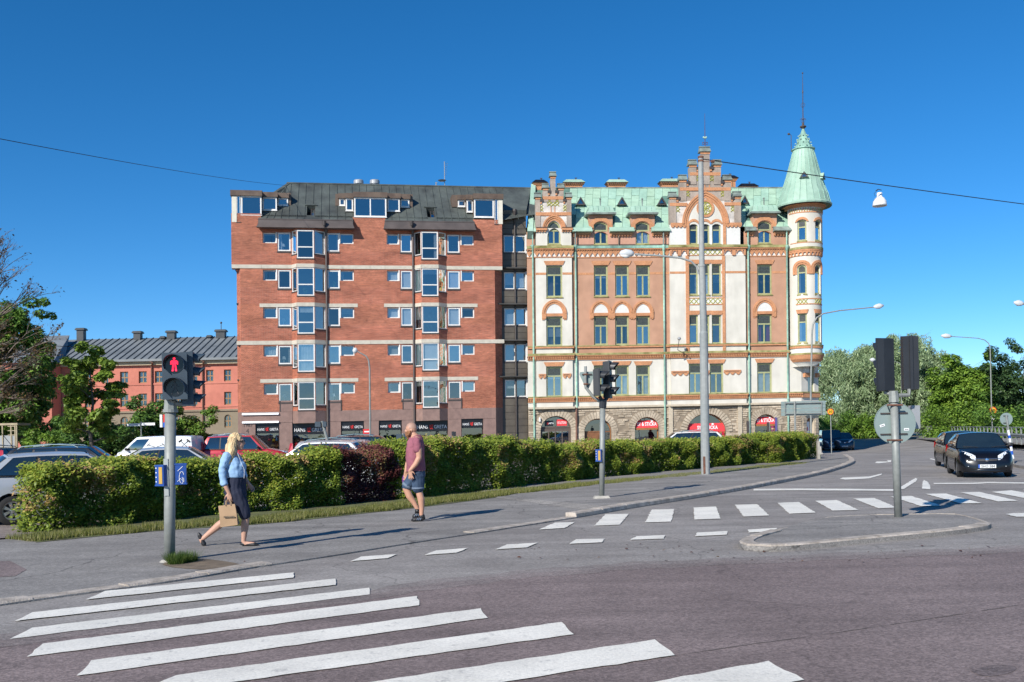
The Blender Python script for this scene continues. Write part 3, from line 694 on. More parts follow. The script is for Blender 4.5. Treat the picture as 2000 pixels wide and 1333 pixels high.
# concrete bands: a run of cast pieces with open joints
def run(root, u0, u1, v0, v1, w1, step, m, name='band_piece', skip=()):
    n = max(1, round((u1 - u0) / step))
    for i in range(n):
        a, b = u0 + (u1 - u0) * i / n + .008, u0 + (u1 - u0) * (i + 1) / n - .008
        q = MB(T); q.box(a, b, v0, v1, -0.3, w1 + rnd.uniform(-.004, .004)); q.build(name, m, root)
for (b0, b1), (e0, e1) in ((band1, (453, 982)), (band2, (461.5, 984.5))):
    run(brick, U(e0), G[0]['bL'] - .01, b0, b1, .045, 2.8, M_conc); run(brick, G[0]['bR'] + .01, G[1]['bL'] - .01, b0, b1, .045, 2.8, M_conc); run(brick, G[1]['bR'] + .01, U(e1), b0, b1, .045, 2.8, M_conc)
    for q, s_ in ((0, 1), (1, -1)):   # soffit over the chamfer
        a, b = ((U(e0), uL), (U(e1), uR))[q]; p = MB(T); p.add([(a, b0 + .01, -.9), (b, b0 + .01, 0), (a, b0 + .01, .03)], [(0, 1, 2)]); p.build('soffit', M_conc, brick)
for y in (593.5, 740):
    v1, v0 = Vv(y), Vv(y + 7)
    for g, (a, b) in enumerate(((507, 699), (750, 933))):
        run(brick, U(a), G[g]['bL'] - .01, v0, v1, .03, 9, M_conc, 'lintel'); run(brick, G[g]['bR'] + .01, U(b), v0, v1, .03, 9, M_conc, 'lintel')
# windows in the wall
blind_set = {(1, 1, 'sL'), (1, 1, 'mL'), (1, 1, 'mR'), (1, 1, 'sR'), (1, 2, 'sL'), (1, 2, 'mL'), (1, 3, 'sL'), (1, 3, 'mL'), (1, 3, 'mR'), (1, 3, 'sR'), (1, 4, 'mR'), (1, 4, 'sR')}
for (a, b, c, d, g, r, k) in wins:
    bl = (1.0, M_blind) if (g, r, k) in blind_set else None; cu = None; ex = None
    if (g, r) == (0, 3) and k in ('sL', 'sR', 'mR'): cu = ([(0.05, 0.95)] if k[0] == 's' else [(.65, .95)], M_curt)
    if (g, r, k) in ((0, 0, 'mL'), (0, 2, 'mL'), (0, 4, 'mL'), (0, 4, 'mR'), (0, 3, 'mL'), (1, 4, 'mL')): ex = 'lamp'
    elif k[0] == 'm' and not bl and rnd.random() < .6: ex = 'plant'
    window(brick, T, a + .01, b - .01, c + .01, d - .01, -.05 if k[0] == 'm' else -.2, fw=.10 if k[0] == 'm' else .085, sill=(.13, .12 if k[0] == 's' else .10), blind=bl, curtain=cu, extra=ex)
    if k[0] == 's':  # white panel between small and medium light
        q = MB(T); uu = b if k == 'sL' else a; q.box(uu - .045, uu + .045, c, d, -.25, .012); q.build('mullion', M_frame_w, brick)
# the two bay stacks
BW = 0.62
for g in (0, 1):
    d = G[g]; pl = [(d['bL'], 0), (d['f0'], BW), (d['f1'], BW), (d['bR'], 0)]
    faces = [sub(T, *pl[i], *pl[i + 1]) for i in range(3)]
    tops = [Vv(y) for y in rows]; hts = (45.5, 54.5, 45.5)
    for i, (t2, L) in enumerate(faces):
        hs = []
        for r, y in enumerate(rows):
            hs.append((.03 if i != 1 else .02, L - (.03 if i != 1 else .02), Vv(y + hts[i]), Vv(y)))
        mb = MB(t2); wall_holes(mb, 0, L, Vv(803), v_roof, hs, 0.0, 0.06); mb.build('bay_wall', M_brick_r if i != 2 else M_brick, brick)
        mb = MB(t2); mb.quad((0, Vv(827), 0), (L, Vv(827), 0), (L, Vv(803.0), 0), (0, Vv(803.0), 0)); mb.build('bay_granite', M_gran, brick)
        for r, h in enumerate(hs):
            bars = [('h', h[2] + (h[3] - h[2]) * .40)] if i == 1 else []
            bl = None; cu = None; ex = None
            if g == 1 and r == 3 and i == 1: bl = (1.0, M_blind)
            if g == 1 and r == 3 and i == 0 or g == 1 and r == 1 and i == 0: bl = (1.0, mat('pale_blue_blind', (.45, .55, .55), .8, .05, 2))
            if g == 1 and r == 1 and i == 1: bl = (.22, M_blind)
            if g == 0 and r == 3: cu = ([(.1, .95)], M_curt)
            if bl is None and cu is None and rnd.random() < .5: ex = 'plant'
            window(brick, t2, h[0], h[1], h[2], h[3], -.02, fw=.085 if i == 1 else .06, bars=bars, sill=(.09, .06), blind=bl, curtain=cu, extra=ex)
        for (b0, b1) in (band1, band2, (Vv(600.5), Vv(593.5)), (Vv(747), Vv(740))):
            q = MB(t2); q.box(0, L, b0, b1, -.1, .03); q.build('bay_band', M_conc, brick)
    q = MB(T); q.add([(a, Vv(827), c) for a, c in pl] , [(0, 1, 2, 3)]); q.build('bay_soffit', M_gran, brick)
# granite ground floor: slabs with joints and shop openings
shops = [(499, 545.5, 826.5), (571, 637, 825), (666, 711, 822), (740, 785, 820.5), (811.5, 875, 819.5), (901, 944, 816.5)]
sh = []
for a, b, y in shops: sh.append((U(a, 840), U(b, 840), 0.0, BF.h((a + b) / 2, y)))
mb = MB(T); wall_holes(mb, uL, uR, 0, vb_brick, sh, 0.0, 0.45); mb.build('granite_wall', M_gran, brick)
def slabs(u0, u1, v0, v1, step, holes_):
    n = max(1, round((u1 - u0) / step))
    for i in range(n):
        a, b = u0 + (u1 - u0) * i / n + .006, u0 + (u1 - u0) * (i + 1) / n - .006
        if any(a < h[1] and b > h[0] and v0 < h[3] for h in holes_): continue
        q = MB(T); q.box(a, b, v0 + .006, v1 - .006, 0.002, 0.028 + rnd.uniform(-.003, .003)); q.build('granite_slab', M_gran, brick)
hb = [max(sh[0][3], sh[1][3]) + .02, Vv(819)]
vt = Vv(822.5)
segs = [uL] + [x for s_ in sh for x in s_[:2]] + [uR]
for i in range(0, len(segs), 2): slabs(segs[i], segs[i + 1], 0.3, min(h[3] for h in sh), 2.4, [])
slabs(uL, G[0]['bL'] - .05, sh[1][3] + .01, vb_brick - .02, 1.9, []); slabs(G[0]['bR'] + .05, G[1]['bL'] - .05, sh[1][3] + .01, vb_brick - .02, 1.9, []); slabs(G[1]['bR'] + .05, uR, sh[1][3] + .01, vb_brick - .02, 1.9, [])
for a, b, y0 in ((545.5, 570, 784), (637.5, 665, 783), (785.5, 808.5, 780.5), (873.5, 900, 779)):
    q = MB(T); q.box(U(a), U(b), vb_brick - .01, Vv(y0 - 1, (a + b) / 2), -.05, .03); q.build('granite_slab', M_gran, brick)
    e = a if a in (545.5, 785.5) else b
    q = MB(T); q.box(U(e) - .04, U(e) + .04, vb_brick, Vv(y0 - 1, (a + b) / 2), -.03, .05); q.build('corner_strip', M_dark, brick)
# shop windows with their black fascias
def heart(mb, uc, vc, s_, w, m):
    P = []
    for i in range(26):
        t = i / 25 * 2.3 * math.pi
        x = .55 * math.sin(t) ** 3 + .12 * math.sin(3 * t); y = .42 * math.cos(t) - .16 * math.cos(2 * t) - .06 * math.cos(3 * t) + (.25 if t < 1 else 0)
        P.append((uc + x * s_, vc + y * s_, w))
    mb.tube(P, s_ * .085, 5, m)
    mb.tube([(uc - .5 * s_, vc - .15 * s_, w), (uc - .05 * s_, vc - .75 * s_, w), (uc + .55 * s_, vc + .55 * s_, w)], s_ * .12, 5, m)
    mb.tube([(uc - .35 * s_, vc + .5 * s_, w), (uc + .1 * s_, vc - .3 * s_, w), (uc + .5 * s_, vc - .7 * s_, w)], s_ * .12, 5, m)
for i, (a, b, c, d) in enumerate(sh):
    wide = (b - a) > 2.2
    f = window(brick, T, a + .02, b - .02, .45, d - .02, -.30, fw=.05, mf=M_black, mg=M_glass2, name='shop_window')
    q = MB(T); fh = .95 if wide else .8; q.box(a + .03, b - .03, d - fh, d - .02, -.292, -.12); q.build('fascia_board', M_black, f)
    q = MB(T); uc = (a + b) / 2; vc = d - fh * .62; hh = .27 if wide else .20; wd = (b - a) * (.40 if wide else .36)
    put_text(q, 'HANS', uc - (b - a) * .28, vc, hh, -.112, wd * .80, 0, .004); put_text(q, 'GRETA', uc + (b - a) * .27, vc, hh, -.112, wd * 1.0, 0, .004); heart(q, uc - (b - a) * .02, vc + .02, hh * 1.0, -.10, 1)
    q.build('lettering', [M_white_l, M_red_l], f)
    q = MB(T)
    M_wood = mat('shelf_pine', (0.42, 0.26, 0.10), .6, .2, 4); M_yel = mat('yellow_shirt', (0.70, 0.52, 0.02), .8, .05, 4); M_skin0 = mat('mannequin_skin', (.45, .28, .2), .5, .05, 4); M_dsp = mat('display_blue', (.05, .25, .45), .6, .3, 5)
    if i in (0, 1, 4):
        q.box(a + .1, b - .1, .45, d - fh - .1, -1.15, -1.1)
        for k in range(4): q.box(a + .1, b - .1, .6 + .4 * k, .64 + .4 * k, -1.1, -.8)
        q.build('display_shelf', M_wood, f)
    elif i == 5:
        q.box(a + .1, b - .1, .5, 1.25, -.5, -.45); q.build('window_poster', mat('poster_print', (.30, .36, .45), .6, .8, 8), f)
    else:
        q.box(a + .3, b - .3, .5, 1.0, -.9, -.5)
        for k in range(4): q.box(a + .4 + k * .35, a + .44 + k * .35, 1.0, 1.0 + rnd.uniform(.2, .5), -.7, -.66)
        q.build('display_stand', M_dsp, f)
    if i == 1:
        for k, (uu, mt) in enumerate(((.27, M_skin0), (.58, M_yel), (.88, M_skin0))):
            x = a + (b - a) * uu; q = MB(T)
            q.tube([(x, .75, -.62), (x, 1.15, -.62), (x, 1.36, -.62), (x, 1.46, -.62)], [.16, .20, .21, .06], 10, 0, True, .6); q.ball((x, 1.62, -.62), .105, 10, 1, .85, 1.1, 1)
            for s_ in (-1, 1): q.tube([(x + s_ * .18, 1.38, -.62), (x + s_ * .27, 1.15, -.60), (x + s_ * .24, .95, -.55)], [.065, .05, .04], 8, 0 if k == 1 else 1)
            q.build('mannequin', [mt, M_skin0], f, smooth=True)
    if i in (0, 4):
        for k in range(3):
            x = a + (b - a) * rnd.uniform(.15, .9); q = MB(T); q.ball((x, rnd.uniform(.9, 1.6), -.7), .13, 8); q.build('toy', (M_dsp, M_red_l, M_yel)[k], f)
# light tubes, house number
for y in (809.0, 825.0):
    q = MB(T); v = BF.h(508, y); q.box(U(473, 815), U(544.5, 815), v - .07, v + .07, .05, .16); q.build('strip_light', mat('fluorescent_cover', (.85, .87, .9), .4, .02, 3, emit=.25), brick)
q = MB(T); put_text(q, '1987', BF.u(485, 831), BF.h(485, 831), .26, .036, None, 0, .01); put_text(q, '4', BF.u(483.5, 842), BF.h(483.5, 842), .34, .036, None, 0, .0); q.build('house_number', M_dark, brick)
q = MB(T); a, b = BF.uv(716.5, 843.5); q.box(a - .3, a + .3, b - .2, b + .2, .03, .05); q.box(a - .2, a + .2, b - .05, b + .05, .05, .053, 1); q.build('wall_plate', [M_red_l, M_white_l], brick)
# ---------------------------------------------------------------- roof
ridge_w = -4.6
def on_roof_plane(w0, v0, w1, v1): return lambda a, t: (a, v0 + (v1 - v0) * t, w0 + (w1 - w0) * t)
ve = Vv(436, 600); vr = BF.h(800, 363.5, ridge_w)
rp = on_roof_plane(.45, ve, ridge_w, vr)
uA, uB = U(506, 440), U(925, 440)
uRidge0, uRidge1 = BF.u(560, 360, ridge_w), BF.u(1037, 366, ridge_w)
slope = math.atan2(vr - ve, .45 - ridge_w)
LS = math.hypot(vr - ve, .45 - ridge_w); cs_, sn_ = (.45 - ridge_w) / LS, (vr - ve) / LS
TR = lambda a, s_, c: T(a, ve + s_ * sn_ + c * cs_, .45 - s_ * cs_ + c * sn_)      # along the slope: u, distance up, proud of it
sky_h = []
for x0, x1, y0, y1 in ((599, 613, 404, 430), (835, 849, 407, 432)):
    a_ = BF.u(x0, 425, -.3); b_ = BF.u(x1 + 2, 425, -.3); sky_h.append((a_, b_, LS * .09, LS * .40, None, 0, .55))
mb = MB(TR); wall_holes(mb, uRidge0, U(984, 430), LS * .12, LS, [(h[0], h[1], max(h[2], LS * .12), h[3], None, 0, .55) for h in sky_h], 0.0, .5); roof_main = mb
roof_main.build('roof_slope', M_cop, brick)
mb = MB(T)
mb.add([rp(U(462, 430), 0.12), rp(uRidge0, .12), rp(uRidge0, 1)], [(0, 1, 2)]); mb.add([rp(U(984, 430), .12), rp(uRidge1, .3), rp(uRidge1, 1), rp(U(984, 430), 1)], [(0, 1, 2, 3)])
mb.add([rp(U(462, 430), .12), rp(uRidge0, 1), (uRidge0 + 1.2, vr, ridge_w - 3.5), (U(455, 430), v_tow, -10)], [(0, 1, 2, 3)])
for a, b in ((506, 690), (752, 925)): mb.add([rp(U(a, 440), -.02), rp(U(b, 440), -.02), rp(U(b, 440), .16), rp(U(a, 440), .16)], [(0, 1, 2, 3)])
mb.add([(uRidge0, vr, ridge_w), (uRidge1, vr, ridge_w), (uRidge1, vr - 4, ridge_w - 6), (uRidge0 + 1, vr - 4, ridge_w - 6)], [(0, 1, 2, 3)])
roof = mb.build('roof', M_cop, brick)
# standing seams
x = U(470, 440); k = 0
while x < uRidge1 - .1:
    lean = (uRidge0 - U(462, 430)) * max(0, 1 - (x - U(470, 440)) / 3.2)
    a, b = rp(x, .13 if not (uA < x < U(690, 440) or U(752, 440) < x < uB) else -.02), rp(x + (lean if x < uRidge0 else 0), 1)
    if any(h[0] - .05 < x < h[1] + .05 for h in sky_h): a = rp(x, .41)
    nv, nw = math.cos(slope) * .045, math.sin(slope) * .045
    q = MB(T); q.add([(a[0] - .018, a[1], a[2]), (a[0] + .018, a[1], a[2]), (b[0] + .018, b[1], b[2]), (b[0] - .018, b[1], b[2])] + [(p[0] + o, p[1] + nv, p[2] + nw) for p, o in ((a, -.012), (a, .012), (b, .012), (b, -.012))], [(0, 1, 5, 4), (1, 2, 6, 5), (2, 3, 7, 6), (3, 0, 4, 7), (4, 5, 6, 7)])
    q.build('seam', M_cop, roof); x += rnd.choice((.60, .62, .58)); k += 1
q = MB(T); q.tube([(uRidge0, vr + .03, ridge_w), (uRidge1, vr + .03, ridge_w)], .07, 6); q.build('ridge_cap', M_cop, roof)
# gutters, box-shaped, with a drooping skirt
for a, b in ((505.5, 689), (751, 925)):
    ua, ub = U(a, 440), U(b, 440); q = MB(T)
    prof = [(.50, ve + .12), (.62, ve + .05), (.66, ve - .18), (.80, ve - .52), (.74, ve - .55), (.05, ve - .50), (.05, ve + .1)]
    V = [(ua - .12 * (i in (3, 4)), v, w_) for i, (w_, v) in enumerate(prof)] + [(ub + .12 * (i in (3, 4)), v, w_) for i, (w_, v) in enumerate(prof)]; n = len(prof)
    q.add(V, [(i, (i + 1) % n, n + (i + 1) % n, n + i) for i in range(n)] + [tuple(range(n)), tuple(range(2 * n - 1, n - 1, -1))]); q.build('gutter', M_copv, brick)
    q = MB(T); q.tube([(ua, ve + .13, .52), (ub, ve + .13, .52)], .06, 6); q.build('gutter_lip', M_copv, brick)
for px in (638.5, 807.5):
    downpipe(brick, T, U(px, 640), 0.2, Vv(455, px), .12 if px < 700 else .15, M_copv, .075)
    q = MB(T); u_ = U(px - 5, 445); q.tube([(u_, Vv(437, px), .85), (u_, Vv(446, px), .85)], [.17, .10], 8); q.tube([(u_, Vv(446, px), .85), (U(px, 445), Vv(455, px) + .3, .16)], .08, 8); q.build('rain_head', M_dark, brick)
# dormers: stepped boxes of brown copper with white windows
def dormer_box(u0, u1, v0, v1, w, fh, back, wins_, corner=None):
    q = MB(T); q.box(u0 - .06, u1 + .06, v1, v1 + fh, w - back, w + .10); q.build('dormer_fascia', M_copb, brick)
    q = MB(T); q.box(u0, u1, v0, v1, w - back, w - .14); q.build('dormer_body', M_copb, brick)
    for (a, b, c, d, bars) in wins_:
        window(brick, T, a, b, c, d, w - .02, fw=.10, fd=.10, bars=bars, sill=(.05, .05), msill=M_frame_w, extra='plant' if b - a > 1 else None, mg=M_glass)
def dsteps(side, x_main, x_mid, x_out, yt, ybm, ybs, w0):
    pass
hF = lambda y, x: BF.h(x, y)
def drow(x0, x1, yt, yb, w, back=2.6, fh=10, bars=(), win=True, inset=3):
    u0, u1 = BF.u(x0, yt, w), BF.u(x1, yt, w); v1, v0 = BF.h((x0 + x1) / 2, yt, w), BF.h((x0 + x1) / 2, yb, w)
    vt = BF.h((x0 + x1) / 2, yt - fh, w)
    i_ = inset / 25.0
    wl = [(u0 + .02, u1 - .02, v0, v1 - .01, [('v', u0 + (u1 - u0) * b) for b in bars])] if win else []
    dormer_box(u0, u1, v0 - .02, v1, w, vt - v1, back, wl)
    if not win:
        q = MB(T); q.box(u0, u1, v0, v1, w - .2, w - .02); q.build('dormer_panel', M_copb, brick)
# left dormer
drow(470, 511, 383, 420, -.02)
drow(512, 541, 385.5, 411, -.75, 2.2, 9.5); drow(541, 563, 387, 402, -1.5, 1.8, 9.5)
q = MB(T); q.box(U(452.5, 400), U(462, 400), hF(434, 456), hF(383, 456), -.25, .02); q.build('corner_board', M_cream, brick)
window(brick, T, U(462, 400), U(469.5, 400), hF(434, 466), hF(383, 466), -.0, fw=.05, curtain=([(0.05, .95)], M_green_c), sill=(.05, .04))
q = MB(T); q.box(U(450, 400), U(512, 400), hF(383, 480), hF(372.5, 480), -3.2, .12); q.build('dormer_fascia', M_copb, brick)
# middle dormer
drow(691, 755, 386, 424, .02, bars=(.5,)); drow(674.5, 690, 387.5, 412, -.75, 2.2, 9.5); drow(662, 674.5, 388, 402, -1.5, 1.8, 9.5)
drow(756, 781, 388, 413, -.75, 2.2, 9.5); drow(781.5, 800, 389.5, 405, -1.5, 1.8, 9.5)
# right dormer
drow(925.5, 965, 389, 425, .0); drow(911, 924.5, 390.5, 414.5, -.75, 2.2, 9.5); drow(894, 910.5, 391, 404, -1.5, 1.8, 9.5)
window(brick, T, U(966, 400), U(972.5, 400), hF(438, 970), hF(389.5, 970), -.0, fw=.05, sill=(.05, .04))
q = MB(T); q.box(U(973, 400), U(981.5, 400), hF(438, 976), hF(389.5, 976), -.25, .02); q.build('corner_board', M_cream, brick)
q = MB(T); q.box(U(924, 400), U(983, 400), hF(389.3, 950), hF(379.3, 950), -3.2, .12); q.build('dormer_fascia', M_copb, brick)
# side cheeks at the outer dormer ends
for x0, x1, y0, y1, w_ in ((563, 568, 402, 387, -1.6), (882.5, 894, 404.5, 391, -1.6), (800, 806, 405.5, 390, -1.6), (655, 662, 402, 389, -1.6)):
    q = MB(T); q.box(BF.u(x0, 395, w_), BF.u(x1, 395, w_), BF.h(x0, y0, w_), BF.h(x0, y1 - 10, w_), -3.6, w_); q.build('dormer_cheek', M_copb, brick)
# roof windows cut back into the slope
for h in sky_h:
    q = MB(TR); q.quad((h[0], LS * .12, -.54), (h[1], LS * .12, -.54), (h[1], h[3], -.54), (h[0], h[3], -.54)); q.build('roof_window_back', M_black, roof)
    window(roof, TR, h[0] + .30, h[1] - .02, LS * .125, h[3] - .05, -.22, fw=.05, fd=.05, mf=M_dark, name='roof_window', blind=(.8, M_curt))
    q = MB(TR); q.box(h[0] - .15, h[1] + .15, h[3], h[3] + .16, -.05, .10); q.build('roof_window_hood', M_cop, roof)
# ventilators, aerial with dish
for x in (700.5, 732):
    wv = ridge_w - .9; c = BF.uv(x, 362, wv); r_ = 10.3 / 25.0
    q = MB(lambda a, b, c_: T(a, c_, -b)); q.lathe([(r_ * .85, c[1] - .6), (r_ * .85, c[1] + .06), (r_, c[1] + .08), (r_, c[1] + .34), (r_ * .92, c[1] + .40), (0.01, c[1] + .44)], (c[0], -wv, 0), 20); q.build('roof_ventilator', M_zinc, brick, smooth=False)
wv = ridge_w - .3; c = BF.uv(868.5, 363, wv); t_ = BF.uv(868, 316, wv)
q = MB(T); q.tube([(c[0], c[1] - .2, wv), (t_[0], t_[1], wv)], .035, 6)
for k in range(7):
    v = t_[1] - .15 - .16 * k; q.tube([(c[0] - .02, v, wv), (c[0] + .30 - .02 * k, v + .02, wv - .1)], .012, 4)
q.lathe([(.05, 0), (.25, .05), (.36, .12)], (c[0] - .22, c[1] + .32, wv), 14, axis='y'); q.tube([(c[0] - .72, c[1] - .1, wv), (c[0] - .72, c[1] + .22, wv)], .05, 6); q.tube([(c[0] - .8, c[1] + .22, wv), (c[0] - .64, c[1] + .22, wv)], .05, 6)
q.build('roof_aerial', M_zinc, brick)
# ---------------------------------------------------------------- recessed metal-clad link
lw = -0.95
lu0, lu1 = BF.u(984, 640, lw) - .25, BF.u(1029.5, 640, lw); lm = BF.u(1006.5, 640, lw)
rowsl = [(460, 493), (532, 565), (602.5, 635.5), (672.5, 706), (742, 775.5)]
vl = lambda y: BF.h(1006, y, lw)
q = MB(T); hl = [(lu0 + .3, lu1 - .02, vl(b), vl(a)) for a, b in rowsl]
wall_holes(q, lu0, lu1, 0, vl(418), hl, lw - .06, .3); q.build('link_wall', M_dark, brick)
for i, (a, b) in enumerate(rowsl):
    for s_, (x0, x1) in enumerate(((lu0 + .32, lm - .02), (lm + .02, lu1 - .04))):
        bl = None
        if i == 1: bl = (.75 if s_ == 0 else .9, M_blind)
        if i == 2: bl = (1.0, mat('iridescent_blind', (.45, .46, .47), .6, .15, 1.5))
        if i == 3: bl = (1.0, M_blind)
        if i == 4: bl = (.5, M_blind)
        window(brick, T, x0, x1, vl(b), vl(a), lw - .10, fw=.075, sill=(.12, .08), blind=bl, extra='plant' if i == 0 else None)
    q = MB(T); q.box(lu1 - .10, lu1 + .08, vl(b) - .1, vl(a) + .05, lw - .2, lw + .05); q.build('jamb_board', M_frame_w, brick)
gaps = [(418, 457, 4), (496.5, 531, 3), (568.5, 602, 3), (639, 672, 3), (709.5, 741.5, 3), (779, 872, 7)]
for a, b, n in gaps:
    for k in range(n):
        y0, y1 = a + (b - a) * k / n, a + (b - a) * (k + 1) / n
        for x0, x1 in ((lu0 + .02, lm - .05), (lm + .05, lu1)):
            q = MB(T); q.box(x0 + .012, x1 - .012, vl(y1) + .012, vl(y0) - .012, lw - .055, lw + rnd.uniform(-.004, .004)); q.build('cladding_panel', M_panel, brick)
downpipe(brick, T, lm, .2, vl(420), lw + .10, M_dark, .07)
q = MB(T); vg = vl(412); q.add([(lu0, vg, lw + .15), (lu1, vg, lw + .15), (lu1, vg - .38, lw + .02), (lu0, vg - .38, lw + .02), (lu0, vg + .02, lw - .4), (lu1, vg + .02, lw - .4)], [(0, 1, 2, 3), (0, 4, 5, 1)]); q.build('link_gutter', M_cop, brick)
q = MB(T); q.add([(lu0 - .1, vg + .02, lw + .1), (lu1, vg + .02, lw + .1), (BF.u(1037, 366, ridge_w), vr + .005, ridge_w + .01), (BF.u(984, 366, ridge_w), vr + .005, ridge_w + .01)], [(0, 1, 2, 3)]); q.build('link_roof', M_cop, brick)
# dim rooms behind the glass, and the rest of the block
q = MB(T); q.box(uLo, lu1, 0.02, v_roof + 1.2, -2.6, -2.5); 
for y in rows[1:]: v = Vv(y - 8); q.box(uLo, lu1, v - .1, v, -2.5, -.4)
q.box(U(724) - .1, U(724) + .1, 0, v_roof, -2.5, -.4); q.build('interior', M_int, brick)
# ================================================================ ORNATE CORNER BUILDING
_p = BF.W(*BF.uv(1034,700,-0.35),-0.35)
OF = Frame(1034,_p.y,R(5.0))
T = OF.T
orn = empty('ornate_corner_building',OF.P,label='ornate white and terracotta corner building with green copper roof and round turret',cat='building')
M_wht = mat('white_render',(0.58,0.55,0.475),0.9,0.08,1.1,c2=(0.62,0.59,0.52),bump=0.12,bscale=25,fine=0.06,fscale=1.3,detail=8,stretch=(1,1,.22))
M_wht2 = mat('fresh_white_render',(0.64,0.63,0.59),0.9,0.05,0.8,fine=0.04,fscale=6)
M_tan = mat('terracotta_render',(0.43,0.235,0.150),0.9,0.09,0.5,c2=(0.46,0.26,0.17),bump=0.15,bscale=25,fine=0.09,fscale=1.2,detail=8,stretch=(1,1,.5))
M_sal = mat('salmon_render',(0.50,0.27,0.19),0.9,0.07,0.6,fine=0.05,fscale=5)
M_pinkr = mat('faded_pink_render',(0.50,0.33,0.29),0.9,0.07,0.6,fine=0.05,fscale=5)
M_gry = mat('bare_grey_render',(0.30,0.245,0.20),0.95,0.15,0.9,c2=(0.36,0.30,0.25),bump=0.2,bscale=20,fine=0.12,fscale=7)
M_patch = mat('patched_grey_render',(0.42,0.38,0.34),0.95,0.25,1.2,c2=(0.62,0.58,0.53),fine=0.08,fscale=7)
M_ora = mat('orange_brick_trim',(0.50,0.235,0.115),0.85,0.12,2.0,bump=0.3,bscale=30,fine=0.22,fscale=14)
M_moss = mat('mossy_ledge',(0.22,0.205,0.06),0.95,0.35,1.8,c2=(0.32,0.29,0.13),bump=0.4,bscale=25)
M_olive = mat('olive_tile',(0.36,0.35,0.08),0.6,0.2,4)
M_ver = mat('verdigris_copper',(0.28,0.43,0.33),0.6,0.10,0.5,c2=(0.35,0.50,0.40),fine=0.08,fscale=3,detail=6)
M_ver2 = mat('streaked_verdigris',(0.17,0.31,0.25),0.55,0.3,0.9,c2=(0.28,0.47,0.37),fine=0.2,fscale=4,stretch=(1,1,.3))
M_cap = mat('weathered_cap',(0.14,0.15,0.14),0.6,0.3,1.5,c2=(0.20,0.25,0.22))
M_seam = mat('dark_roof_seam',(0.10,0.19,0.15),0.6,0.3,2)
M_stone = mat('rough_limestone',(0.36,0.29,0.21),0.95,0.22,1.2,c2=(0.44,0.37,0.28),bump=0.8,bscale=14,fine=0.18,fscale=9)
M_pale = mat('dressed_stone',(0.47,0.40,0.30),0.9,0.12,1.0,bump=0.2,bscale=20,fine=0.1,fscale=8)
M_doorb = mat('brown_door_wood',(0.20,0.085,0.035),0.5,0.2,4)
M_doorg = mat('grey_brown_door',(0.10,0.075,0.06),0.5,0.15,4)
M_redsign = mat('red_sign_board',(0.66,0.045,0.05),0.5,0.04,3)
U = lambda x,y=620,w=0.0: OF.u(x,y,w)
H = lambda y,x=1240,w=0.0: OF.h(x,y,w)
# level heights, read along the photograph's own perspective at x = 1240
v_st = H(794.5); v_c1 = (H(783),H(774)); v_c2 = (H(701.5),H(693)); v_c2m = H(689); v_c3 = (H(679),H(676)); v_c4 = (H(501.5),H(486)); v_c4m = H(481.5); v_ev = H(452)
W_B,W_D,W_C = 0.22,0.22,0.0
sec = {'A': (1030,1046.5),'B': (1046.5,1117),'C': (1117,1308),'D': (1308,1455),'E': (1455,1540)}
su = {k: (U(a),U(b)) for k,(a,b) in sec.items()}
ow = {'A': 0.0,'B': W_B,'C': 0.0,'D': W_D,'E': 0.0}
# ---- windows: (section, x0, x1, y0, y1 at that place)
W_ = []   # sec,u0,u1,v0,v1,kind,rise,lead_v,bars
def win(s_,x0,x1,yt,yb,kind=None,rise_px=0,lead_px=None,vbar=True,**kw):
    w_ = ow[s_]; xm = (x0 + x1) / 2
    W_.append(dict(s=s_,u0=U(x0,(yt + yb) / 2,w_),u1=U(x1,(yt + yb) / 2,w_),v0=H(yb,xm,w_),v1=H(yt,xm,w_),kind=kind,rise=rise_px / 24.6,lead=None if lead_px is None else H(lead_px,xm,w_),vbar=vbar,**kw))
def four(s_,x0,x1,ys,**k):
    # ys: (floor1, floor2, floor3) tops and bottoms
    for f,(yt,yb) in ys: win(s_,x0,x1,yt,yb,lead_px=yt + 17 if f else yt + 17,floor=f,**k)
four('B',1067,1098.5,[(1,(716.5,775.5)),(2,(619,676)),(3,(519,580.5))])
for x0,x1 in ((1160,1187.5),(1201.5,1228.5),(1242.5,1269.5)): four('C',x0,x1,[(1,(714.5,772.5)),(2,(618,674)),(3,(519,579))])
for x0,x1 in ((1346,1363.5),(1368,1386),(1390.5,1408.5)): four('D',x0,x1,[(2,(616,671)),(3,(516.5,576))],vbar=False)
for x0,x1 in ((1345.5,1371.5),(1386,1413)): four('D',x0,x1,[(1,(711,769))])
four('E',1479,1508,[(1,(709.5,768)),(2,(614.5,670)),(3,(517,575.5))])
# attic windows standing in the wall
win('B',1069,1095,432,477.5,kind='point',rise_px=16,lead_px=449,floor=4)
for x0,x1 in ((1346.5,1363),(1368,1386),(1391,1408)): win('D',x0,x1,434,477,kind='seg',rise_px=3.5,lead_px=448,vbar=False,floor=4)
mats_fl = {'A': M_tan,'B': M_wht,'C': M_tan,'D': M_wht,'E': M_tan}
for k in 'ABCDE':
    a,b = su[k]; w_ = ow[k]; hs = [(q['u0'],q['u1'],q['v0'],q['v1']) + ((q['kind'],q['rise']) if q['kind'] else ()) for q in W_ if q['s'] == k]
    mb = MB(T); wall_holes(mb,a,b,v_st,v_c2[0],hs,w_,.28); mb.build('first_floor_wall',M_wht,orn)
    mb = MB(T); wall_holes(mb,a,b,v_c2[0],v_c4[0],hs,w_,.28); mb.build('wall',mats_fl[k],orn)
    if w_ > 0:
        for e in (a,b): q = MB(T); q.quad((e,v_st,w_),(e,v_c4[1],w_),(e,v_c4[1],-.3),(e,v_st,-.3)); q.build('return_wall',mats_fl[k],orn)
flw = {}
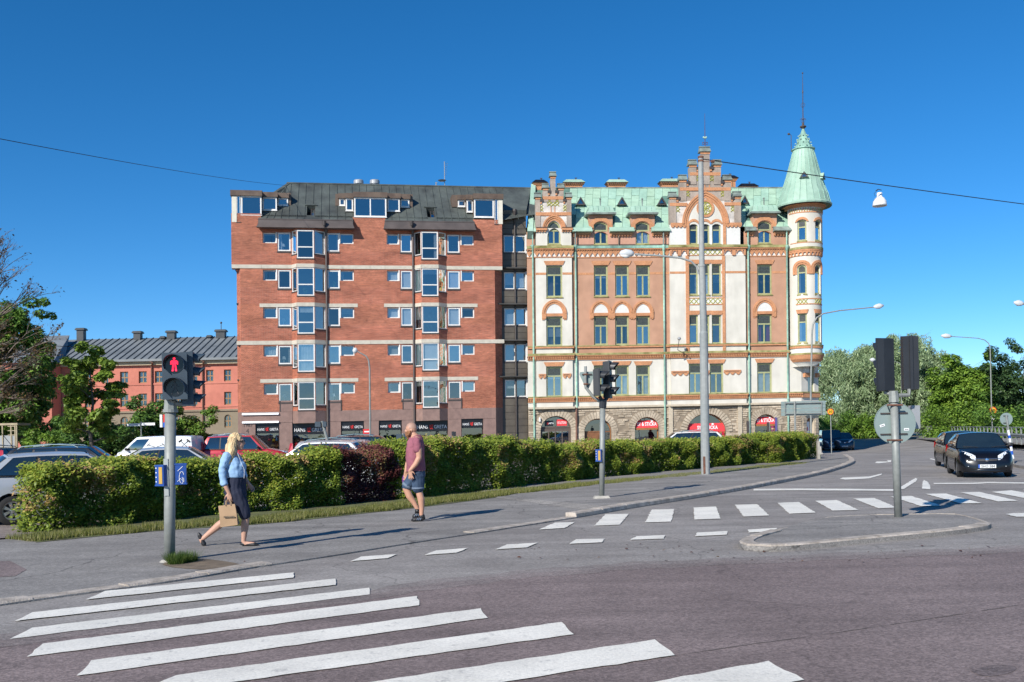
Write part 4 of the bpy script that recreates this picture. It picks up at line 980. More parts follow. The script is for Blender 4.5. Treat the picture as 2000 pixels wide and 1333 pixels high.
for i,q in enumerate(W_):
    if 'floor' in q and q['floor'] == 4 and False: continue
    t2 = T; w_ = ow[q['s']]; ex = None; cu = None; bl = None
    if q['s'] == 'D' and q['floor'] == 2: cu = ([(.15,.45)] if i % 2 else [(.45,.85)],M_pink)
    if q['s'] == 'E' and q['floor'] == 2: cu = ([(.12,.34),(.68,.92)],M_pink)
    if q['s'] == 'B' and q['floor'] == 2: bl = (.68,mat('iridescent_blind',(.45,.46,.47),.6,.15,1.5))
    if q['floor'] == 1 and q['s'] in 'CD': cu = ([(.55,.92)] if q['s'] == 'C' else [(.15,.45),(.6,.9)],M_curt)
    if cu is None and bl is None and rnd.random() < .4: ex = 'plant'
    vb = ([('v',(q['u0'] + q['u1']) / 2,q['v0'] + .1,q['lead'])] if q['vbar'] else [])
    f = window(orn,T,q['u0'] + .005,q['u1'] - .005,q['v0'],q['v1'] - .005,w_ - .13,q['kind'],q['rise'],fw=.12 if q['vbar'] else .10,fd=.09,mf=M_frame_g,bars=[('h',q['lead'] - .06)] + vb,lead=q['lead'] + .02,sill=(.10,.20),msill=M_moss,curtain=cu,blind=bl,extra=ex)
    # flat gauged lintels, wider at the top
    if q['floor'] in (1,2,3):
        n = 7; lo,hi = q['v1'] + .03,q['v1'] + .36; o0,o1 = .04,.20
        if q['floor'] == 2 and q['s'] in 'BCE': hi = q['v1'] + .26; o1 = .06
        p = MB(T); p.add([(q['u0'] - o0,lo,w_),(q['u1'] + o0,lo,w_),(q['u1'] + o1,hi,w_),(q['u0'] - o1,hi,w_)] + [(q['u0'] - o0,lo,w_ + .05),(q['u1'] + o0,lo,w_ + .05),(q['u1'] + o1,hi,w_ + .07),(q['u0'] - o1,hi,w_ + .07)],[(0,1,2,3),(4,5,6,7),(0,1,5,4),(1,2,6,5),(2,3,7,6),(3,0,4,7)]); p.build('lintel',M_ora,orn)
    if q['floor'] == 2 and q['s'] in 'BCE':      # pointed hood with white tympanum
        a,b = q['u0'] - .02,q['u1'] + .02; vs_ = q['v1'] + .26; t_ = .33 if q['s'] != 'C' else .28; rise = .78 if q['s'] == 'B' else .74
        A = arch(a,b,vs_,rise,'point',8); B = arch(a - t_,b + t_,vs_,rise + t_ * 1.05,'point',8); C = arch(a - t_ * .45,b + t_ * .45,vs_,rise + t_ * .45,'point',8)
        p = MB(T); p.band(A,C,w_ - .02,w_ + .06); p.band(C,B,w_ - .02,w_ + .12)
        for x0,x1 in ((a - t_,a),(b,b + t_)): p.box(x0,x1,vs_ - .42,vs_,w_ - .02,w_ + .10); p.box(x0 + (.02 if x0 < a else .10),x1 - (.10 if x0 < a else .02),vs_ - .52,vs_ - .42,w_ - .02,w_ + .07)
        p.build('window_hood',M_ora,orn)
        p = MB(T); p.add([(x,y,w_ + .012) for x,y in A],[tuple(range(len(A)))]); p.build('tympanum',M_wht2,orn)
# ---- horizontal courses
def course(u0,u1,v0,v1,w0,w1,m,name): q = MB(T); q.box(u0,u1,v0,v1,w0 - .02,w1); return q.build(name,m,orn)
def dentils(u0,u1,v0,v1,w0,w1,step,m=M_ora,fill=.5,name='dentil_row'):
    q = MB(T); n = max(1,int((u1 - u0) / step))
    for i in range(n): a = u0 + (u1 - u0) * i / n; q.box(a,a + (u1 - u0) / n * fill,v0,v1,w0,w1)
    o = q.build(name,m,orn); o['kind'] = 'stuff'; return o
u_end = {'A': 0,'B': .12,'C': 0,'D': .12,'E': 0}
for k in 'ABCDE':
    a,b = su[k]; w_ = ow[k]; a -= u_end[k]; b += u_end[k]
    course(a,b,v_c1[0],v_c1[0] + .10,w_,w_ + .08,M_ora,'brick_course'); course(a,b,v_c1[0] + .10,v_c1[1] - .10,w_,w_ + .04,M_ora,'brick_course'); dentils(a,b,v_c1[0] + .10,v_c1[1] - .10,w_ + .04,w_ + .14,.17); course(a,b,v_c1[1] - .10,v_c1[1],w_,w_ + .18,M_ora,'brick_course'); course(a,b,v_c1[1] + .003,v_c1[1] + .09,w_,w_ + .20,M_moss,'mossy_ledge')
    course(a,b,v_c2[0],v_c2[0] + .09,w_,w_ + .10,M_ora,'brick_course'); course(a,b,v_c2[0] + .09,v_c2[1] - .06,w_,w_ + .06,M_ora,'brick_course'); dentils(a,b,v_c2[0] + .09,v_c2[1] - .06,w_ + .06,w_ + .17,.14); course(a,b,v_c2[1] - .06,v_c2[1],w_,w_ + .22,M_ora,'brick_course'); course(a,b,v_c2[1] + .003,v_c2m,w_,w_ + .24,M_moss,'mossy_ledge')
    course(a,b,v_c3[0],v_c3[1],w_,w_ + .12,M_ora,'brick_course'); course(a,b,v_c3[1] + .003,v_c3[1] + .08,w_,w_ + .14,M_moss,'mossy_ledge')
    course(a,b,v_st - .06,v_st + .10,w_,w_ + .16,M_pale,'stone_ledge')
    # main cornice: zigzag with white triangles
    if k in 'ABCE':
        course(a,b,v_c4[0] - .08,v_c4[0],w_,w_ + .05,M_ora,'brick_course'); q = MB(T); q.quad((a,v_c4[0],w_ + .006),(b,v_c4[0],w_ + .006),(b,v_c4[1],w_ + .006),(a,v_c4[1],w_ + .006)); q.build('frieze',M_wht2,orn)
        n = max(1,round((b - a) / .42)); q = MB(T); vm = v_c4[0] + (v_c4[1] - v_c4[0]) * .52
        for i in range(n):
            x0 = a + (b - a) * i / n; x1 = a + (b - a) * (i + 1) / n; q.prism([(x0,vm),((x0 + x1) / 2,v_c4[0]),(x1,vm)],w_,w_ + .09)
        q.box(a,b,vm,v_c4[1],w_,w_ + .10); o = q.build('zigzag_frieze',M_ora,orn); o['kind'] = 'stuff'; dentils(a,b,vm + .12,vm + .24,w_ + .10,w_ + .16,.2);
    course(a,b,v_c4[1] - .1,v_c4[1],w_,w_ + .22,M_ora,'brick_course'); course(a,b,v_c4[1] + .003,v_c4m + .02,w_,w_ + .26,M_ver2 if k == 'C' else M_moss,'cornice_flashing')
vo = H(534.5);
for k in 'ABCDE':       # the thin orange course at the third-floor transoms
    a,b = su[k]; w_ = ow[k]; xs = [a] + sum([[q['u0'] - .01,q['u1'] + .01] for q in W_ if q['s'] == k and q['floor'] == 3],[]) + [b]
    for i in range(0,len(xs),2):
        if xs[i + 1] - xs[i] > .3: course(xs[i],xs[i + 1],vo - .09,vo + .09,w_,w_ + .015,M_ora,'orange_course')
# D: pilaster strips, diamond friezes, arched brackets
a,b = su['D']
pil = [(U(1338.5),U(1344.5)),(U(1409.5),U(1415))]
for x0,x1 in pil: course(x0,x1,v_c2m,v_c4[0],W_D,W_D + .07,M_ora,'pilaster')
def lattice(u0,u1,v0,v1,w_,n,root=orn):
    q = MB(T)
    for i in range(n):
        x0 = u0 + (u1 - u0) * i / n; x1 = u0 + (u1 - u0) * (i + 1) / n
        for p0,p1 in (((x0,v0),(x1,v1)),((x0,v1),(x1,v0))): q.tube([(p0[0],p0[1],w_ + .02),(p1[0],p1[1],w_ + .02)],.035,4)
    o = q.build('lattice_tiles',M_olive,root); o['kind'] = 'stuff'; return o
def friez(y0,y1):
    v0,v1 = H(y1,1377),H(y0,1377); course(pil[0][1],pil[1][0],v0 - .07,v0,W_D,W_D + .04,M_ora,'brick_course'); course(pil[0][1],pil[1][0],v1,v1 + .07,W_D,W_D + .04,M_ora,'brick_course'); q = MB(T); q.quad((pil[0][1],v0,W_D + .006),(pil[1][0],v0,W_D + .006),(pil[1][0],v1,W_D + .006),(pil[0][1],v1,W_D + .006)); q.build('frieze',M_wht2,orn); lattice(pil[0][1],pil[1][0],v0,v1,W_D,7)
friez(584,595); friez(488.5,499)
for x0,x1 in ((a,pil[0][1]),(pil[1][0],b)):   # arched corbel blocks
    q = MB(T); v0,v1 = v_c4[0],v_c4[1]; n = 2; q.box(x0,x1,v0 + .42,v1,W_D,W_D + .12)
    for i in range(n):
        c0 = x0 + (x1 - x0) * (i + .12) / n; c1 = x0 + (x1 - x0) * (i + .88) / n; A = arch(c0 + .12,c1 - .12,v0 + .15,.25,'round',5); B = [(x,v0 + .43) for x,y in A]; q.band(A,B,W_D,W_D + .12)
    for i in range(n + 1): c0 = x0 + (x1 - x0) * i / n; q.box(max(x0,c0 - .14),min(x1,c0 + .14),v0,v0 + .43,W_D,W_D + .118)
    q.build('corbel_arches',M_ora,orn); q = MB(T); q.quad((x0,v0,W_D + .008),(x1,v0,W_D + .008),(x1,v1,W_D + .008),(x0,v1,W_D + .008)); q.build('frieze',M_wht2,orn)
def bracket(x0,x1,yt,yb,w_,s_='B'):
    u0,u1,v1,v0 = U(x0,yt,w_),U(x1,yt,w_),H(yt,(x0 + x1) / 2,w_),H(yb,(x0 + x1) / 2,w_); q = MB(T); q.box(u0,u1,v0 + (v1 - v0) * .45,v1,w_,w_ + .08); n = max(2,round((u1 - u0) / .55))
    for i in range(n): c = u0 + (u1 - u0) * (i + .5) / n; hw = (u1 - u0) / n * .36; q.prism([(c - hw,v0 + (v1 - v0) * .45),(c - hw * .7,v0 + (v1 - v0) * .15),(c,v0),(c + hw * .7,v0 + (v1 - v0) * .15),(c + hw,v0 + (v1 - v0) * .45)],w_,w_ + .075)
    q.build('brick_label',M_ora,orn); dentils(u0 + .12,u1 - .12,v0 + (v1 - v0) * .66,v0 + (v1 - v0) * .84,w_ + .08,w_ + .10,.1,M_dark,.5,'label_slots')
for x0,x1,y in ((1052,1066.5,731),(1099,1115.5,730),(1311,1345,725),(1372,1385.5,724),(1413.5,1447,723)): bracket(x0,x1,y,y + 9.5,W_B)
# pale rims of the tan sections next to the risalits
# ---- attic storey
v_a0 = v_c4m + .02; v_a1 = v_ev
attic = [('C',1117,1308,M_sal),('E',1455,1540,M_tan),('A',1030,1046.5,M_tan)]
dorm = [(1150,1196.5,1160,1187,420,434,477.5,1144,1202,400),(1232,1278.5,1241.5,1268.5,420,434,477.5,1226,1284,400),(1470,1517,1480,1506.5,418,432.5,476,1464.5,1521.5,398.5)]
wa = -0.15
dh = []
for d in dorm: xm = (d[2] + d[3]) / 2; dh.append((U(d[2],455,wa),U(d[3],455,wa),H(d[6],xm,wa),H(d[5],xm,wa),'seg',.26))
for k,x0,x1,m_ in attic:
    q = MB(T); wall_holes(q,U(x0),U(x1),v_a0,v_a1,dh,wa,.25); q.build('attic_wall',m_,orn)
for d,h in zip(dorm,dh):
    xm = (d[2] + d[3]) / 2; u0,u1 = U(d[0],430,wa),U(d[1],430,wa); vt = H(d[4],xm,wa)
    q = MB(T); wall_holes(q,u0,u1,v_a1 + .002,vt,[h],wa,.25);
    for e in (u0,u1): q.quad((e,v_a1,wa),(e,vt,wa),(e,vt,wa - 2.6),(e,v_a1,wa - 2.6))
    q.build('dormer_wall',M_tan,orn)
    a,b,c,dd = h[:4]; vb = c + (dd - c) * .62
    window(orn,T,a,b,c,dd,wa - .12,'seg',.26,fw=.12,fd=.09,mf=M_frame_g,bars=[('h',vb),('v',(a + b) / 2,c + .1,vb)],lead=vb + .06,sill=(.09,.2),msill=M_moss,blind=(1.0,M_blind) if d[0] == 1232 else None)
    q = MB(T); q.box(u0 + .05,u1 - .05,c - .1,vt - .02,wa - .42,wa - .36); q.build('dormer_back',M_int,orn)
    A = arch(a - .03,b + .03,dd - .24,.30,'seg',8); B = arch(a - .38,b + .38,dd - .24,.62,'seg',8)
    q = MB(T); q.band(A,B,wa - .02,wa + .07); q.box(a - .40,a - .03,dd - .50,dd - .23,wa - .02,wa + .065); q.box(b + .03,b + .40,dd - .50,dd - .23,wa - .02,wa + .065); q.build('dormer_arch',M_ora,orn)
    # swept copper hood with boxed eave
    r0,r1 = U(d[7],420,wa),U(d[8],420,wa); v0 = vt; v1 = H(d[9],xm,wa)
    q = MB(T); q.box(r0,r1,v0 - .02,v0 + .12,wa - 2.4,wa + .42); q.build('dormer_eave',M_cap,orn)
    q = MB(T); n = 8; rings = [(0,.40,0.12),(.10,.34,.20),(.30,.30,.34),(.34,.22,.62),(.52,.05,.86),(.95,-.25,.95)]
    V = []; hw = (r1 - r0) / 2; uc = (r0 + r1) / 2; hh = (v1 - v0)
    for ins,wf,tv in rings: V += [(uc - hw + ins * .62,v0 + hh * tv,wa - 2.3),(uc - hw + ins * .62,v0 + hh * tv,wa + wf),(uc + hw - ins * .62,v0 + hh * tv,wa + wf),(uc + hw - ins * .62,v0 + hh * tv,wa - 2.3)]
    Fc = []
    for i in range(len(rings) - 1):
        for j in range(3): Fc.append((4 * i + j,4 * i + j + 1,4 * i + 5 + j,4 * i + 4 + j))
    m_ = 4 * (len(rings) - 1); Fc.append((m_,m_ + 1,m_ + 2,m_ + 3)); q.add(V,Fc)
    hood = q.build('dormer_hood',M_ver,orn)
    for t_ in (-.55,-.2,.2,.55): q = MB(T); q.tube([(uc + hw * t_,v0 + hh * .34,wa + .32),(uc + hw * t_,v0 + hh * .62,wa + .25),(uc + hw * t_ * .95,v0 + hh * .88,wa + .04)],.022,4); q.build('hood_seam',M_ver2,hood)
    q = MB(T); q.tube([(uc,v1 - .1,wa - .1),(uc,v1 + .35,wa - .1),(uc,v1 + .5,wa - .1)],[.05,.06,.02],6); q.ball((uc,v1 + .48,wa - .1),.09,8); q.build('hood_finial',M_cap,orn)
# eave pieces between dormers
for x0,x1,m_ in ((1030,1046,M_ver),(1116.5,1156,M_ver),(1190,1238,M_ver),(1272,1308,M_ver),(1455,1476,M_cap),(1510,1543,M_cap)):
    u0,u1 = U(x0,448),U(x1,448); q = MB(T); ve = v_ev; q.add([(u0,ve,.38),(u1,ve,.38),(u1,ve + .34,.0),(u0,ve + .34,.0),(u0,ve - .06,.38),(u1,ve - .06,.38),(u1,ve - .10,-.1),(u0,ve - .10,-.1)],[(0,1,2,3),(0,1,5,4),(4,5,6,7),(0,3,7,4),(1,2,6,5)]); q.build('eave_gutter',m_,orn)
    course(u0 + .1,u1 - .1,v_ev - .28,v_ev - .11,wa,wa + .22,M_ora,'brick_course'); dentils(u0 + .1,u1 - .1,v_ev - .40,v_ev - .28,wa,wa + .16,.22)
course(U(1117),U(1308),v_a0 - .01,v_a0 + .18,wa,wa + .05,M_copb,'attic_skirting')
# ---- roof: steep green copper, laid in sheets
rw = -4.2; vrr = OF.h(1240,368,rw)
Rf = lambda u,t: (u,v_ev + .30 + (vrr - v_ev - .30) * t,.02 + (rw - .02) * t)
ra,rb = U(1031,450),U(1545,450); ra2,rb2 = OF.u(1037,368,rw),OF.u(1545,367,rw)
LO = math.hypot(vrr - v_ev - .3,.02 - rw); co_,so2_ = (.02 - rw) / LO,(vrr - v_ev - .3) / LO
TO = lambda a,s_,c: T(a + ((ra2 + (rb2 - ra2) * (a - ra) / (rb - ra)) - a) * s_ / LO,v_ev + .3 + s_ * so2_ + c * co_,.02 - s_ * co_ + c * so2_)
q = MB(TO); wall_holes(q,ra,rb,0,LO,[(U(d[0],430) + .02,U(d[1],430) - .02,0,LO * .26,None,0,0.0) for d in dorm],0.0,.0); q.build('roof_base',M_seam,orn)
q = MB(T); q.add([Rf(ra2,1),Rf(rb2 - 2,1),(rb2 - 2,vrr - 4,rw - 6),(ra2,vrr - 4,rw - 6)],[(0,1,2,3)])
oroof = q.build('roof',M_ver,orn)
sl_ = math.atan2(vrr - v_ev - .3,-rw); nv,nw = math.cos(sl_) * .02,math.sin(sl_) * .02
shA = [mat('verdigris_sheet_%d' % i,c,.6,.08,.8,c2=c2,fine=.08,fscale=3,detail=6) for i,(c,c2) in enumerate((((.29,.46,.35),(.35,.52,.40)),((.31,.47,.35),(.36,.52,.39)),((.28,.45,.35),(.34,.51,.40)),((.31,.46,.33),(.36,.51,.38))))]
nx = 34
def blocked(u,v):
    return any(U(d[0],430) - .1 < u < U(d[1],430) + .1 and v < H(402,1240) for d in dorm) or (U(1046,430) < u < U(1116,430)) or (U(1309,430) < u < U(1447,430) and v < H(366))
for i in range(nx):
    t_off = rnd.uniform(-.05,.05); cuts = [0] + [min(.95,max(.06,c + rnd.uniform(-.05,.05))) for c in ((.3,.55,.8) if i % 2 else (.2,.45,.7))] + [1.0]
    for c0,c1 in zip(cuts,cuts[1:]):
        t0 = i / nx; t1 = (i + 1) / nx
        P = [Rf(ra + (rb - ra) * (t0 + (0)),c0),Rf(ra + (rb - ra) * t1,c0),Rf(ra2 + (rb2 - ra2) * t1,c1),Rf(ra2 + (rb2 - ra2) * t0,c1)]
        P = [(ra + (rb - ra) * tt + ((ra2 + (rb2 - ra2) * tt) - (ra + (rb - ra) * tt)) * c,Rf(0,c)[1],Rf(0,c)[2]) for tt,c in ((t0,c0),(t1,c0),(t1,c1),(t0,c1))]
        if blocked((P[0][0] + P[1][0]) / 2,(P[0][1] + P[2][1]) / 2): continue
        g_ = .014; q = MB(T); P = [(P[0][0] + g_,P[0][1] + g_,P[0][2]),(P[1][0] - g_,P[1][1] + g_,P[1][2]),(P[2][0] - g_,P[2][1] - g_,P[2][2]),(P[3][0] + g_,P[3][1] - g_,P[3][2])]
        h_ = rnd.uniform(.6,1.3); top = [(x,y + nv * h_,z + nw * h_) for x,y,z in P]
        q.add(P + top,[(4,5,6,7),(0,1,5,4),(1,2,6,5),(2,3,7,6),(3,0,4,7)]); q.build('copper_sheet',rnd.choice(shA),oroof)
oroof.data.materials[0] = M_seam
q = MB(T); q.tube([(ra2,vrr + .02,rw),(rb2,vrr + .02,rw)],.08,6); q.build('ridge_cap',M_cap,oroof)
# fire wall at the left end
q = MB(T); w0 = .35; uu = U(1029.5,448); P0 = (v_ev - .05,.5); P1 = (vrr + .35,rw + .1)
q.add([(uu - .02,P0[0],P0[1]),(uu + .42,P0[0],P0[1]),(OF.u(1046,360,rw),P1[0],P1[1]),(OF.u(1037,360,rw),P1[0],P1[1]),(uu - .02,P0[0] - .5,P0[1] - .6),(uu + .42,P0[0] - .5,P0[1] - .6),(OF.u(1046,360,rw),P1[0] - 1,P1[1]),(OF.u(1037,360,rw),P1[0] - 1,P1[1])],[(0,1,2,3),(0,4,5,1),(1,5,6,2),(3,2,6,7),(0,3,7,4)]); q.build('fire_wall_capping',M_ver,orn)
# triangular roof lights
def trilight(x,yb,yt,half,T_=T,wq=None):
    v0 = OF.h(x,yb,-1.6); t = (v0 - v_ev - .3) / (vrr - v_ev - .3); b = Rf(OF.u(x,yb,rw * t),t); hgt = .70; hw = half
    q = MB(T); q.add([(b[0] - hw,b[1],b[2] + .30),(b[0] + hw,b[1],b[2] + .30),(b[0],b[1] + hgt,b[2] + .30),(b[0] - hw * 1.1,b[1],b[2] + .02),(b[0] + hw * 1.1,b[1],b[2] + .02),(b[0],b[1] + hgt,b[2] - .75)],[(0,2,5,3),(1,4,5,2)]); lt = q.build('roof_light',M_ver,oroof)
    q = MB(T); A = [(b[0] - hw,b[1]),(b[0],b[1] + hgt),(b[0] + hw,b[1])]; B = [(b[0] - hw + .17,b[1] + .09),(b[0],b[1] + hgt - .17),(b[0] + hw - .17,b[1] + .09)]; q.band(A,B,b[2] + .2,b[2] + .36,close=True); q.build('light_frame',M_dark,lt)
    q = MB(T); q.add([(x_,y_,b[2] + .27) for x_,y_ in B],[(0,1,2)]); q.build('pane',M_glass,lt)
for x in (1133,1213.5,1291): trilight(x,399,384,.42)
trilight(1452.5,396,383,.38)
# downpipes
for x in (1041.5,1124.8,1296.5,1461.3,1536.8):
    lo = .2; b_ = downpipe(orn,T,U(x,640),lo if x != 1124.8 else v_st,OF.h(x,490),.14 if x not in (1461.3,1296.5) else .16,M_ver2,.075)
    q = MB(T); q.tube([(U(x,640),OF.h(x,490) + .3,.14),(U(x,640),OF.h(x,452),.16)],.06,8); q.build('downpipe',M_cap if x in (1124.8,1296.5) else M_ver2,orn)
q = MB(T); q.tube([(U(1125.2,830),.2,.2),(U(1125.2,830),v_st,.2)],.075,8); q.build('downpipe',mat('rusty_brown_pipe',(.16,.075,.05),.6,.2,3),orn)
for x0 in (1208.5,): q = MB(T); q.tube([(U(x0,460),v_a0,wa + .1),(U(x0,460),v_ev,wa + .12)],.055,8); q.build('downpipe',M_copb,orn)
# ---- gables
def capped(u0,u1,v0,v1,w_,cap,th=.5):
    q = MB(T); q.box(u0,u1,v0,v1 - cap - .18,w_ - th,w_); q.build('gable_merlon',M_gry,orn); course(u0 - .02,u1 + .02,v1 - cap - .18,v1 - cap,w_ - .04,w_ + .04,M_ora,'brick_course')
    q = MB(T); a,b = u0 - .10,u1 + .10; q.add([(a,v1 - cap,w_ - th - .1),(b,v1 - cap,w_ - th - .1),(b,v1 - cap,w_ + .14),(a,v1 - cap,w_ + .14),(a + .06,v1 - .06,w_ - th * .6),(b - .06,v1 - .06,w_ - th * .6),(b - .06,v1 - .06,w_ - th * .3),(a + .06,v1 - .06,w_ - th * .3)],[(0,3,2,1),(4,5,6,7),(0,1,5,4),(1,2,6,5),(2,3,7,6),(3,0,4,7)])
    q.box(a + .02,b - .02,v1 - .06,v1,w_ - th * .7,w_ - th * .15); q.build('merlon_cap',M_cap,orn)
def gable(w_,blocks,merl,steps,bands,patch):
    """blocks: wall pieces (x0,x1,ybottom,ytop); merl: (x0,x1,ybase,ytop)"""
    for (x0,x1,y0,y1,m_,hs) in blocks:
        xm = (x0 + x1) / 2; q = MB(T); wall_holes(q,U(x0,y0,w_),U(x1,y0,w_),H(y0,xm,w_),H(y1,xm,w_),hs,w_,.28)
        for e in (x0,x1): q.quad((U(e,y0,w_),H(y0,xm,w_),w_),(U(e,y0,w_),H(y1,xm,w_),w_),(U(e,y0,w_),H(y1,xm,w_),w_ - .5),(U(e,y0,w_),H(y0,xm,w_),w_ - .5))
        q.quad((U(x0,y0,w_),H(y1,xm,w_),w_),(U(x1,y0,w_),H(y1,xm,w_),w_),(U(x1,y0,w_),H(y1,xm,w_),w_ - .5),(U(x0,y0,w_),H(y1,xm,w_),w_ - .5)); q.quad((U(x0,y0,w_),H(y0,xm,w_),w_ - .5),(U(x1,y0,w_),H(y0,xm,w_),w_ - .5),(U(x1,y0,w_),H(y1,xm,w_),w_ - .5),(U(x0,y0,w_),H(y1,xm,w_),w_ - .5)); q.build('gable_wall',m_,orn)
    for (x0,x1,y0,y1,cp) in merl: xm = (x0 + x1) / 2; capped(U(x0,y1,w_),U(x1,y1,w_),H(y0,xm,w_),H(y1,xm,w_),w_ + .06,cp)
    for (x0,x1,y) in steps:
        xm = (x0 + x1) / 2; v = H(y,xm,w_); q = MB(T); q.box(U(x0,y,w_),U(x1,y,w_),v,v + .22,w_ - .55,w_ + .12); q.build('step_cap',M_dark,orn); dentils(U(x0,y,w_) + .03,U(x1,y,w_),v - .16,v - .01,w_,w_ + .09,.22)
    for (x0,x1,y) in bands: xm = (x0 + x1) / 2; v = H(y,xm,w_); course(U(x0,y,w_),U(x1,y,w_),v - .13,v + .13,w_,w_ + .075,M_ora,'brick_course')
hB = [(q['u0'],q['u1'],q['v0'],q['v1'],q['kind'],q['rise']) for q in W_ if q['s'] == 'B' and q['floor'] == 4]
hD = [(q['u0'],q['u1'],q['v0'],q['v1'],q['kind'],q['rise']) for q in W_ if q['s'] == 'D' and q['floor'] == 4]
gable(W_B,[(1047,1116,482,446,M_wht,hB),(1047,1116,446,395,M_patch,hB),(1060,1101,395,374.5,M_gry,[])],
      [(1045.5,1055,446,376,.42),(1106,1115.5,446,376,.42),(1060.5,1070.5,395,358,.42),(1090.5,1100.5,395,358,.42),(1075,1084.5,395,335,.42)],
      [(1054.5,1061,395),(1099.5,1106.5,394.5),(1069.5,1076,378),(1084,1091,378)],[(1060,1100,387.5),(1046,1115.5,418.5)],None)
gable(W_D,[(1309,1446,482,438,M_wht2,hD),(1309,1446,438,393,M_patch,[]),(1328,1427,393,361,M_gry,[]),(1347,1407,361,333,M_gry,[])],
      [(1307.5,1320,438,374.5,.48),(1433.5,1446.5,438,373.5,.48),(1327,1340,393,341,.48),(1413.5,1427,393,341,.48),(1346,1359.5,361,311.5,.48),(1393.5,1407.5,361,311.5,.48),(1368,1385.5,361,286,.48)],
      [(1320,1328.5,391),(1427,1434,390.5),(1340,1347.5,360),(1407,1414.5,359.5),(1359.5,1367.5,332),(1385,1394,331.5)],[(1347,1407,340.5),(1327.5,1427,370),(1308,1342,400),(1415,1446.5,399)],None)
# hood of the small gable window
def hood(x0,x1,ys,yt,t_px,w_,fill=None):
    a,b = U(x0,ys,w_),U(x1,ys,w_); vs_ = H(ys,(x0 + x1) / 2,w_); rise = H(yt,(x0 + x1) / 2,w_) - vs_; t_ = t_px / 24.6
    A = arch(a,b,vs_,rise,'point',12); C = arch(a - t_ * .4,b + t_ * .4,vs_,rise + t_ * .45,'point',12); C2 = arch(a - t_ * .7,b + t_ * .7,vs_,rise + t_ * .8,'point',12); B = arch(a - t_,b + t_,vs_,rise + t_ * 1.1,'point',12)
    q = MB(T); q.band(A,C,w_ - .02,w_ + .05); q.band(C,C2,w_ - .02,w_ + .11); q.band(C2,B,w_ - .02,w_ + .16); q.build('gable_arch',M_ora,orn)
    if fill: q = MB(T); q.add([(x,y,w_ + .012) for x,y in A],[tuple(range(len(A)))]); q.build('gable_panel',fill,orn)
    return a,b,vs_,rise
hood(1068.5,1095.5,447,431,9.5,W_B)
for x0,x1 in ((1046,1067.5),(1096.5,1117)): course(U(x0,450),U(x1,450),H(452,1080),H(447,1080),W_B,W_B + .20,M_ora,'brick_course'); dentils(U(x0,450),U(x1,450),H(455,1080),H(452,1080),W_B,W_B + .13,.2); course(U(x0,450),U(x1,450),H(447,1080) + .003,H(446,1080),W_B,W_B + .24,M_dark,'cornice_flashing')
hood(1344,1411,438,387.5,12.5,W_D,M_wht)
for x0,x1 in ((1339,1344.5),(1410.5,1416)): course(U(x0,460),U(x1,460),H(482,1377),H(438,1377),W_D,W_D + .08,M_ora,'pilaster')
for q_ in hD:
    a,b,c,d = q_[:4]; A = arch(a - .02,b + .02,d - .16,.19,'seg',6); B = arch(a - .13,b + .13,d - .16,.40,'seg',6); q = MB(T); q.band(A,B,W_D + .0,W_D + .06); q.build('window_arch',M_ora,orn)
for x0,x1 in ((1308.5,1338.5),(1416,1446.5)):
    course(U(x0,440),U(x1,440),H(443,1377),H(437,1377),W_D,W_D + .1,M_ora,'brick_course'); q = MB(T); u0,u1 = U(x0,440),U(x1,440); v1 = H(443,1377)
    for i in range(4): c = u0 + (u1 - u0) * (i + .5) / 4; q.prism([(c - .14,v1),(c - .07,v1 - .12),(c + .07,v1 - .12),(c + .14,v1)],W_D,W_D + .09)
    q.build('brick_label',M_ora,orn)
# rosette
uc,vc = U(1377.5,407,W_D),H(407.5,1377.5,W_D); q = MB(T)
ring = lambda r,n=28: [(uc + r * math.cos(2 * math.pi * i / n),vc + r * math.sin(2 * math.pi * i / n)) for i in range(n)]
q.band(ring(.54),ring(.74),W_D + .01,W_D + .08,close=True); q.build('rosette_ring',M_ora,orn)
q = MB(T)
for i in range(6):
    an = i * math.pi / 3; cx,cy = uc + .27 * math.cos(an),vc + .27 * math.sin(an); q.tube([(cx + .22 * math.cos(2 * math.pi * j / 14),cy + .22 * math.sin(2 * math.pi * j / 14),W_D + .04) for j in range(15)],.035,5)
q.tube([(uc + .5 * math.cos(2 * math.pi * j / 24),vc + .5 * math.sin(2 * math.pi * j / 24),W_D + .04) for j in range(25)],.03,5); q.ball((uc,vc,W_D + .04),.09,8); q.build('rosette_tracery',M_olive,orn)
# tile lattices on the gables
for x0,x1,y0,y1,n,w_ in ((1068.5,1091.5,391,403,3,W_B),(1054,1060.5,401,413,1,W_B),(1100,1106.5,401,413,1,W_B),(1359,1395,343,355,4,W_D),(1339.5,1347,373,385,1,W_D),(1407.5,1415,373,385,1,W_D),(1320,1327.5,403,415,1,W_D),(1427,1434.5,402,414,1,W_D)):
    u0,u1 = U(x0,y0,w_),U(x1,y0,w_); v1,v0 = H(y0,(x0 + x1) / 2,w_),H(y1,(x0 + x1) / 2,w_); vm = (v0 + v1) / 2; lattice(u0,u1,vm,v1,w_,n); lattice(u0,u1,v0,vm,w_,n)
for x,y0,y1,w_ in ((1076,404,415,W_B),(1083.5,404,415,W_B),(1376.5,356,367,W_D),(1385.5,356,367,W_D),(1368,356,367,W_D)): course(U(x - .8,y0,w_),U(x + .8,y0,w_),H(y1,x,w_),H(y0,x,w_),w_,w_ + .03,M_ora,'gable_rib')
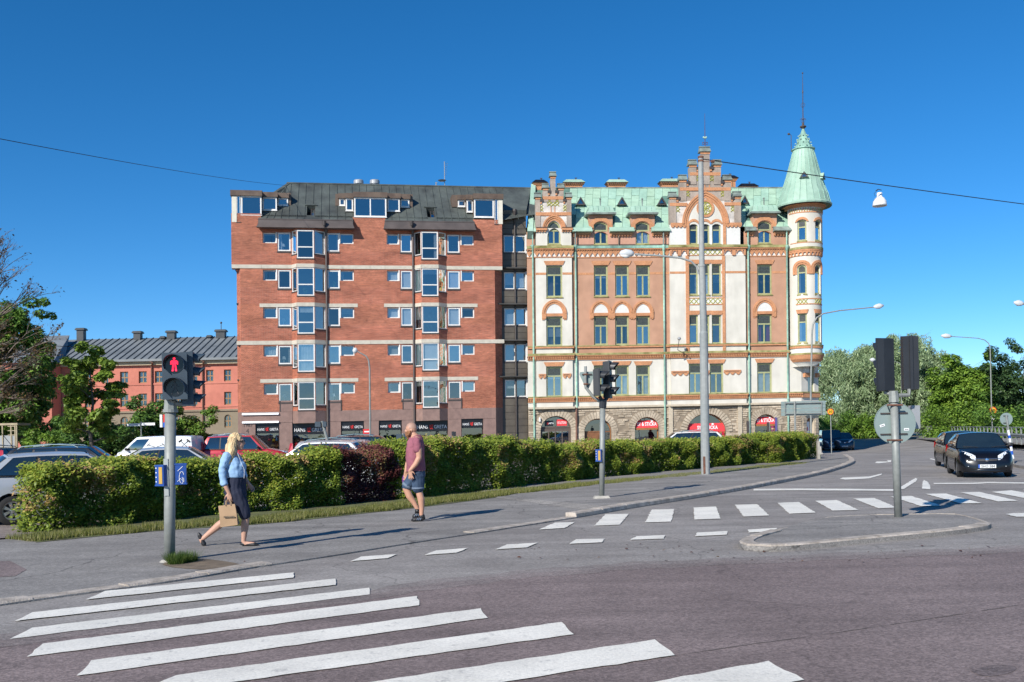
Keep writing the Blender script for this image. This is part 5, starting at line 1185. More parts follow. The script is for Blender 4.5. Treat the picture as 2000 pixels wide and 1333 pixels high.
# iron finial on the great gable
u_,v_ = U(1377,286),H(286,1377); q = MB(T); q.tube([(u_,v_ - .1,0),(u_,H(222,1377),0)],[.035,.012],6)
for s_ in (-1,1): q.tube([(u_ + s_ * (.05 + .17 * math.sin(t)),v_ + .08 + .28 * t / 3.1 + .05 * math.cos(3 * t),0) for t in [i * .31 for i in range(11)]],.018,5); q.tube([(u_ + s_ * (.14 + .08 * math.cos(t)),v_ + .22 + .08 * math.sin(t),0) for t in [i * .6 for i in range(9)]],.015,5)
q.ball((u_ - .1,v_ + .72,0),.09,8,1); q.ball((u_ + .1,v_ + .72,0),.09,8,1); q.ball((u_,v_ + .68,0),.09,8,1); q.build('gable_finial',[mat('rusty_iron',(.10,.045,.04),.7,.3,6),M_ver],orn)
# ---- chimneys
def chimney(x0,x1,yt,yb,w_,capm,slots=True):
    u0,u1 = OF.u(x0,yb,w_),OF.u(x1,yb,w_); xm = (x0 + x1) / 2; v0,v1 = OF.h(xm,yb,w_) - .6,OF.h(xm,yt,w_); dp = 1.0
    q = MB(T); hh = v1 - v0 - .6
    q.box(u0 + .22,u1 - .22,v0,v1 - .55,w_ - dp + .2,w_ - .2)
    for k in range(4): e = .2 - .05 * k; q.box(u0 + e,u1 - e,v1 - .6 + .075 * k,v1 - .525 + .075 * k,w_ - dp + e,w_ - e)
    c = q.build('chimney',M_ora,orn)
    if slots:
        q = MB(T); n = 9
        for i in range(n): a = u0 + .15 + (u1 - u0 - .3) * (i + .25) / n; q.box(a,a + (u1 - u0) / n * .35,v1 - .44,v1 - .37,w_ - .06,w_ - .01)
        q.build('chimney_slots',M_dark,c)
    q = MB(T); e = .0; q.add([(u0 - .03,v1 - .3,w_ + .03),(u1 + .03,v1 - .3,w_ + .03),(u1 + .03,v1 - .3,w_ - dp - .03),(u0 - .03,v1 - .3,w_ - dp - .03),(u0 + .3,v1,w_ - .3),(u1 - .3,v1,w_ - .3),(u1 - .3,v1,w_ - dp + .3),(u0 + .3,v1,w_ - dp + .3)],[(0,1,5,4),(1,2,6,5),(2,3,7,6),(3,0,4,7),(4,5,6,7),(0,3,2,1)]); q.build('chimney_cap',capm,c)
    q = MB(T); q.tube([(u0 + (u1 - u0) * .62,v1 - .02,w_ - .5),(u0 + (u1 - u0) * .62,v1 + .16,w_ - .5)],.05,6); q.tube([(u0 + (u1 - u0) * .62 - .11,v1 + .17,w_ - .5),(u0 + (u1 - u0) * .62 + .11,v1 + .17,w_ - .5)],.03,6); q.build('flue_cowl',M_dark,c)
chimney(1100,1143,349,367,rw - .2,M_ver); chimney(1184.5,1227.5,349,367,rw - .2,M_ver); chimney(1289,1331,347.5,367,rw - .2,M_ver)
chimney(1040,1070,349.5,368,rw + .4,M_black,False); chimney(1408,1443,341,367,rw - .2,M_black,False); chimney(1443.5,1482,357,367,rw - .8,M_black,False)
# ---- stone ground floor
arcs = [(1055.5,1115.5,813,826),(1141,1194.5,818,830),(1239.5,1287,815,830),(1341,1418,808,824),(1474,1517,809.5,824)]
ah = []
for x0,x1,yt,ys in arcs:
    xm = (x0 + x1) / 2; u0,u1 = U(x0,830),U(x1,830); v1 = H(yt,xm); rise = min(v1 - .9,(u1 - u0) * .5 * .92); ah.append((u0,u1,0.0,v1,'round',rise,.45))
ue = U(1566,840)
q = MB(T); wall_holes(q,su['A'][0],ue,-1.0,v_st,ah,0.0,.45); q.build('stone_wall',mat('dark_stone_joint',(.25,.20,.145),.95,.2,2),orn)
# rough-faced blocks course by course, skipping the openings and their rings
blk = MB(T); vcs = -0.80; ci = 0
def hit(u0,u1,v0,v1):
    for (a,b,c,d,k_,rise,dp) in ah:
        cx = (a + b) / 2; hw = (b - a) / 2
        for x in (u0,(u0 + u1) / 2,u1):
            for y in (v0,v1):
                if y < d - rise:
                    if a - .04 < x < b + .04: return True
                else:
                    if ((x - cx) / (hw + .52)) ** 2 + ((y - d + rise) / (rise + .52)) ** 2 < 1: return True
    return False
while vcs < v_st - .22:
    hgt = rnd.uniform(.155,.20); x = su['A'][0] + .05 - rnd.uniform(0,.4)
    while x < ue - .1:
        L = rnd.uniform(.38,.85); a,b = max(x,su['A'][0] + .02),min(x + L,ue - .02)
        if b - a > .1 and not hit(a,b,vcs,vcs + hgt):
            d_ = rnd.uniform(.035,.085); e = .02
            q0 = [(a + .008,vcs + .008,.0),(b - .008,vcs + .008,.0),(b - .008,vcs + hgt - .008,.0),(a + .008,vcs + hgt - .008,.0)]
            q1 = [(a + .008 + e,vcs + .008 + e,d_ * rnd.uniform(.6,1.2)),(b - .008 - e,vcs + .008 + e,d_ * rnd.uniform(.6,1.2)),(b - .008 - e,vcs + hgt - .008 - e,d_ * rnd.uniform(.6,1.2)),(a + .008 + e,vcs + hgt - .008 - e,d_ * rnd.uniform(.6,1.2))]
            blk.add(q0 + q1,[(4,5,6,7),(0,1,5,4),(1,2,6,5),(2,3,7,6),(3,0,4,7)])
        x += L
    vcs += hgt
o = blk.build('rough_stone_blocks',M_stone,orn); o['kind'] = 'stuff'
for (a,b,c,d,k_,rise,dp) in ah:      # voussoirs
    cx = (a + b) / 2; hw = (b - a) / 2; n = 19 if hw < 1.4 else 25
    for i in range(n):
        t0,t1 = math.pi * i / n + .012,math.pi * (i + 1) / n - .012; ro = rnd.uniform(.50,.60); dd = rnd.uniform(.05,.10)
        pts = [(cx - hw * math.cos(t0),d - rise + rise * math.sin(t0)),(cx - (hw + ro) * math.cos(t0),d - rise + (rise + ro) * math.sin(t0)),(cx - (hw + ro) * math.cos(t1),d - rise + (rise + ro) * math.sin(t1)),(cx - hw * math.cos(t1),d - rise + rise * math.sin(t1))]
        q = MB(T); q.prism(pts,.005,dd); q.build('voussoir',M_stone,orn)
    for e,s_ in ((a,-1),(b,1)):
        v = .3
        while v < d - rise - .05: h_ = min(.3,d - rise - v); q = MB(T); L = rnd.uniform(.3,.6); q.box(min(e,e + s_ * L),max(e,e + s_ * L),v + .008,v + h_ - .008,.004,rnd.uniform(.04,.09)); q.build('jamb_stone',M_stone,orn); v += .3
for x in (1309.5,1444.5): course(U(x - 4,830),U(x + 4,830),.1,v_st - .07,0,.16,M_pale,'stone_pier')
# shop fronts in the arches
fr_mats = [M_doorg,M_doorb,mat('orange_brown_frame',(.30,.12,.035),.5,.15,4)]
names_ = []
for i,(a,b,c,d,k_,rise,dp) in enumerate(ah):
    cx = (a + b) / 2; vs_ = d - rise; mf = fr_mats[0] if i == 0 else fr_mats[2]
    bars = []
    f = window(orn,T,a + .01,b - .01,.12,d - .01,-.30,'round',rise,fw=.07,fd=.1,mf=mf,mg=M_glass2,bars=[('v',cx,vs_ - .1,d - .1)] if i in (3,) else [],name='shop_window')
    if i == 0:
        q = MB(T); hd = vs_ + .25; q.box(a + .08,b - .08,.12,hd,-.36,-.33)
        for k in range(4): uu = a + .14 + (b - a - .28) * k / 4; q.box(uu + .05,uu + (b - a - .28) / 4 - .05,hd - 1.25,hd - .35,-.34,-.322,1)
        q.box(cx - .03,cx + .03,.12,hd,-.33,-.30); q.box(a + .08,b - .08,hd - .05,hd + .06,-.34,-.29); q.build('double_door',[M_doorg,M_glass],f)
        q = MB(T); q.box(a + .40,cx - .18,hd + .10,hd + .55,-.288,-.27); q.build('sign_panel',M_black,f); q = MB(T); put_text(q,'GRETA',a + .40 + (cx - a - .58) * .7,hd + .33,.13,-.266,.5,0,.01); heart(q,a + .40 + (cx - a - .58) * .32,hd + .33,.14,-.262,1); q.build('lettering',[M_white_l,M_red_l],f)
        q = MB(T); q.box(cx + .12,b - .30,hd + .10,hd + .62,-.288,-.27); q.build('sign_panel',M_redsign,f); q = MB(T); put_text(q,'SY & STICKA',(cx + .12 + b - .30) / 2,hd + .36,.20,-.266,(b - .30 - cx - .12) * .86,0,.01); q.build('lettering',M_white_l,f)
    elif i == 1:
        q = MB(T); hd = vs_ - .05; q.box(a + .08,a + (b - a) * .62,.12,hd,-.36,-.31)
        for k in range(2):
            uu = a + .2 + k * (b - a) * .25
            q.box(uu,uu + (b - a) * .2,hd - 1.0,hd - .2,-.31,-.29)
        q.box(a + .08,b - .08,hd - .04,hd + .08,-.34,-.28); q.build('panelled_door',M_doorb,f)
        q = MB(T)
        for k in range(6): uu = a + (b - a) * (.64 + .055 * k); q.box(uu,uu + .02,.2,hd,-.28,-.26)
        for k in range(10): q.box(a + (b - a) * .63,b - .08,.25 + .17 * k,.27 + .17 * k,-.28,-.262)
        q.build('window_grille',M_dark,f)
    else:
        wide = i == 3; vq = vs_ + (.05 if not wide else .02); hh = .62 if not wide else .70
        q = MB(T); q.add([(a + .10,vq,-.12),(b - .06,vq,-.12),(b - .06,vq + hh,-.28),(a + .18,vq + hh,-.28),(a + .10,vq,-.20),(b - .06,vq,-.20),(b - .06,vq + hh,-.32),(a + .18,vq + hh,-.32)],[(0,1,2,3),(7,6,5,4),(0,4,5,1),(1,5,6,2),(2,6,7,3),(3,7,4,0)]); q.build('sign_panel',M_redsign,f)
        q = MB(lambda u,v,w_: T(u,v,w_ - .16 * (v - vq) / hh)); uc = (a + b) / 2 + .05; put_text(q,'SY & STICKA',uc + (.1 if wide else 0),vq + hh * .5,.30,-.113,(b - a) * (.80 if not wide else .52),0,.02)
        q.ball((uc + (b - a) * (.22 if not wide else .17),vq + hh * .88,-.11),.085,8,0,1.3,.9,.3); q.build('lettering',M_white_l,f)
        q = MB(T); q.box(a + .06,b - .05,vq - .16,vq - .01,-.34,-.10); q.build('transom',mf,f)
        q = MB(T); q.box(a + .3,b - .3,.3,.95,-1.3,-.8); q.build('display_table',mat('shelf_pine',(0.42,0.26,0.10),.6,.2,4),f)
        for k in range(5):
            uu = a + (b - a) * rnd.uniform(.15,.85); q = MB(T); vv = rnd.uniform(.95,1.5)
            q.tube([(uu,.8,-.7),(uu,vv,-.7),(uu,vv + .25,-.7)],[.14,.19,.08],8); q.build('garment',rnd.choice([M_curt,M_dsp,M_blind,M_lampw,M_redsign]),f)
        if not wide: q = MB(T); q.tube([((a + b) / 2 - .1,vq + hh + .05,-.3),((a + b) / 2 - .1,d - .1,-.3)],.04,6); q.build('light_rod',M_zinc,f)
# wall lamps
for x in (1053.5,): q = MB(T); q.box(U(x - 1.5,820),U(x + 1.5,820),H(824,x),H(816,x),.08,.25); q.build('wall_lamp',M_lampw,orn)
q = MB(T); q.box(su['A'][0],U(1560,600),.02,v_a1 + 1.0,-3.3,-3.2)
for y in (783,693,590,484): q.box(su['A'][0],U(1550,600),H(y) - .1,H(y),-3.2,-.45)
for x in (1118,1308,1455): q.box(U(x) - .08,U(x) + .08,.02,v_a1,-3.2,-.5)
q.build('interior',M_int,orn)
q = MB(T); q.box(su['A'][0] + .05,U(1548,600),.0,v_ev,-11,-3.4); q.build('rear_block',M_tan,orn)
# ---- turret
tw = -.35; tc_u = OF.u(1571.2,560,tw)
def TT(Rr,tu=None):
    c = tc_u if tu is None else tu
    return lambda u,v,w_: T(c + (Rr + w_) * math.sin(u / Rr),v,tw + (Rr + w_) * math.cos(u / Rr))
hx = lambda y: OF.h(1572,y,1.0)
R1 = 33.2 / 24.4; R2 = 35.8 / 24.4
def turret_wall(Rr,y0,y1,m,holes=(),name='turret_wall',a0=-1.75,a1=1.9):
    q = MB(TT(Rr)); wall_holes(q,a0 * Rr,a1 * Rr,hx(y0),hx(y1),list(holes),0.0,.22,du=.14); return q.build(name,m,orn)
def ring_course(Rr,y0,y1,pr,m,name='turret_course',pr2=None,a0=-1.8,a1=1.95):
    q = MB(TT(Rr)); n = 40; pr2 = pr if pr2 is None else pr2
    for i in range(n):
        u0,u1 = (a0 + (a1 - a0) * i / n) * Rr,(a0 + (a1 - a0) * (i + 1) / n) * Rr
        q.add([(u0,hx(y0),pr),(u1,hx(y0),pr),(u1,hx(y1),pr2),(u0,hx(y1),pr2),(u0,hx(y0),-.1),(u1,hx(y0),-.1),(u1,hx(y1),-.1),(u0,hx(y1),-.1)],[(0,1,2,3),(0,4,5,1),(3,2,6,7)])
    return q.build(name,m,orn)
def tang(x,Rr): return math.asin(max(-.999,min(.999,(OF.u(x,560,tw + Rr * .8) - tc_u) / Rr))) * Rr
c1 = tang(1565.5,R1); hw1 = .37; c2 = tang(1597.3,R1)
tw_rows = [(516.5,574,'round',.33,532),(612.5,669,None,0,629)]
holes_t = []
for cc in (c1,c2):
    for yt,yb,k_,rs,ld in tw_rows: holes_t.append((cc - hw1,cc + hw1,hx(yb),hx(yt)) + ((k_,rs) if k_ else ()))
turret_wall(R1,676,486,M_wht,holes_t)
c1u = tang(1566,R2); c2u = tang(1598.5,R2); hu = [(c - .36,c + .36,hx(470),hx(429.5),'seg',.14) for c in (c1u,c2u)]
turret_wall(R2,484,404,M_wht,hu,a0=-1.45)
for Rr,hs,lds in ((R1,holes_t,[532,629,532,629]),(R2,hu,[443.5,443.5])):
    for h,ld in zip(hs,lds):
        k_ = h[4] if len(h) > 4 else None; rs = h[5] if len(h) > 5 else 0
        window(orn,TT(Rr),h[0],h[1],h[2],h[3],-.10,k_,rs,fw=.10,fd=.08,mf=M_frame_g,bars=[('h',hx(ld))],lead=hx(ld) + .05,sill=(.12,.16),msill=M_moss,extra='plant' if ld == 443.5 else None)
        if k_ == 'round':
            for t0,t1,pr in ((.02,.16,.05),(.16,.36,.10)):
                A = arch(h[0] - t0,h[1] + t0,h[3] - rs,rs + t0,'round',8); B = arch(h[0] - t1,h[1] + t1,h[3] - rs,rs + t1,'round',8); q = MB(TT(Rr)); q.band(A,B,-.02,pr); q.box(h[0] - t1,h[0] - t0,h[3] - rs - .45,h[3] - rs,-.02,pr); q.box(h[1] + t0,h[1] + t1,h[3] - rs - .45,h[3] - rs,-.02,pr); q.build('turret_arch',M_ora,orn)
        elif k_ == 'seg':
            A = arch(h[0] - .03,h[1] + .03,h[3] - rs,rs + .03,'seg',6); B = arch(h[0] - .17,h[1] + .17,h[3] - rs - .03,rs + .26,'seg',6); q = MB(TT(Rr)); q.band(A,B,-.02,.08); q.build('turret_arch',M_ora,orn)
        else:
            k9 = 8; q = MB(TT(Rr)); q.band([(h[0] - .03 + (h[1] - h[0] + .06) * i / k9,h[3] + .02) for i in range(k9 + 1)],[(h[0] - .12 + (h[1] - h[0] + .24) * i / k9,h[3] + .34) for i in range(k9 + 1)],-.02,.07); q.build('lintel',M_ora,orn)
# turret courses from the bottom up
ring_course(R1,680,676,.10,M_ora); ring_course(R1,675.8,673.5,.12,M_moss)
turret_wall(R1 + .03,690,680,M_wht2)
ring_course(R1,693,689.5,.16,M_moss); ring_course(R1,701.5,693.2,.06,M_ora,pr2=.17); ring_course(R1,706.5,701.6,-.12,M_ora,pr2=.06)
ring_course(R1,715.5,706.6,-.55,M_wht2,pr2=-.14)
ring_course(R1,486.5,482,.16,M_moss); ring_course(R1,489.5,486.7,.14,M_ora)
q = MB(TT(R1)); n = 15
for i in range(n):
    u0,u1 = (-1.6 + 3.4 * i / n) * R1,(-1.6 + 3.4 * (i + 1) / n) * R1; m_ = (u0 + u1) / 2; A = arch(u0 + .05,u1 - .05,hx(495.5),.12,'round',5); B = [(x,hx(489.5)) for x,y in A]; q.band(A,B,-.02,.12); q.box(u0 - .05,u0 + .05,hx(498.5),hx(489.5),-.02,.11)
o = q.build('corbel_arches',M_ora,orn); ring_course(R1,499.5,498,.05,M_ora)
ring_course(R1,584.5,582.5,.03,M_ora,a0=-.9,a1=1.7); ring_course(R1,595,593,.03,M_ora,a0=-.9,a1=1.7)
for cc in (c1,c2):
    q = MB(TT(R1)); v0,v1 = hx(593),hx(584.5); n = 3
    for i in range(n):
        x0 = cc - .42 + .84 * i / n; x1 = cc - .42 + .84 * (i + 1) / n
        for p0,p1 in (((x0,v0),(x1,v1)),((x0,v1),(x1,v0))): q.tube([(p0[0],p0[1],.02),(p1[0],p1[1],.02)],.035,4)
    q.build('lattice_tiles',M_olive,orn)
ring_course(R2,474.5,472.8,.02,M_ora,a0=-1.2)
ring_course(R2,404.5,400,.10,M_ora); ring_course(R2,400,397,.30,M_ora,pr2=.36); ring_course(R2,397,394,.24,M_copb); ring_course(R2,415.5,413.5,.03,M_ora,a0=-1.3)
q = MB(TT(R2))
for i in range(22):
    x0 = (-1.3 + 3.0 * i / 22) * R2; x1 = (-1.3 + 3.0 * (i + 1) / 22) * R2; q.tube([(x0,hx(413),.02),((x0 + x1) / 2,hx(406),.02),(x1,hx(413),.02)],.03,4,i % 2)
o = q.build('zigzag_tiles',[M_ora,M_olive],orn); o['kind'] = 'stuff'
# the conical roof, in copper gores
Rz = lambda: (lambda x,y,z: T(tc_u + x,z,tw + y))
apex = OF.h(1561.5,262,tw); v_rim = hx(396); R3 = 55.0 / 24.4; hC = lambda y: OF.h(1563,y,tw + .3)
prof = [(R3 - .02,v_rim - .12),(R3 + .02,v_rim + .0),(R3 - .12,v_rim + .16),(1.95,hC(381)),(1.79,hC(372)),(1.42,hC(345)),(1.11,hC(318)),(.84,hC(293)),(.76,hC(291))]
q = MB(Rz()); q.lathe(prof,(0,0,0),24); cone = q.build('turret_roof',M_ver,orn,smooth=False)
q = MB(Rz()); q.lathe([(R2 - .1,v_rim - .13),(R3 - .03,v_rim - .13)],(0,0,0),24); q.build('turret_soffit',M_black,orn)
for i in range(24):
    a_ = 2 * math.pi * (i) / 24; q = MB(Rz()); q.tube([((r_ + .01) * math.cos(a_),(r_ + .01) * math.sin(a_),z_) for r_,z_ in prof[2:8]],.020,4); q.build('roof_seam',M_ver2,cone)
q = MB(Rz()); q.lathe([(.84,hC(293)),(.95,hC(293) + .06),(.95,hC(290)),(.74,hC(289))],(0,0,0),24); q.build('roof_collar',M_ver2,cone)
up = [(.70,hC(289.5)),(.52,hC(277)),(.32,hC(265)),(.16,hC(255)),(.10,hC(250))]
q = MB(Rz()); q.lathe(up,(0,0,0),12); q.build('spire_cone',M_ver2,cone)
for i in range(8):
    for k,(r_,z_) in enumerate(((.66,hC(286)),(.56,hC(279)),(.46,hC(272.5)),(.33,hC(265)))): a_ = 2 * math.pi * (i + .5 * (k % 2)) / 8; q = MB(Rz()); q.ball(((r_ + .05) * math.cos(a_),(r_ + .05) * math.sin(a_),z_ + .05),.065,6); q.build('crocket',M_ver,cone)
q = MB(Rz()); q.lathe([(.10,hC(251)),(.13,hC(249)),(.26,hC(246.5)),(.26,hC(245)),(.10,hC(243)),(.08,hC(238))],(0,0,0),12); q.tube([(0,0,hC(238)),(0,0,hC(170)),(0,0,hC(142))],[.045,.028,.014],6)
q.ball((0,0,hC(140.5)),.07,8)
for y,r_ in ((234,.16),(203.5,.16)):
    for s_ in range(4): a_ = s_ * math.pi / 2 + .4; q.tube([(r_ * math.sin(t) * math.cos(a_),r_ * math.sin(t) * math.sin(a_),hC(y) + r_ * 1.1 * math.cos(t)) for t in [i * math.pi / 8 for i in range(9)]],.015,4)
for s_ in (-1,1): q.tube([(0,0,hC(234)),(s_ * .14,0,hC(229)),(s_ * .26,0,hC(232))],.02,5)
q.lathe([(.02,hC(183)),(.06,hC(178)),(.02,hC(172))],(0,0,0),8); q.build('spire',mat('dark_spire_iron',(.07,.05,.045),.7,.3,6),cone)
q = MB(Rz()); x_ = OF.u(1544.5,293,tw) - tc_u; q.tube([(x_,.1,hC(296)),(x_,.1,hC(263)),(x_ - .12,.1,hC(261.5))],.03,5); q.ball((x_ - .2,.1,hC(261)),.10,8,0,1.2,1,1); q.build('roof_siren',M_dark,cone)
for x,s_ in ((1551.5,-.35),(1600.5,.85)):      # triangular lights in the cone
    a_ = s_; rr = 1.50; z0,z1 = hC(355),hC(345.5); d_ = (math.sin(a_),math.cos(a_)); sd_ = (d_[1],-d_[0])
    P = lambda off,out,z: (d_[0] * out + sd_[0] * off,d_[1] * out + sd_[1] * off,z)
    ro = rr + .22; q = MB(Rz()); q.add([P(-.36,ro,z0),P(.36,ro,z0),P(0,ro,z1 + .12),P(0,rr - .1,z1 + .12),P(-.4,rr - .05,z0),P(.4,rr - .05,z0)],[(0,2,3,4),(1,5,3,2),(0,4,5,1)]); lt = q.build('turret_light',M_ver,cone)
    q = MB(Rz()); q.add([P(-.33,ro + .01,z0 + .02),P(.33,ro + .01,z0 + .02),P(0,ro + .01,z1 + .06)],[(0,1,2)]); q.build('light_frame',M_dark,cone); q = MB(Rz()); q.add([P(-.22,ro + .03,z0 + .06),P(.2,ro + .03,z0 + .06),P(0,ro + .03,z1 - .08)],[(0,1,2)]); q.build('pane',M_glass,lt)
# ---- cut corner under the turret, and the hidden flank
ub = U(1599.5,760,-.95); t3,L3 = sub(T,ue,0,ub,-1.05)
hc = [(L3 * .38,L3 * .76,H(766.5,1585),H(714,1585))]
q = MB(t3); wall_holes(q,0,L3,v_st,v_c2[0] + .2,hc,0,.3); q.build('corner_wall',M_wht,orn)
window(orn,t3,hc[0][0],hc[0][1],hc[0][2],hc[0][3],-.15,fw=.09,mf=M_frame_g,bars=[('h',hc[0][3] - .6)],lead=hc[0][3] - .55,curtain=([(.3,.6)],M_curt),sill=(.1,.15),msill=M_moss)
q = MB(t3); q.box(L3 * .12,L3 * .9,hc[0][3] - .05,hc[0][3] + .22,0,.28); q.box(L3 * .10,L3 * .38,hc[0][3] - .95,hc[0][3] - .6,0,.22); q.box(L3 * .10,L3 * .36,hc[0][3] - .6,hc[0][3] - .05,0,.2,1); q.box(L3 * .80,L3 * .96,hc[0][3] - .95,hc[0][3] - .6,0,.22); q.build('corner_canopy',[M_ora,M_wht2],orn)
q = MB(T); wall_holes(q,su['E'][1],ue,v_st,v_c2[0] + .1,[],0.0,.2); q.build('first_floor_wall',M_wht,orn)
for va,vb_,pr in ((v_c1[0],v_c1[1],.14),):
    q = MB(t3); q.box(-.02,L3 + .05,va,vb_,-.05,pr); q.build('brick_course',M_ora,orn); q = MB(t3); q.box(-.02,L3 + .05,vb_ + .003,vb_ + .09,-.05,pr + .04); q.build('mossy_ledge',M_moss,orn)
    course(su['E'][1],ue + .05,va,vb_ - .1,0,.06,M_ora,'brick_course'); dentils(su['E'][1],ue,va + .1,vb_ - .1,.06,.14,.17); course(su['E'][1],ue + .08,vb_ - .1,vb_,0,.18,M_ora,'brick_course'); course(su['E'][1],ue + .08,vb_ + .003,vb_ + .09,0,.2,M_moss,'mossy_ledge'); course(su['E'][1],ue + .05,v_st - .06,v_st + .1,0,.16,M_pale,'stone_ledge')
hd = [(L3 * .30,L3 * .74,0,2.35,'round',.35)]
q = MB(t3); wall_holes(q,0,L3,-1.0,v_st,hd,0,.4); q.build('corner_stone_wall',M_pale,orn)
q = MB(t3); q.box(L3 * .3,L3 * .74,0,2.34,-.36,-.3); q.build('corner_door',M_doorb,orn); q = MB(t3); q.box(L3 * .36,L3 * .6,.9,2.0,-.3,-.27); q.ball((L3 * .45,1.4,-.26),.14,8,1,.8,1.5,.3); q.build('door_poster',[M_blind,M_redsign],orn)
q = MB(t3); q.box(L3 * .16,L3 * .92,2.75,2.95,0,.30); q.box(L3 * .16,L3 * .24,2.5,3.1,0,.2); q.box(L3 * .84,L3 * .92,2.5,3.1,0,.2); q.build('door_canopy',M_stone,orn)
q = MB(t3); q.box(L3 * .62,L3 * .80,3.02,3.34,.32,.36); q.box(L3 * .68,L3 * .74,3.12,3.24,.36,.363,1); q.build('street_plate',[M_redsign,M_white_l],orn)
q = MB(t3)
for k in range(9): q.box(L3 * .78,L3 * .95,.35 + .22 * k,.55 + .22 * k,.0,.05 + .03 * (k % 2))
for k in range(9): q.box(L3 * .06,L3 * .25,.35 + .22 * k,.55 + .22 * k,.0,.05 + .03 * (k % 2))
q.build('rough_stone_blocks',M_stone,orn)['kind'] = 'stuff'
q = MB(T); q.quad((ub,-1,-1.05),(ub,v_st,-1.05),(ub - .3,v_st,-22),(ub - .3,-1,-22)); q.build('side_stone_wall',M_stone,orn)
q = MB(T); q.box(ub - 3.2,ub - .05,v_st,v_ev,-22,-1.3); q.build('side_wall',M_tan,orn)
q = MB(T); q.add([(ub - 3.2,v_ev,-1.3),(ub,v_ev,-1.3),(ub,v_ev,-22),(ub - 3.2,v_ev,-22),(ub - 4.5,vrr,-4.2),(ub - 4.5,vrr,-22)],[(0,1,4),(1,2,5,4),(2,3,5),(3,0,4,5)]); q.build('side_roof',M_ver,orn)
# facade lamp on its bracket
a,b = OF.uv(1345.5,704); q = MB(T); p1 = OF.uv(1323.5,683.5,1.2); p2 = OF.uv(1326.5,663,1.3); q.tube([(a,b + .25,W_D),(p1[0],p1[1],1.2),(p2[0],p2[1],1.3)],.028,6); q.ball((p2[0],p2[1] + .05,1.3),.15,10,1,1,1,1); q.tube([(a,b + .2,W_D + .02),(a + .05,b + .2,W_D + .05)],.1,8); q.build('bracket_lamp',[M_dark,M_zinc],orn)
# ================================================================ RED BUILDING FAR LEFT
RF = Frame(300,128.0,R(1.0))
T = RF.T; U = lambda x,y=740,w=0.0: RF.u(x,y,w); H = lambda y,x=330,w=0.0: RF.h(x,y,w)
red = empty('red_plastered_building',RF.P,label='long low red plastered building with grey metal roof behind the trees',cat='building')
M_redw = mat('red_render',(0.49,0.165,0.115),.9,.08,.3,c2=(.52,.185,.13),fine=.06,fscale=2)
M_taup = mat('taupe_render',(0.235,0.190,0.130),.9,.08,.3,fine=.05,fscale=2)
M_gr = mat('grey_metal_roof',(0.165,0.18,0.185),.5,.12,.3,c2=(.19,.205,.21),fine=.08,fscale=2)
M_wd = mat('varnished_window',(0.30,0.17,0.07),.6,.1,3)
M_fence = mat('dark_fence_board',(0.040,0.028,0.020),.8,.25,2)
ve = H(702); v_t = H(806); v_mid = H(750); v_low = H(795)
wx = [(128,140),(165,177),(200,212),(234.5,250.5),(271,287),(302.5,318.5),(339,355),(370,386),(402.5,417),(437.5,451.5)]
hs = []; wl = []
for i,(a,b) in enumerate(wx):
    for yt,yb in ((725,748),(768.5,794)):
        if i == 8 and yt > 750: continue
        xm = (a + b) / 2; off = -.021 * (xm - 310); h = (U(a),U(b),H(yb + off,xm),H(yt + off,xm)); hs.append(h); wl.append(h)
uA,uB = U(-40),U(470)
q = MB(T); wall_holes(q,uA,uB,v_t,ve,hs,0,.35); q.build('wall',M_redw,red)
ga = []
for i,(a,b) in enumerate(wx):
    xm = (a + b) / 2; off = -.021 * (xm - 310)
    if i == 8: continue
    ga.append((U(a),U(b),H(838 + off,xm),H(813 + off,xm),'round',.5))
q = MB(T); wall_holes(q,uA,uB,0,v_t,ga,0.02,.3); q.build('plinth_wall',M_taup,red)
for h in wl: window(red,T,h[0],h[1],h[2],h[3],-.2,fw=.13,fd=.1,mf=M_wd,mg=M_glass2,bars=[('v',(h[0] + h[1]) / 2),('h',h[2] + (h[3] - h[2]) * .5)])
for h in ga: window(red,T,h[0],h[1],h[2],h[3],-.15,'round',.5,fw=.13,fd=.1,mf=M_wd,mg=M_glass2,bars=[('v',(h[0] + h[1]) / 2),('h',h[2] + (h[3] - h[2]) * .5)])
for v,d,m in ((v_mid,.08,M_redw),(v_low - .05,.08,M_redw),(v_t + .15,.2,M_taup)):
    q = MB(T); q.box(uA,uB,v - .12,v + .12,-.02,d); q.build('string_course',m,red)
q = MB(T); q.box(uA,uB,ve - .75,ve - .3,0,.45); q.build('eave_moulding',mat('cream_moulding',(.45,.36,.24),.8,.08,2),red)
q = MB(T); q.box(uA - .2,uB,ve - .28,ve + .02,0,.95); q.build('gutter',M_gr,red)
rw = -9.5; vr_ = RF.h(330,660,rw); r0,r1 = RF.u(150,660,rw),RF.u(470,655,rw) + 3
q = MB(T); q.add([(uA,ve,.9),(uB + 2,ve,.9),(r1,vr_,rw),(RF.u(-40,660,rw),vr_,rw)],[(0,1,2,3)]); q.add([(uA,vr_,rw),(r1,vr_,rw),(r1,ve,rw - 9),(uA,ve,rw - 9)],[(0,1,2,3)]); rr = q.build('roof',M_gr,red)
x = uA + 9; sl = math.atan2(vr_ - ve,.9 - rw)
while x < uB + 1.5:
    q = MB(T); q.box(x - .05,x + .05,0,1,0,1); q.v = [(x + o,ve + (vr_ - ve) * t + (.10 if k else 0) * math.cos(sl),.9 + (rw - .9) * t + (.10 if k else 0) * math.sin(sl)) for k in (0,1) for t,o in ((0,-.05),(0,.05),(1,.05),(1,-.05))]
    q.build('seam',mat('dark_roof_seam_grey',(.05,.06,.065),.5,.1,1),rr); x += .95
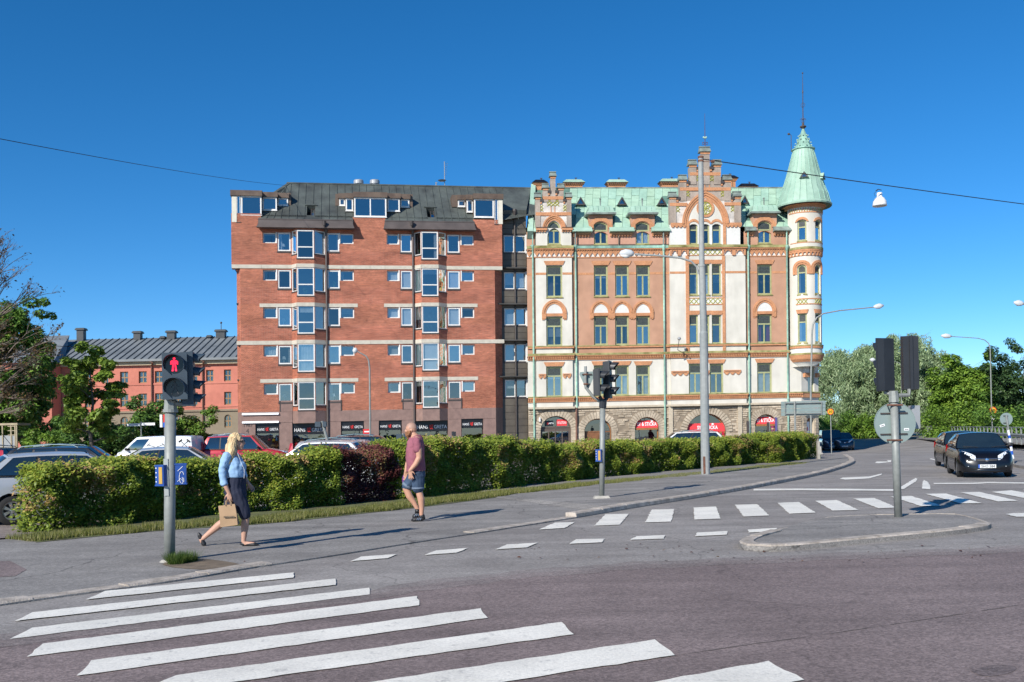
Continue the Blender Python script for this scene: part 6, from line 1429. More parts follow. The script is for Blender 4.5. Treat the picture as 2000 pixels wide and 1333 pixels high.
for x0,x1,yt,yb in ((148,164,641,664),(259,275,647,662),(324,342,646,663),(313,321,657,665),(404,412,655,667),(420,440,644,661)):
    q = MB(T); wq = rw + 1; a,b = RF.u(x0,yb,wq),RF.u(x1,yb,wq); v0,v1 = RF.h(x0,yb,wq) - .8,RF.h(x0,yt,wq); q.box(a + .1,b - .1,v0,v1 - .3,wq - 1,wq); q.box(a - .08,b + .08,v1 - .3,v1 - .12,wq - 1.15,wq + .15); q.box(a,b,v1 - .12,v1,wq - 1.05,wq + .05); q.build('chimney',mat('slate_chimney',(.045,.05,.055),.6,.2,1),red)
for x in (297,396.5): q = MB(T); q.tube([(U(x),.5,.2),(U(x),ve - .9,.2),(U(x) + .35,ve - .45,.8),(U(x) - .1,ve - .2,.85)],.10,8); q.build('downpipe',mat('rusty_brown_pipe',(.16,.075,.05),.6,.2,3),red)
q = MB(T); c = RF.uv(432,644,rw); q.tube([(c[0],c[1] - .2,rw),(c[0],c[1] + .9,rw)],.05,6); q.ball((c[0],c[1] + .95,rw),.16,8); q.build('weather_vane',M_dark,red)
q = MB(T); q.box(uA,uB,0,ve,-1.3,-1.2); q.build('interior',M_int,red)
# projecting wing on the left with its own roof edge
q = MB(T); a,b = uA,U(121); q.box(a,b,0,ve - .3,.3,3.0); q.build('wing_wall',M_redw,red)
q = MB(T); q.add([(a,ve - .3,3.4),(b + .4,ve - .3,3.4),(RF.u(148,655,rw),vr_ + .4,rw + 2),(RF.u(-40,655,rw),vr_ + .4,rw + 2),(b + .4,ve - .3,.3)],[(0,1,2,3),(1,4,2)]); q.build('wing_roof',M_gr,red)
# dark board fence in front
fp = [at(392,855,92.),at(470,853,92.)]
fen = empty('board_fence',(fp[0].x,fp[0].y,0),label='dark brown board fence in front of the red building',cat='fence')
n = 34
for i in range(n):
    x = (fp[1].x - fp[0].x) * i / n; w_ = (fp[1].x - fp[0].x) / n; q = MB(); q.box(x + .006,x + w_ - .006,-.03,.0,0.05,2.15 + rnd.uniform(-.015,.015)); q.build('board',M_fence,fen)
q = MB(); q.box(0,fp[1].x - fp[0].x,0.02,.08,.5,.62); q.box(0,fp[1].x - fp[0].x,.02,.08,1.6,1.72); q.build('rail',M_fence,fen)
# small shelter at the far left with grey wall panels
pv = at(0,868,62.)
shl = empty('small_shelter',(pv.x,pv.y,0),label='small wooden shelter with open frame standing behind the parked cars at left',cat='shelter')
M_shg = mat('pale_grey_board',(.30,.32,.33),.7,.1,2); M_shw = mat('weathered_timber',(.36,.30,.20),.8,.15,3)
X0 = 0.0; X1 = at(33,868,62.).x - pv.x
def hz(py,px=15): return at(px,py,62.).z
q = MB(); q.box(X0 - 2,X1,0,.08,0,hz(851)); q.build('wall_panel',M_shg,shl)
for x in (X0 - .6,X0 + .15,X0 + .7,X1 - .12,X1 - .02): q = MB(); q.box(x,x + .07,-.05,.05,0,hz(829)); q.build('post',M_shw,shl)
q = MB(); q.box(X0 - 2,X1 + .1,-.08,1.6,hz(831),hz(827)); q.build('roof_edge',M_shw,shl)
for k in range(3): q = MB(); z = hz(851) + .28 * k; q.box(X1 - .55,X1,-.04,.04,z,z + .05); q.build('lattice_bar',M_shw,shl)

# ================================================================ FOLIAGE
rng = np.random.default_rng(11)
def leaves(C,size,flat=0.4,aspect=1.7,jitter=0.35,up=None):
    """rhombic leaves at centres C with random attitudes; returns (n,4,3)"""
    n = len(C); s = size * (1 + jitter * rng.uniform(-1,1,n))
    nrm = rng.normal(size=(n,3)); nrm[:,2] = np.abs(nrm[:,2]) + flat
    if up is not None: nrm = nrm * .55 + up
    nrm /= np.linalg.norm(nrm,axis=1)[:,None]
    a = rng.normal(size=(n,3)); a -= nrm * (a * nrm).sum(1)[:,None]; a /= np.linalg.norm(a,axis=1)[:,None]
    b = np.cross(nrm,a)
    l = (a.T * s * .5).T; w_ = (b.T * s * .5 / aspect).T; dz = (nrm.T * s * .10).T
    return np.stack([C - l - dz,C + w_,C + l - dz,C - w_],axis=1)
M_bark = mat('grey_bark',(.095,.080,.065),.95,.3,4,bump=.6,bscale=20)
M_twig = mat('pale_twig',(.16,.125,.10),.9,.2,4)
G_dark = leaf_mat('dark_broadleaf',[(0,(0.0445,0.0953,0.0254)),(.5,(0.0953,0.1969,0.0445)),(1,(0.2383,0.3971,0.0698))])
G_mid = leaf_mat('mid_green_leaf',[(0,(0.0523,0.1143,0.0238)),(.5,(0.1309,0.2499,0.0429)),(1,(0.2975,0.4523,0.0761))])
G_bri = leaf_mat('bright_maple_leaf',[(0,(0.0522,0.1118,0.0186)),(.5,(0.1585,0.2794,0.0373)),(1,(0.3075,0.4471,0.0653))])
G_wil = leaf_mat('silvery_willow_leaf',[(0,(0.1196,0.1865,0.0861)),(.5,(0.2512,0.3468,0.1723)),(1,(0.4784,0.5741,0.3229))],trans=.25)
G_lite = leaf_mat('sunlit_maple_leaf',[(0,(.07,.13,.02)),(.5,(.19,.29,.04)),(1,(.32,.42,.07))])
G_red = leaf_mat('copper_brown_leaf',[(0,(.050,.035,.014)),(.5,(.12,.075,.03)),(1,(.20,.13,.05))])
G_pine = leaf_mat('dark_pine_needle',[(0,(0.0240,0.0576,0.0240)),(.5,(0.0528,0.1080,0.0384)),(1,(0.1200,0.2040,0.0624))])
def limbs(base,top,r0,n_br,spread,seed,crown_lo=.35,twigs=3,lean=(0,0)):
    rr_ = random.Random(seed); base = Vector(base); top = Vector(top); H_ = (top - base).length
    mb = MB(); tips = []
    tr = [base.lerp(top,t) + Vector((rr_.uniform(-1,1),rr_.uniform(-1,1),0)) * .02 * H_ * (t > 0) for t in (0,.15,.35,.55,.75,1)]
    mb.tube(tr,[r0,r0 * .8,r0 * .62,r0 * .45,r0 * .26,r0 * .08],8)
    for i in range(n_br):
        t = crown_lo + (1 - crown_lo) * (i + rr_.random()) / n_br * .95
        k = min(4,int(t * 5)); p = base.lerp(top,t)
        an = i * 2.4 + rr_.uniform(-.5,.5); L = spread * (1.05 - .55 * abs(t - .45)) * rr_.uniform(.7,1.1)
        d = Vector((math.cos(an),math.sin(an),rr_.uniform(.15,.75))).normalized()
        e = p + d * L; m_ = p.lerp(e,.5) + Vector((0,0,.06 * L)); rb = r0 * (1 - t) * .45 + r0 * .06
        mb.tube([p,m_,e],[rb,rb * .6,rb * .2],5); tips.append((e,L))
        for j in range(twigs):
            q_ = p.lerp(e,rr_.uniform(.4,.95)); d2 = (d + Vector((rr_.uniform(-1,1),rr_.uniform(-1,1),rr_.uniform(-.3,.8))) * .8).normalized(); e2 = q_ + d2 * L * rr_.uniform(.25,.5)
            mb.tube([q_,e2],[rb * .35,rb * .1],4,caps=False); tips.append((e2,L * .5))
    return mb,tips
def crown_points(centers,radii,n,squash=.8,shell=.55):
    centers = np.asarray(centers,float); radii = np.asarray(radii,float)
    w_ = radii ** 2; idx = rng.choice(len(centers),size=n,p=w_ / w_.sum())
    d = rng.normal(size=(n,3)); d /= np.linalg.norm(d,axis=1)[:,None]
    r = radii[idx] * (shell + (1 - shell) * rng.random(n) ** .6) * (1 + .12 * rng.normal(size=n))
    P = centers[idx] + d * r[:,None] * np.array([1,1,squash])
    return P,d,idx
def tree(name,base,height,width,label,mat_,n_leaf=26000,leaf=.32,n_br=14,seed=1,r0=None,crown_lo=.3,cat='tree',group=None,clump=.16,droop=0.0,n_cl=60,depth=None,sparse=1.0,top_w=.55):
    """trunk and limbs, with leaf clumps hung through an uneven crown"""
    rr_ = random.Random(seed); root = empty(name,base,label=label,cat=cat,group=group)
    r0 = r0 or height * .022; mb,tips = limbs((0,0,0),(rr_.uniform(-.04,.04) * height,0,height * .93),r0,n_br,width * .48,seed,crown_lo)
    mb.build('trunk',M_bark,root,smooth=True)
    depth = depth or width; cs,rs = [],[]
    zc = height * (crown_lo + 1) / 2; hz_ = height * (1 - crown_lo) / 2
    for i in range(n_cl):
        for _ in range(20):
            x,y,z = rr_.uniform(-1,1),rr_.uniform(-1,1),rr_.uniform(-1,1)
            wz = 1.0 if z < 0 else (1 - (1 - top_w) * z * z)
            if (x / wz) ** 2 + (y / wz) ** 2 + z * z < 1 and (x * x + y * y + z * z) > .18: break
        cs.append((x * width / 2 * .86,y * depth / 2 * .86,zc + z * hz_ * .9)); rs.append(rr_.uniform(.65,1.35) * width * clump)
    for e,L in tips:
        if e.z > height * crown_lo * .8: cs.append(tuple(e)); rs.append(width * clump * rr_.uniform(.5,.9))
    P,d,idx = crown_points(cs,rs,n_leaf,.72)
    tint = np.clip(.5 + .22 * rng.normal(size=n_leaf) + .12 * np.sin(idx * 12.9898),0,1)
    V = leaves(P,leaf,up=d * .9 + np.array([0,0,.35]))
    if droop > 0:     # hanging willow shoots
        V[:,:,2] = P[:,None,2] + (V[:,:,2] - P[:,None,2]) * 1.0
    link('crown',raw_mesh('crown',V,4,mat_,tint),root)
    return root
def ground_y(px,Y,py=None): return Vector((at(px,HOR,Y).x,Y,0.0))
def T_at(px,Y): p = at(px,HOR - .0227 * (px - 1000),Y); return Vector((p.x,Y,0))
def hgt(px,py,Y): return at(px,py,Y).z
# --- left group
tree('broadleaf_tree',T_at(4,66),hgt(4,566,66),7.6,'big green broadleaf tree at the far left edge',G_mid,42000,.27,18,3,group='trees at the left',crown_lo=.10,n_cl=120,clump=.10)
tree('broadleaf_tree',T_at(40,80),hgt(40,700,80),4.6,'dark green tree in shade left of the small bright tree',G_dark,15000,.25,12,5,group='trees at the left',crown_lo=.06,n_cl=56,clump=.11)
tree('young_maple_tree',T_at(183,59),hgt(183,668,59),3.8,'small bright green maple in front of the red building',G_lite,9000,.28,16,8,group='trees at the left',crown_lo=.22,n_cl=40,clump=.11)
tree('shrub',T_at(296,80),hgt(296,782,80),3.8,'round dark green shrub behind the street name sign',G_dark,15000,.22,9,12,cat='shrub',group='shrubs at the left',crown_lo=.05,n_cl=40,clump=.16)
tree('shrub',T_at(382,82),hgt(382,800,82),3.6,'dark green shrub right of the pedestrian light, before the red building',G_mid,12000,.22,9,14,cat='shrub',group='shrubs at the left',crown_lo=.05,n_cl=40,clump=.16)
tree('shrub',T_at(215,70),hgt(215,822,70),3.6,'low dark shrub below the small bright maple',G_dark,10000,.2,8,15,cat='shrub',group='shrubs at the left',crown_lo=.02,n_cl=40,clump=.16)
tree('shrub',T_at(82,62),hgt(82,845,62),2.6,'small yellowish green shrub beside the wooden shelter',G_bri,5000,.16,8,16,cat='shrub',group='shrubs at the left',crown_lo=.02,n_cl=24,clump=.18)
tree('shrub',T_at(150,64),hgt(150,825,64),3.6,'dark shrub behind the parked dark estate car',G_dark,9000,.2,8,17,cat='shrub',group='shrubs at the left',crown_lo=.02,n_cl=30,clump=.17)
# the half-bare tree whose thin branches reach into the sky
bt = T_at(-95,56); bare = empty('half_bare_tree',bt,label='half bare tree with thin brown branches reaching in from the left edge',cat='tree')
rr_ = random.Random(41); mb = MB(); tw = []
hb = hgt(-60,470,56)
mb.tube([(0,0,0),(.2,0,hb * .3),(.5,0,hb * .6),(.9,0,hb * .8)],[.32,.26,.15,.08],9)
def fork(p,d,L,r,dep):
    m_ = p + d * L * .5 + Vector((rr_.uniform(-.08,.08),rr_.uniform(-.08,.08),rr_.uniform(-.04,.10))) * L; e = p + d * L + Vector((0,0,rr_.uniform(-.05,.12))) * L
    mb.tube([p,m_,e],[r,r * .75,r * .45],5 if dep > 1 else 3,caps=False)
    if dep == 0: tw.append(e); return
    for i in range(4 if dep > 1 else 5):
        q_ = (m_.lerp(e,rr_.uniform(.0,1.0)) if i else e); s_ = Vector((rr_.uniform(-1,1),rr_.uniform(-1,1),rr_.uniform(-.5,.9)))
        fork(q_,(d + s_ * .62).normalized(),L * rr_.uniform(.42,.62),r * .5,dep - 1)
for i in range(15):
    t = .16 + .84 * i / 14; p = Vector((.2 + .7 * t,0,hb * (.1 + .68 * t)))
    an = rr_.uniform(-.9,.9); dz = rr_.uniform(.0,.75) + (.8 * t if t > .6 else 0)
    fork(p,Vector((math.cos(an),math.sin(an) * .8,dz)).normalized(),rr_.uniform(2.4,4.0) * (1.0 - .25 * t),.085,3)
mb.build('trunk',M_twig,bare)
tw = np.array([tuple(x) for x in tw]); P = np.repeat(tw,3,axis=0) + rng.normal(size=(len(tw) * 3,3)) * .12
P = P[rng.random(len(P)) < np.clip(1.5 - P[:,2] / hb * 1.35,.08,1)]
link('crown',raw_mesh('crown',leaves(P,.16),4,G_red,rng.random(len(P))),bare)
# --- right group: willows, maples, a pine
def willow(px,Y,ytop,width,label,seed,n=52000):
    rr_ = random.Random(seed); base = T_at(px,Y); h = hgt(px,ytop,Y); root = empty('willow_tree',base,label=label,cat='tree',group='willows on the far side of the street')
    mb,tips = limbs((0,0,0),(0,0,h * .9),h * .028,14,width * .42,seed,.2); mb.build('trunk',M_bark,root,smooth=True)
    cs,rs = [],[]
    for i in range(230):
        a = rr_.uniform(0,6.28); z = rr_.uniform(.10,1.0); wz = math.sqrt(max(.02,1 - max(0,(z - .45) / .58) ** 2)) if z > .45 else 1 - .10 * (.45 - z); rad = rr_.uniform(.45,1.0) * width * .5 * wz * .92
        cs.append((math.cos(a) * rad,math.sin(a) * rad,z * h * .93)); rs.append(rr_.uniform(.4,.8))
    cs = np.array(cs); rs = np.array(rs) * width * .125
    idx = rng.integers(0,len(cs),n); d = rng.normal(size=(n,3)); d /= np.linalg.norm(d,axis=1)[:,None]
    r = rs[idx] * rng.random(n) ** .4; P = cs[idx] + d * r[:,None] * np.array([1,1,1.35])
    P = P[P[:,2] > .25]; n2 = len(P)
    s = .46 * (1 + .3 * rng.uniform(-1,1,n2)); ax = rng.normal(size=(n2,3)) * .55; ax[:,2] -= .75; ax /= np.linalg.norm(ax,axis=1)[:,None]
    b = np.cross(ax,rng.normal(size=(n2,3))); b /= np.linalg.norm(b,axis=1)[:,None]
    l = ax * s[:,None] * .5; w_ = b * s[:,None] * .11
    V = np.stack([P - l,P + w_,P + l,P - w_],axis=1); tint = np.clip(.5 + .25 * rng.normal(size=n2),0,1)
    link('crown',raw_mesh('crown',V,4,G_wil,tint),root)
willow(1652,128,684,11.5,'silvery green willow next to the corner turret',21)
willow(1768,126,655,12.5,'tallest silvery willow behind the black signal heads',22,60000)
willow(1826,124,728,7.0,'low silvery willow right of the black signal heads',23,26000)
willow(1710,134,672,10.0,'silvery willow between the turret and the tallest willow',24,40000)
tree('maple_tree',T_at(1890,112),hgt(1890,708,112),8.4,'bright green maple left of the tall bent lamp post',G_bri,36000,.34,14,31,group='trees on the far side of the street',crown_lo=.08,n_cl=90,clump=.12)
tree('maple_tree',T_at(1850,130),hgt(1850,706,130),6.5,'dark green maple between the willow and the bright maple',G_mid,20000,.34,12,32,group='trees on the far side of the street',crown_lo=.1,n_cl=60,clump=.13)
tree('maple_tree',T_at(1950,108),hgt(1950,752,108),6.5,'mid green maple behind the tall bent lamp post',G_mid,22000,.34,12,33,group='trees on the far side of the street',crown_lo=.06,n_cl=70,clump=.13)
tree('pine_tree',T_at(2000,100),hgt(1985,682,100),7.4,'dark pine with open branches at the right edge',G_pine,22000,.26,20,34,group='trees on the far side of the street',crown_lo=.16,n_cl=46,clump=.11)
tree('shrub',T_at(1712,118),hgt(1712,822,118),6.0,'yellow green shrub at the foot of the willows',G_bri,12000,.26,9,35,cat='shrub',group='shrubs on the far side of the street',crown_lo=.0,n_cl=40,clump=.16)
tree('shrub',T_at(1880,104),hgt(1880,834,104),8.0,'low bright shrub behind the guard rail',G_bri,14000,.26,9,36,cat='shrub',group='shrubs on the far side of the street',crown_lo=.0,n_cl=50,clump=.14)
tree('shrub',T_at(1980,92),hgt(1980,830,92),7.0,'olive green shrub behind the leaning blue and white post',G_mid,14000,.24,9,37,cat='shrub',group='shrubs on the far side of the street',crown_lo=.0,n_cl=50,clump=.14)
tree('shrub',T_at(1640,120),hgt(1640,832,120),6.0,'dark shrub behind the parked blue cars',G_mid,10000,.24,9,38,cat='shrub',group='shrubs on the far side of the street',crown_lo=.0,n_cl=40,clump=.15)

# ================================================================ HEDGE AND VERGE
H_grn = leaf_mat('hedge_leaf',[(0,(0.0448,0.0784,0.0168)),(.35,(0.1176,0.1792,0.0269)),(.7,(0.2464,0.3248,0.0426)),(.92,(0.4032,0.4256,0.0616)),(1,(0.4928,0.2800,0.1568))])
H_red = leaf_mat('barberry_leaf',[(0,(.045,.018,.018)),(.4,(.12,.035,.036)),(.8,(.26,.085,.07)),(.93,(.20,.18,.05)),(1,(.30,.13,.09))])
M_hcore = mat('hedge_twigs',(.035,.028,.018),.95,.4,6,bump=.5)
def hedge(name,path,label,mat_,h_fun,wid,dens,leaf,seed,tint_shift=0.0,gaps=True):
    """path: front foot line (px list); leaves fill an uneven clipped body"""
    rr_ = np.random.default_rng(seed); L = resample(smooth_line(GP(path),1),.25); root = empty(name,L[0],label=label,cat='hedge' if mat_ is not H_red else 'shrub')
    o = np.array([L[0].x,L[0].y,0]); pts = np.array([[p.x,p.y,0] for p in L]); seg = np.diff(pts,axis=0); sl_ = np.linalg.norm(seg,axis=1); tot = sl_.sum(); cum = np.concatenate([[0],np.cumsum(sl_)])
    n = int(dens * tot)
    s = rr_.random(n) * tot; i = np.clip(np.searchsorted(cum,s) - 1,0,len(seg) - 1); f = (s - cum[i]) / sl_[i]
    base = pts[i] + seg[i] * f[:,None]; t = seg[i] / sl_[i][:,None]; nr = np.stack([-t[:,1],t[:,0],0 * t[:,0]],1)
    # position in the cross-section: mostly on the front face and the top, some inside and behind
    typ = rr_.random(n); hh = np.array([h_fun(q) for q in s])
    bumpy = .15 * np.sin(s * 1.7 + seed) + .09 * np.sin(s * 4.9 + 1.7) + .05 * np.sin(s * 11.3)
    z = rr_.random(n) ** .85 * hh; d = np.zeros(n)
    fr = typ < .56; tp = (typ >= .56) & (typ < .82); ins = typ >= .82
    vb = .09 * np.sin(z * 6 + s * 3.1) + .06 * np.sin(z * 11 - s * 4.7)
    d[fr] = (.16 + bumpy + vb)[fr] + .10 * (hh - z)[fr] * 0 + np.abs(rr_.normal(size=fr.sum())) * .12 + .18 * np.clip(.35 - z[fr],0,1)
    z[tp] = hh[tp] + rr_.normal(size=tp.sum()) * .05 - np.abs(rr_.normal(size=tp.sum())) * .10 + .05 * np.sin(s[tp] * 3.7); d[tp] = .1 + rr_.random(tp.sum()) * wid
    d[ins] = .15 + rr_.random(ins.sum()) * wid
    rnd_edge = np.clip((z - hh + .25) / .25,0,1) ** 2 * .14; d = d + rnd_edge * (d < wid * .5)
    P = base + nr * d[:,None]; P[:,2] = np.maximum(z,.03)
    # ends are rounded off
    e = np.minimum(s,tot - s); keep = (e > .12 * rr_.random(n)) & (z < hh * np.clip(.55 + e * 1.1,0,1) + .15)
    if gaps:
        g = np.sin(s * 1.3 + seed) * np.sin(s * .47 + 2) * np.sin(z * 3 + s); keep &= ~((g > .52) & fr & (z < hh * .7) & (rr_.random(n) < .6))
    P = P[keep]; s = s[keep]; z = z[keep]; hh = hh[keep]; m = len(P)
    patch = .5 + .5 * np.sin(s * 1.9 + 3 * np.sin(z * 2.3 + s * .6)); tint = np.clip(.40 + tint_shift + .26 * rr_.normal(size=m) * .7 + .12 * patch + .16 * np.clip(z / hh - .8,0,1) / .2 * .6,0,.93)
    brown = (np.sin(s * 2.7 + 1.3) * np.sin(z * 3.1 + s * 1.1) > .32) & (rr_.random(m) < .5) & (z > hh * .4); tint = np.where(brown,rr_.uniform(.94,1.0,m),tint)
    up = nr_up = np.zeros((m,3)); up[:,2] = .5; up[:,1] = -.55
    V = leaves(P - o,leaf,up=up,aspect=1.6)
    link('foliage',raw_mesh('foliage',V,4,mat_,tint),root)
    # young shoots standing above the clipped top
    ns = int(tot * 11); q0 = rr_.random(ns) * tot; Ps = []
    for q in q0:
        j = int(np.clip(np.searchsorted(cum,q) - 1,0,len(seg) - 1)); bb = pts[j] + seg[j] * ((q - cum[j]) / sl_[j]) - o; nn = np.array([-seg[j][1],seg[j][0],0]) / sl_[j]
        x = bb + nn * (.2 + rr_.random() * (wid - .3)); L_ = rr_.uniform(.04,.24); le = rr_.normal(size=2) * .25
        for k in range(9): t_ = k / 8; Ps.append((x[0] + le[0] * L_ * t_ + rr_.normal() * .02,x[1] + le[1] * L_ * t_ + rr_.normal() * .02,h_fun(q) * min(1,.55 + 1.1 * min(q,tot - q)) - .05 + L_ * t_))
    link('shoots',raw_mesh('shoots',leaves(np.array(Ps),leaf * .9),4,mat_,np.clip(.6 + .2 * rr_.normal(size=len(Ps)),0,.93)),root)['kind'] = 'stuff'
    # stems
    mb = MB()
    for k in range(int(tot * 5)):
        q = rr_.random() * tot; j = int(np.clip(np.searchsorted(cum,q) - 1,0,len(seg) - 1)); b = pts[j] + seg[j] * ((q - cum[j]) / sl_[j]) - o; nn = np.array([-seg[j][1],seg[j][0],0]) / sl_[j]; x = b + nn * (.35 + rr_.random() * (wid - .5)); hq = h_fun(q)
        p1 = x + rr_.normal(size=3) * .14; p1[2] = hq * .45; p2 = p1 + rr_.normal(size=3) * .16; p2[2] = hq * .85
        mb.tube([tuple(x),tuple(p1),tuple(p2)],[.018,.013,.005],4,caps=False)
    mb.build('stems',M_hcore,root,kind='stuff')
    return root
hl = [(62,1046),(130,1040),(320,1018),(520,1002),(690,988)]
hedge('clipped_hedge',hl,'left part of the green hedge, behind the walking woman',H_grn,lambda s: 1.21 - .25 * math.exp(-s / .8) + .05 * math.sin(s * 1.1) + .06 * math.sin(s * 2.9) + .03 * math.sin(s * 7.3),1.15,11500,.066,1,.10)
hedge('barberry_shrub',[(664,990),(720,983),(790,976)],'dark red barberry bush within the hedge, left of the man',H_red,lambda s: 1.27 + .06 * math.sin(s * 4),1.05,8500,.062,2)
hedge('clipped_hedge',[(772,979),(900,966),(1050,950),(1200,936),(1350,922),(1505,908)],'long right part of the green hedge, from the man to the big pole',H_grn,lambda s: 1.25 + .26 * math.exp(-((s - 3.2) / 3.) ** 2) + .05 * math.sin(s * 1.3) + .05 * math.sin(s * 2.7) + .03 * math.sin(s * 6.1) - .006 * s,1.2,9500,.066,3,.10)
hedge('clipped_hedge',[(1516,909),(1560,903.5),(1600,898)],'short last hedge block at the street corner',H_grn,lambda s: 1.28,1.6,9500,.066,4,.10)
# grass verge along the foot of the hedge
G_gras = leaf_mat('verge_grass',[(0,(.09,.11,.020)),(.5,(.20,.22,.045)),(1,(.38,.33,.15))])
vf = smooth_line(GP([(70,1062),(200,1049),(330,1037),(520,1026),(700,1006),(830,992),(1000,969),(1200,948),(1370,933),(1500,919),(1590,908)]),1); vbk = smooth_line(GP([(60,1035),(200,1020),(330,1005),(520,990),(700,975),(830,962),(1000,948),(1200,930),(1370,916),(1500,905),(1600,896)]),1)
sheet('verge_soil',vf + vbk[::-1],.020,mat('verge_soil',(.10,.085,.045),.95,.3,3,c2=(.11,.13,.04)),kind='structure')
pf = np.array([[p.x,p.y] for p in resample(vf,.1)]); n = 90000; i = rng.integers(0,len(pf) - 1,n); f = rng.random(n)
b = pf[i] + (pf[i + 1] - pf[i]) * f[:,None]; t = pf[i + 1] - pf[i]; t /= np.linalg.norm(t,axis=1)[:,None]; nr = np.stack([-t[:,1],t[:,0]],1)
edge_w = .06 * np.sin(b[:,0] * 3.1) + .05 * np.sin(b[:,0] * 7.7)
dd = .10 + edge_w * 1.3 + rng.random(n) ** 1.1 * 1.0; xy = b + nr * dd[:,None]
def blades(xy,z0,h,w_,lean=.5):
    n = len(xy); hgt_ = h * (.5 + rng.random(n)); a = rng.random(n) * 6.283; le = lean * hgt_ * rng.random(n)
    P = np.zeros((n,3,3)); dx,dy = np.cos(a),np.sin(a); P[:,0,0] = xy[:,0] - dy * w_; P[:,0,1] = xy[:,1] + dx * w_; P[:,1,0] = xy[:,0] + dy * w_; P[:,1,1] = xy[:,1] - dx * w_
    P[:,:2,2] = z0; P[:,2,0] = xy[:,0] + dx * le; P[:,2,1] = xy[:,1] + dy * le; P[:,2,2] = z0 + hgt_; return P
gz = np.where(dd < .1,.05,.10)
g_o = tag(link('verge_grass',raw_mesh('verge_grass',blades(xy,.018,.085,.006),3,G_gras,np.clip(.5 + .3 * rng.normal(size=n),0,1))),'short ragged grass along the foot of the hedge','grass',kind='stuff')
# tuft at the foot of the near signal pole
c = gp(352,1101); n = 1700; a = rng.random(n) * 6.283; r = rng.random(n) ** .5; xy = np.stack([c.x + np.cos(a) * r * .17 * (1 + .3 * np.sin(3 * a)),c.y + np.sin(a) * r * .24],1)
tg = link('grass_tuft',raw_mesh('grass_tuft',blades(xy,.01,.115,.004,1.3),3,leaf_mat('fresh_grass',[(0,(.04,.09,.012)),(.6,(.09,.16,.025)),(1,(.17,.21,.06))]),rng.random(n))); tag(tg,'tuft of tall green grass at the foot of the near signal pole','grass tuft')
sheet('soil_patch',smooth_line(GP([(318,1106),(340,1112),(420,1117),(480,1112),(470,1104),(420,1096),(370,1092),(325,1098),(318,1106)]),1),.017,M_soil,pave)
# leaf litter and crumbs on the asphalt
mb_l = []
lit = leaf_mat('dry_leaf',[(0,(.05,.02,.012)),(.6,(.12,.05,.025)),(1,(.25,.18,.10))],trans=.1)
Pl = []
for k in range(90):
    x,y = rnd.choice([(rnd.uniform(1300,1960),0),(rnd.uniform(1000,1500),0),(rnd.uniform(300,480),0)])
    y = {True: rnd.uniform(1062,1100)}.get(x > 960,rnd.uniform(1095,1120)); p = gp(x,y); Pl.append((p.x,p.y,.012))
o_l = leaves(np.array(Pl),.055,flat=3.0); o_l[:,:,2] = np.maximum(o_l[:,:,2],.004)
tag(link('leaf_litter',raw_mesh('leaf_litter',o_l,4,lit,rng.random(len(Pl)))),'scattered dry leaves and crumbs on the road by the island','litter',kind='stuff')
# ================================================================ STREET FURNITURE
M_galv = mat('galvanised_steel',(.235,.248,.232),.55,.14,3,metal=.15,fine=.08,fscale=12)
M_pole = mat('weathered_grey_pole',(.25,.275,.275),.65,.14,1.2,c2=(.29,.295,.28),fine=.10,fscale=9,stretch=(1,1,.25))
M_sig = mat('black_signal_housing',(.020,.022,.026),.45,.15,4)
M_sigb = mat('blue_grey_housing',(.035,.055,.075),.5,.15,4)
M_back = mat('grey_green_sign_back',(.215,.275,.265),.5,.06,2)
M_rust = mat('rusty_clamp',(.15,.065,.04),.8,.3,8)
M_btn = mat('blue_button_box',(.015,.065,.28),.4,.1,4)
M_btny = mat('yellow_plate',(.45,.28,.06),.5,.1,4)
M_conf = mat('concrete_foot',(.36,.34,.30),.9,.15,5,bump=.3)
M_lens = mat('dark_lens',(.012,.012,.014),.2,.1,4)
M_redman = mat('red_man_light',(1.0,.02,.06),.4,.0,1,emit=1.3)
M_ghost = mat('unlit_symbol',(.045,.048,.05),.4,.05,3)
def ring_poly(n,r): return [(r * math.cos(2 * math.pi * i / n),r * math.sin(2 * math.pi * i / n)) for i in range(n)]
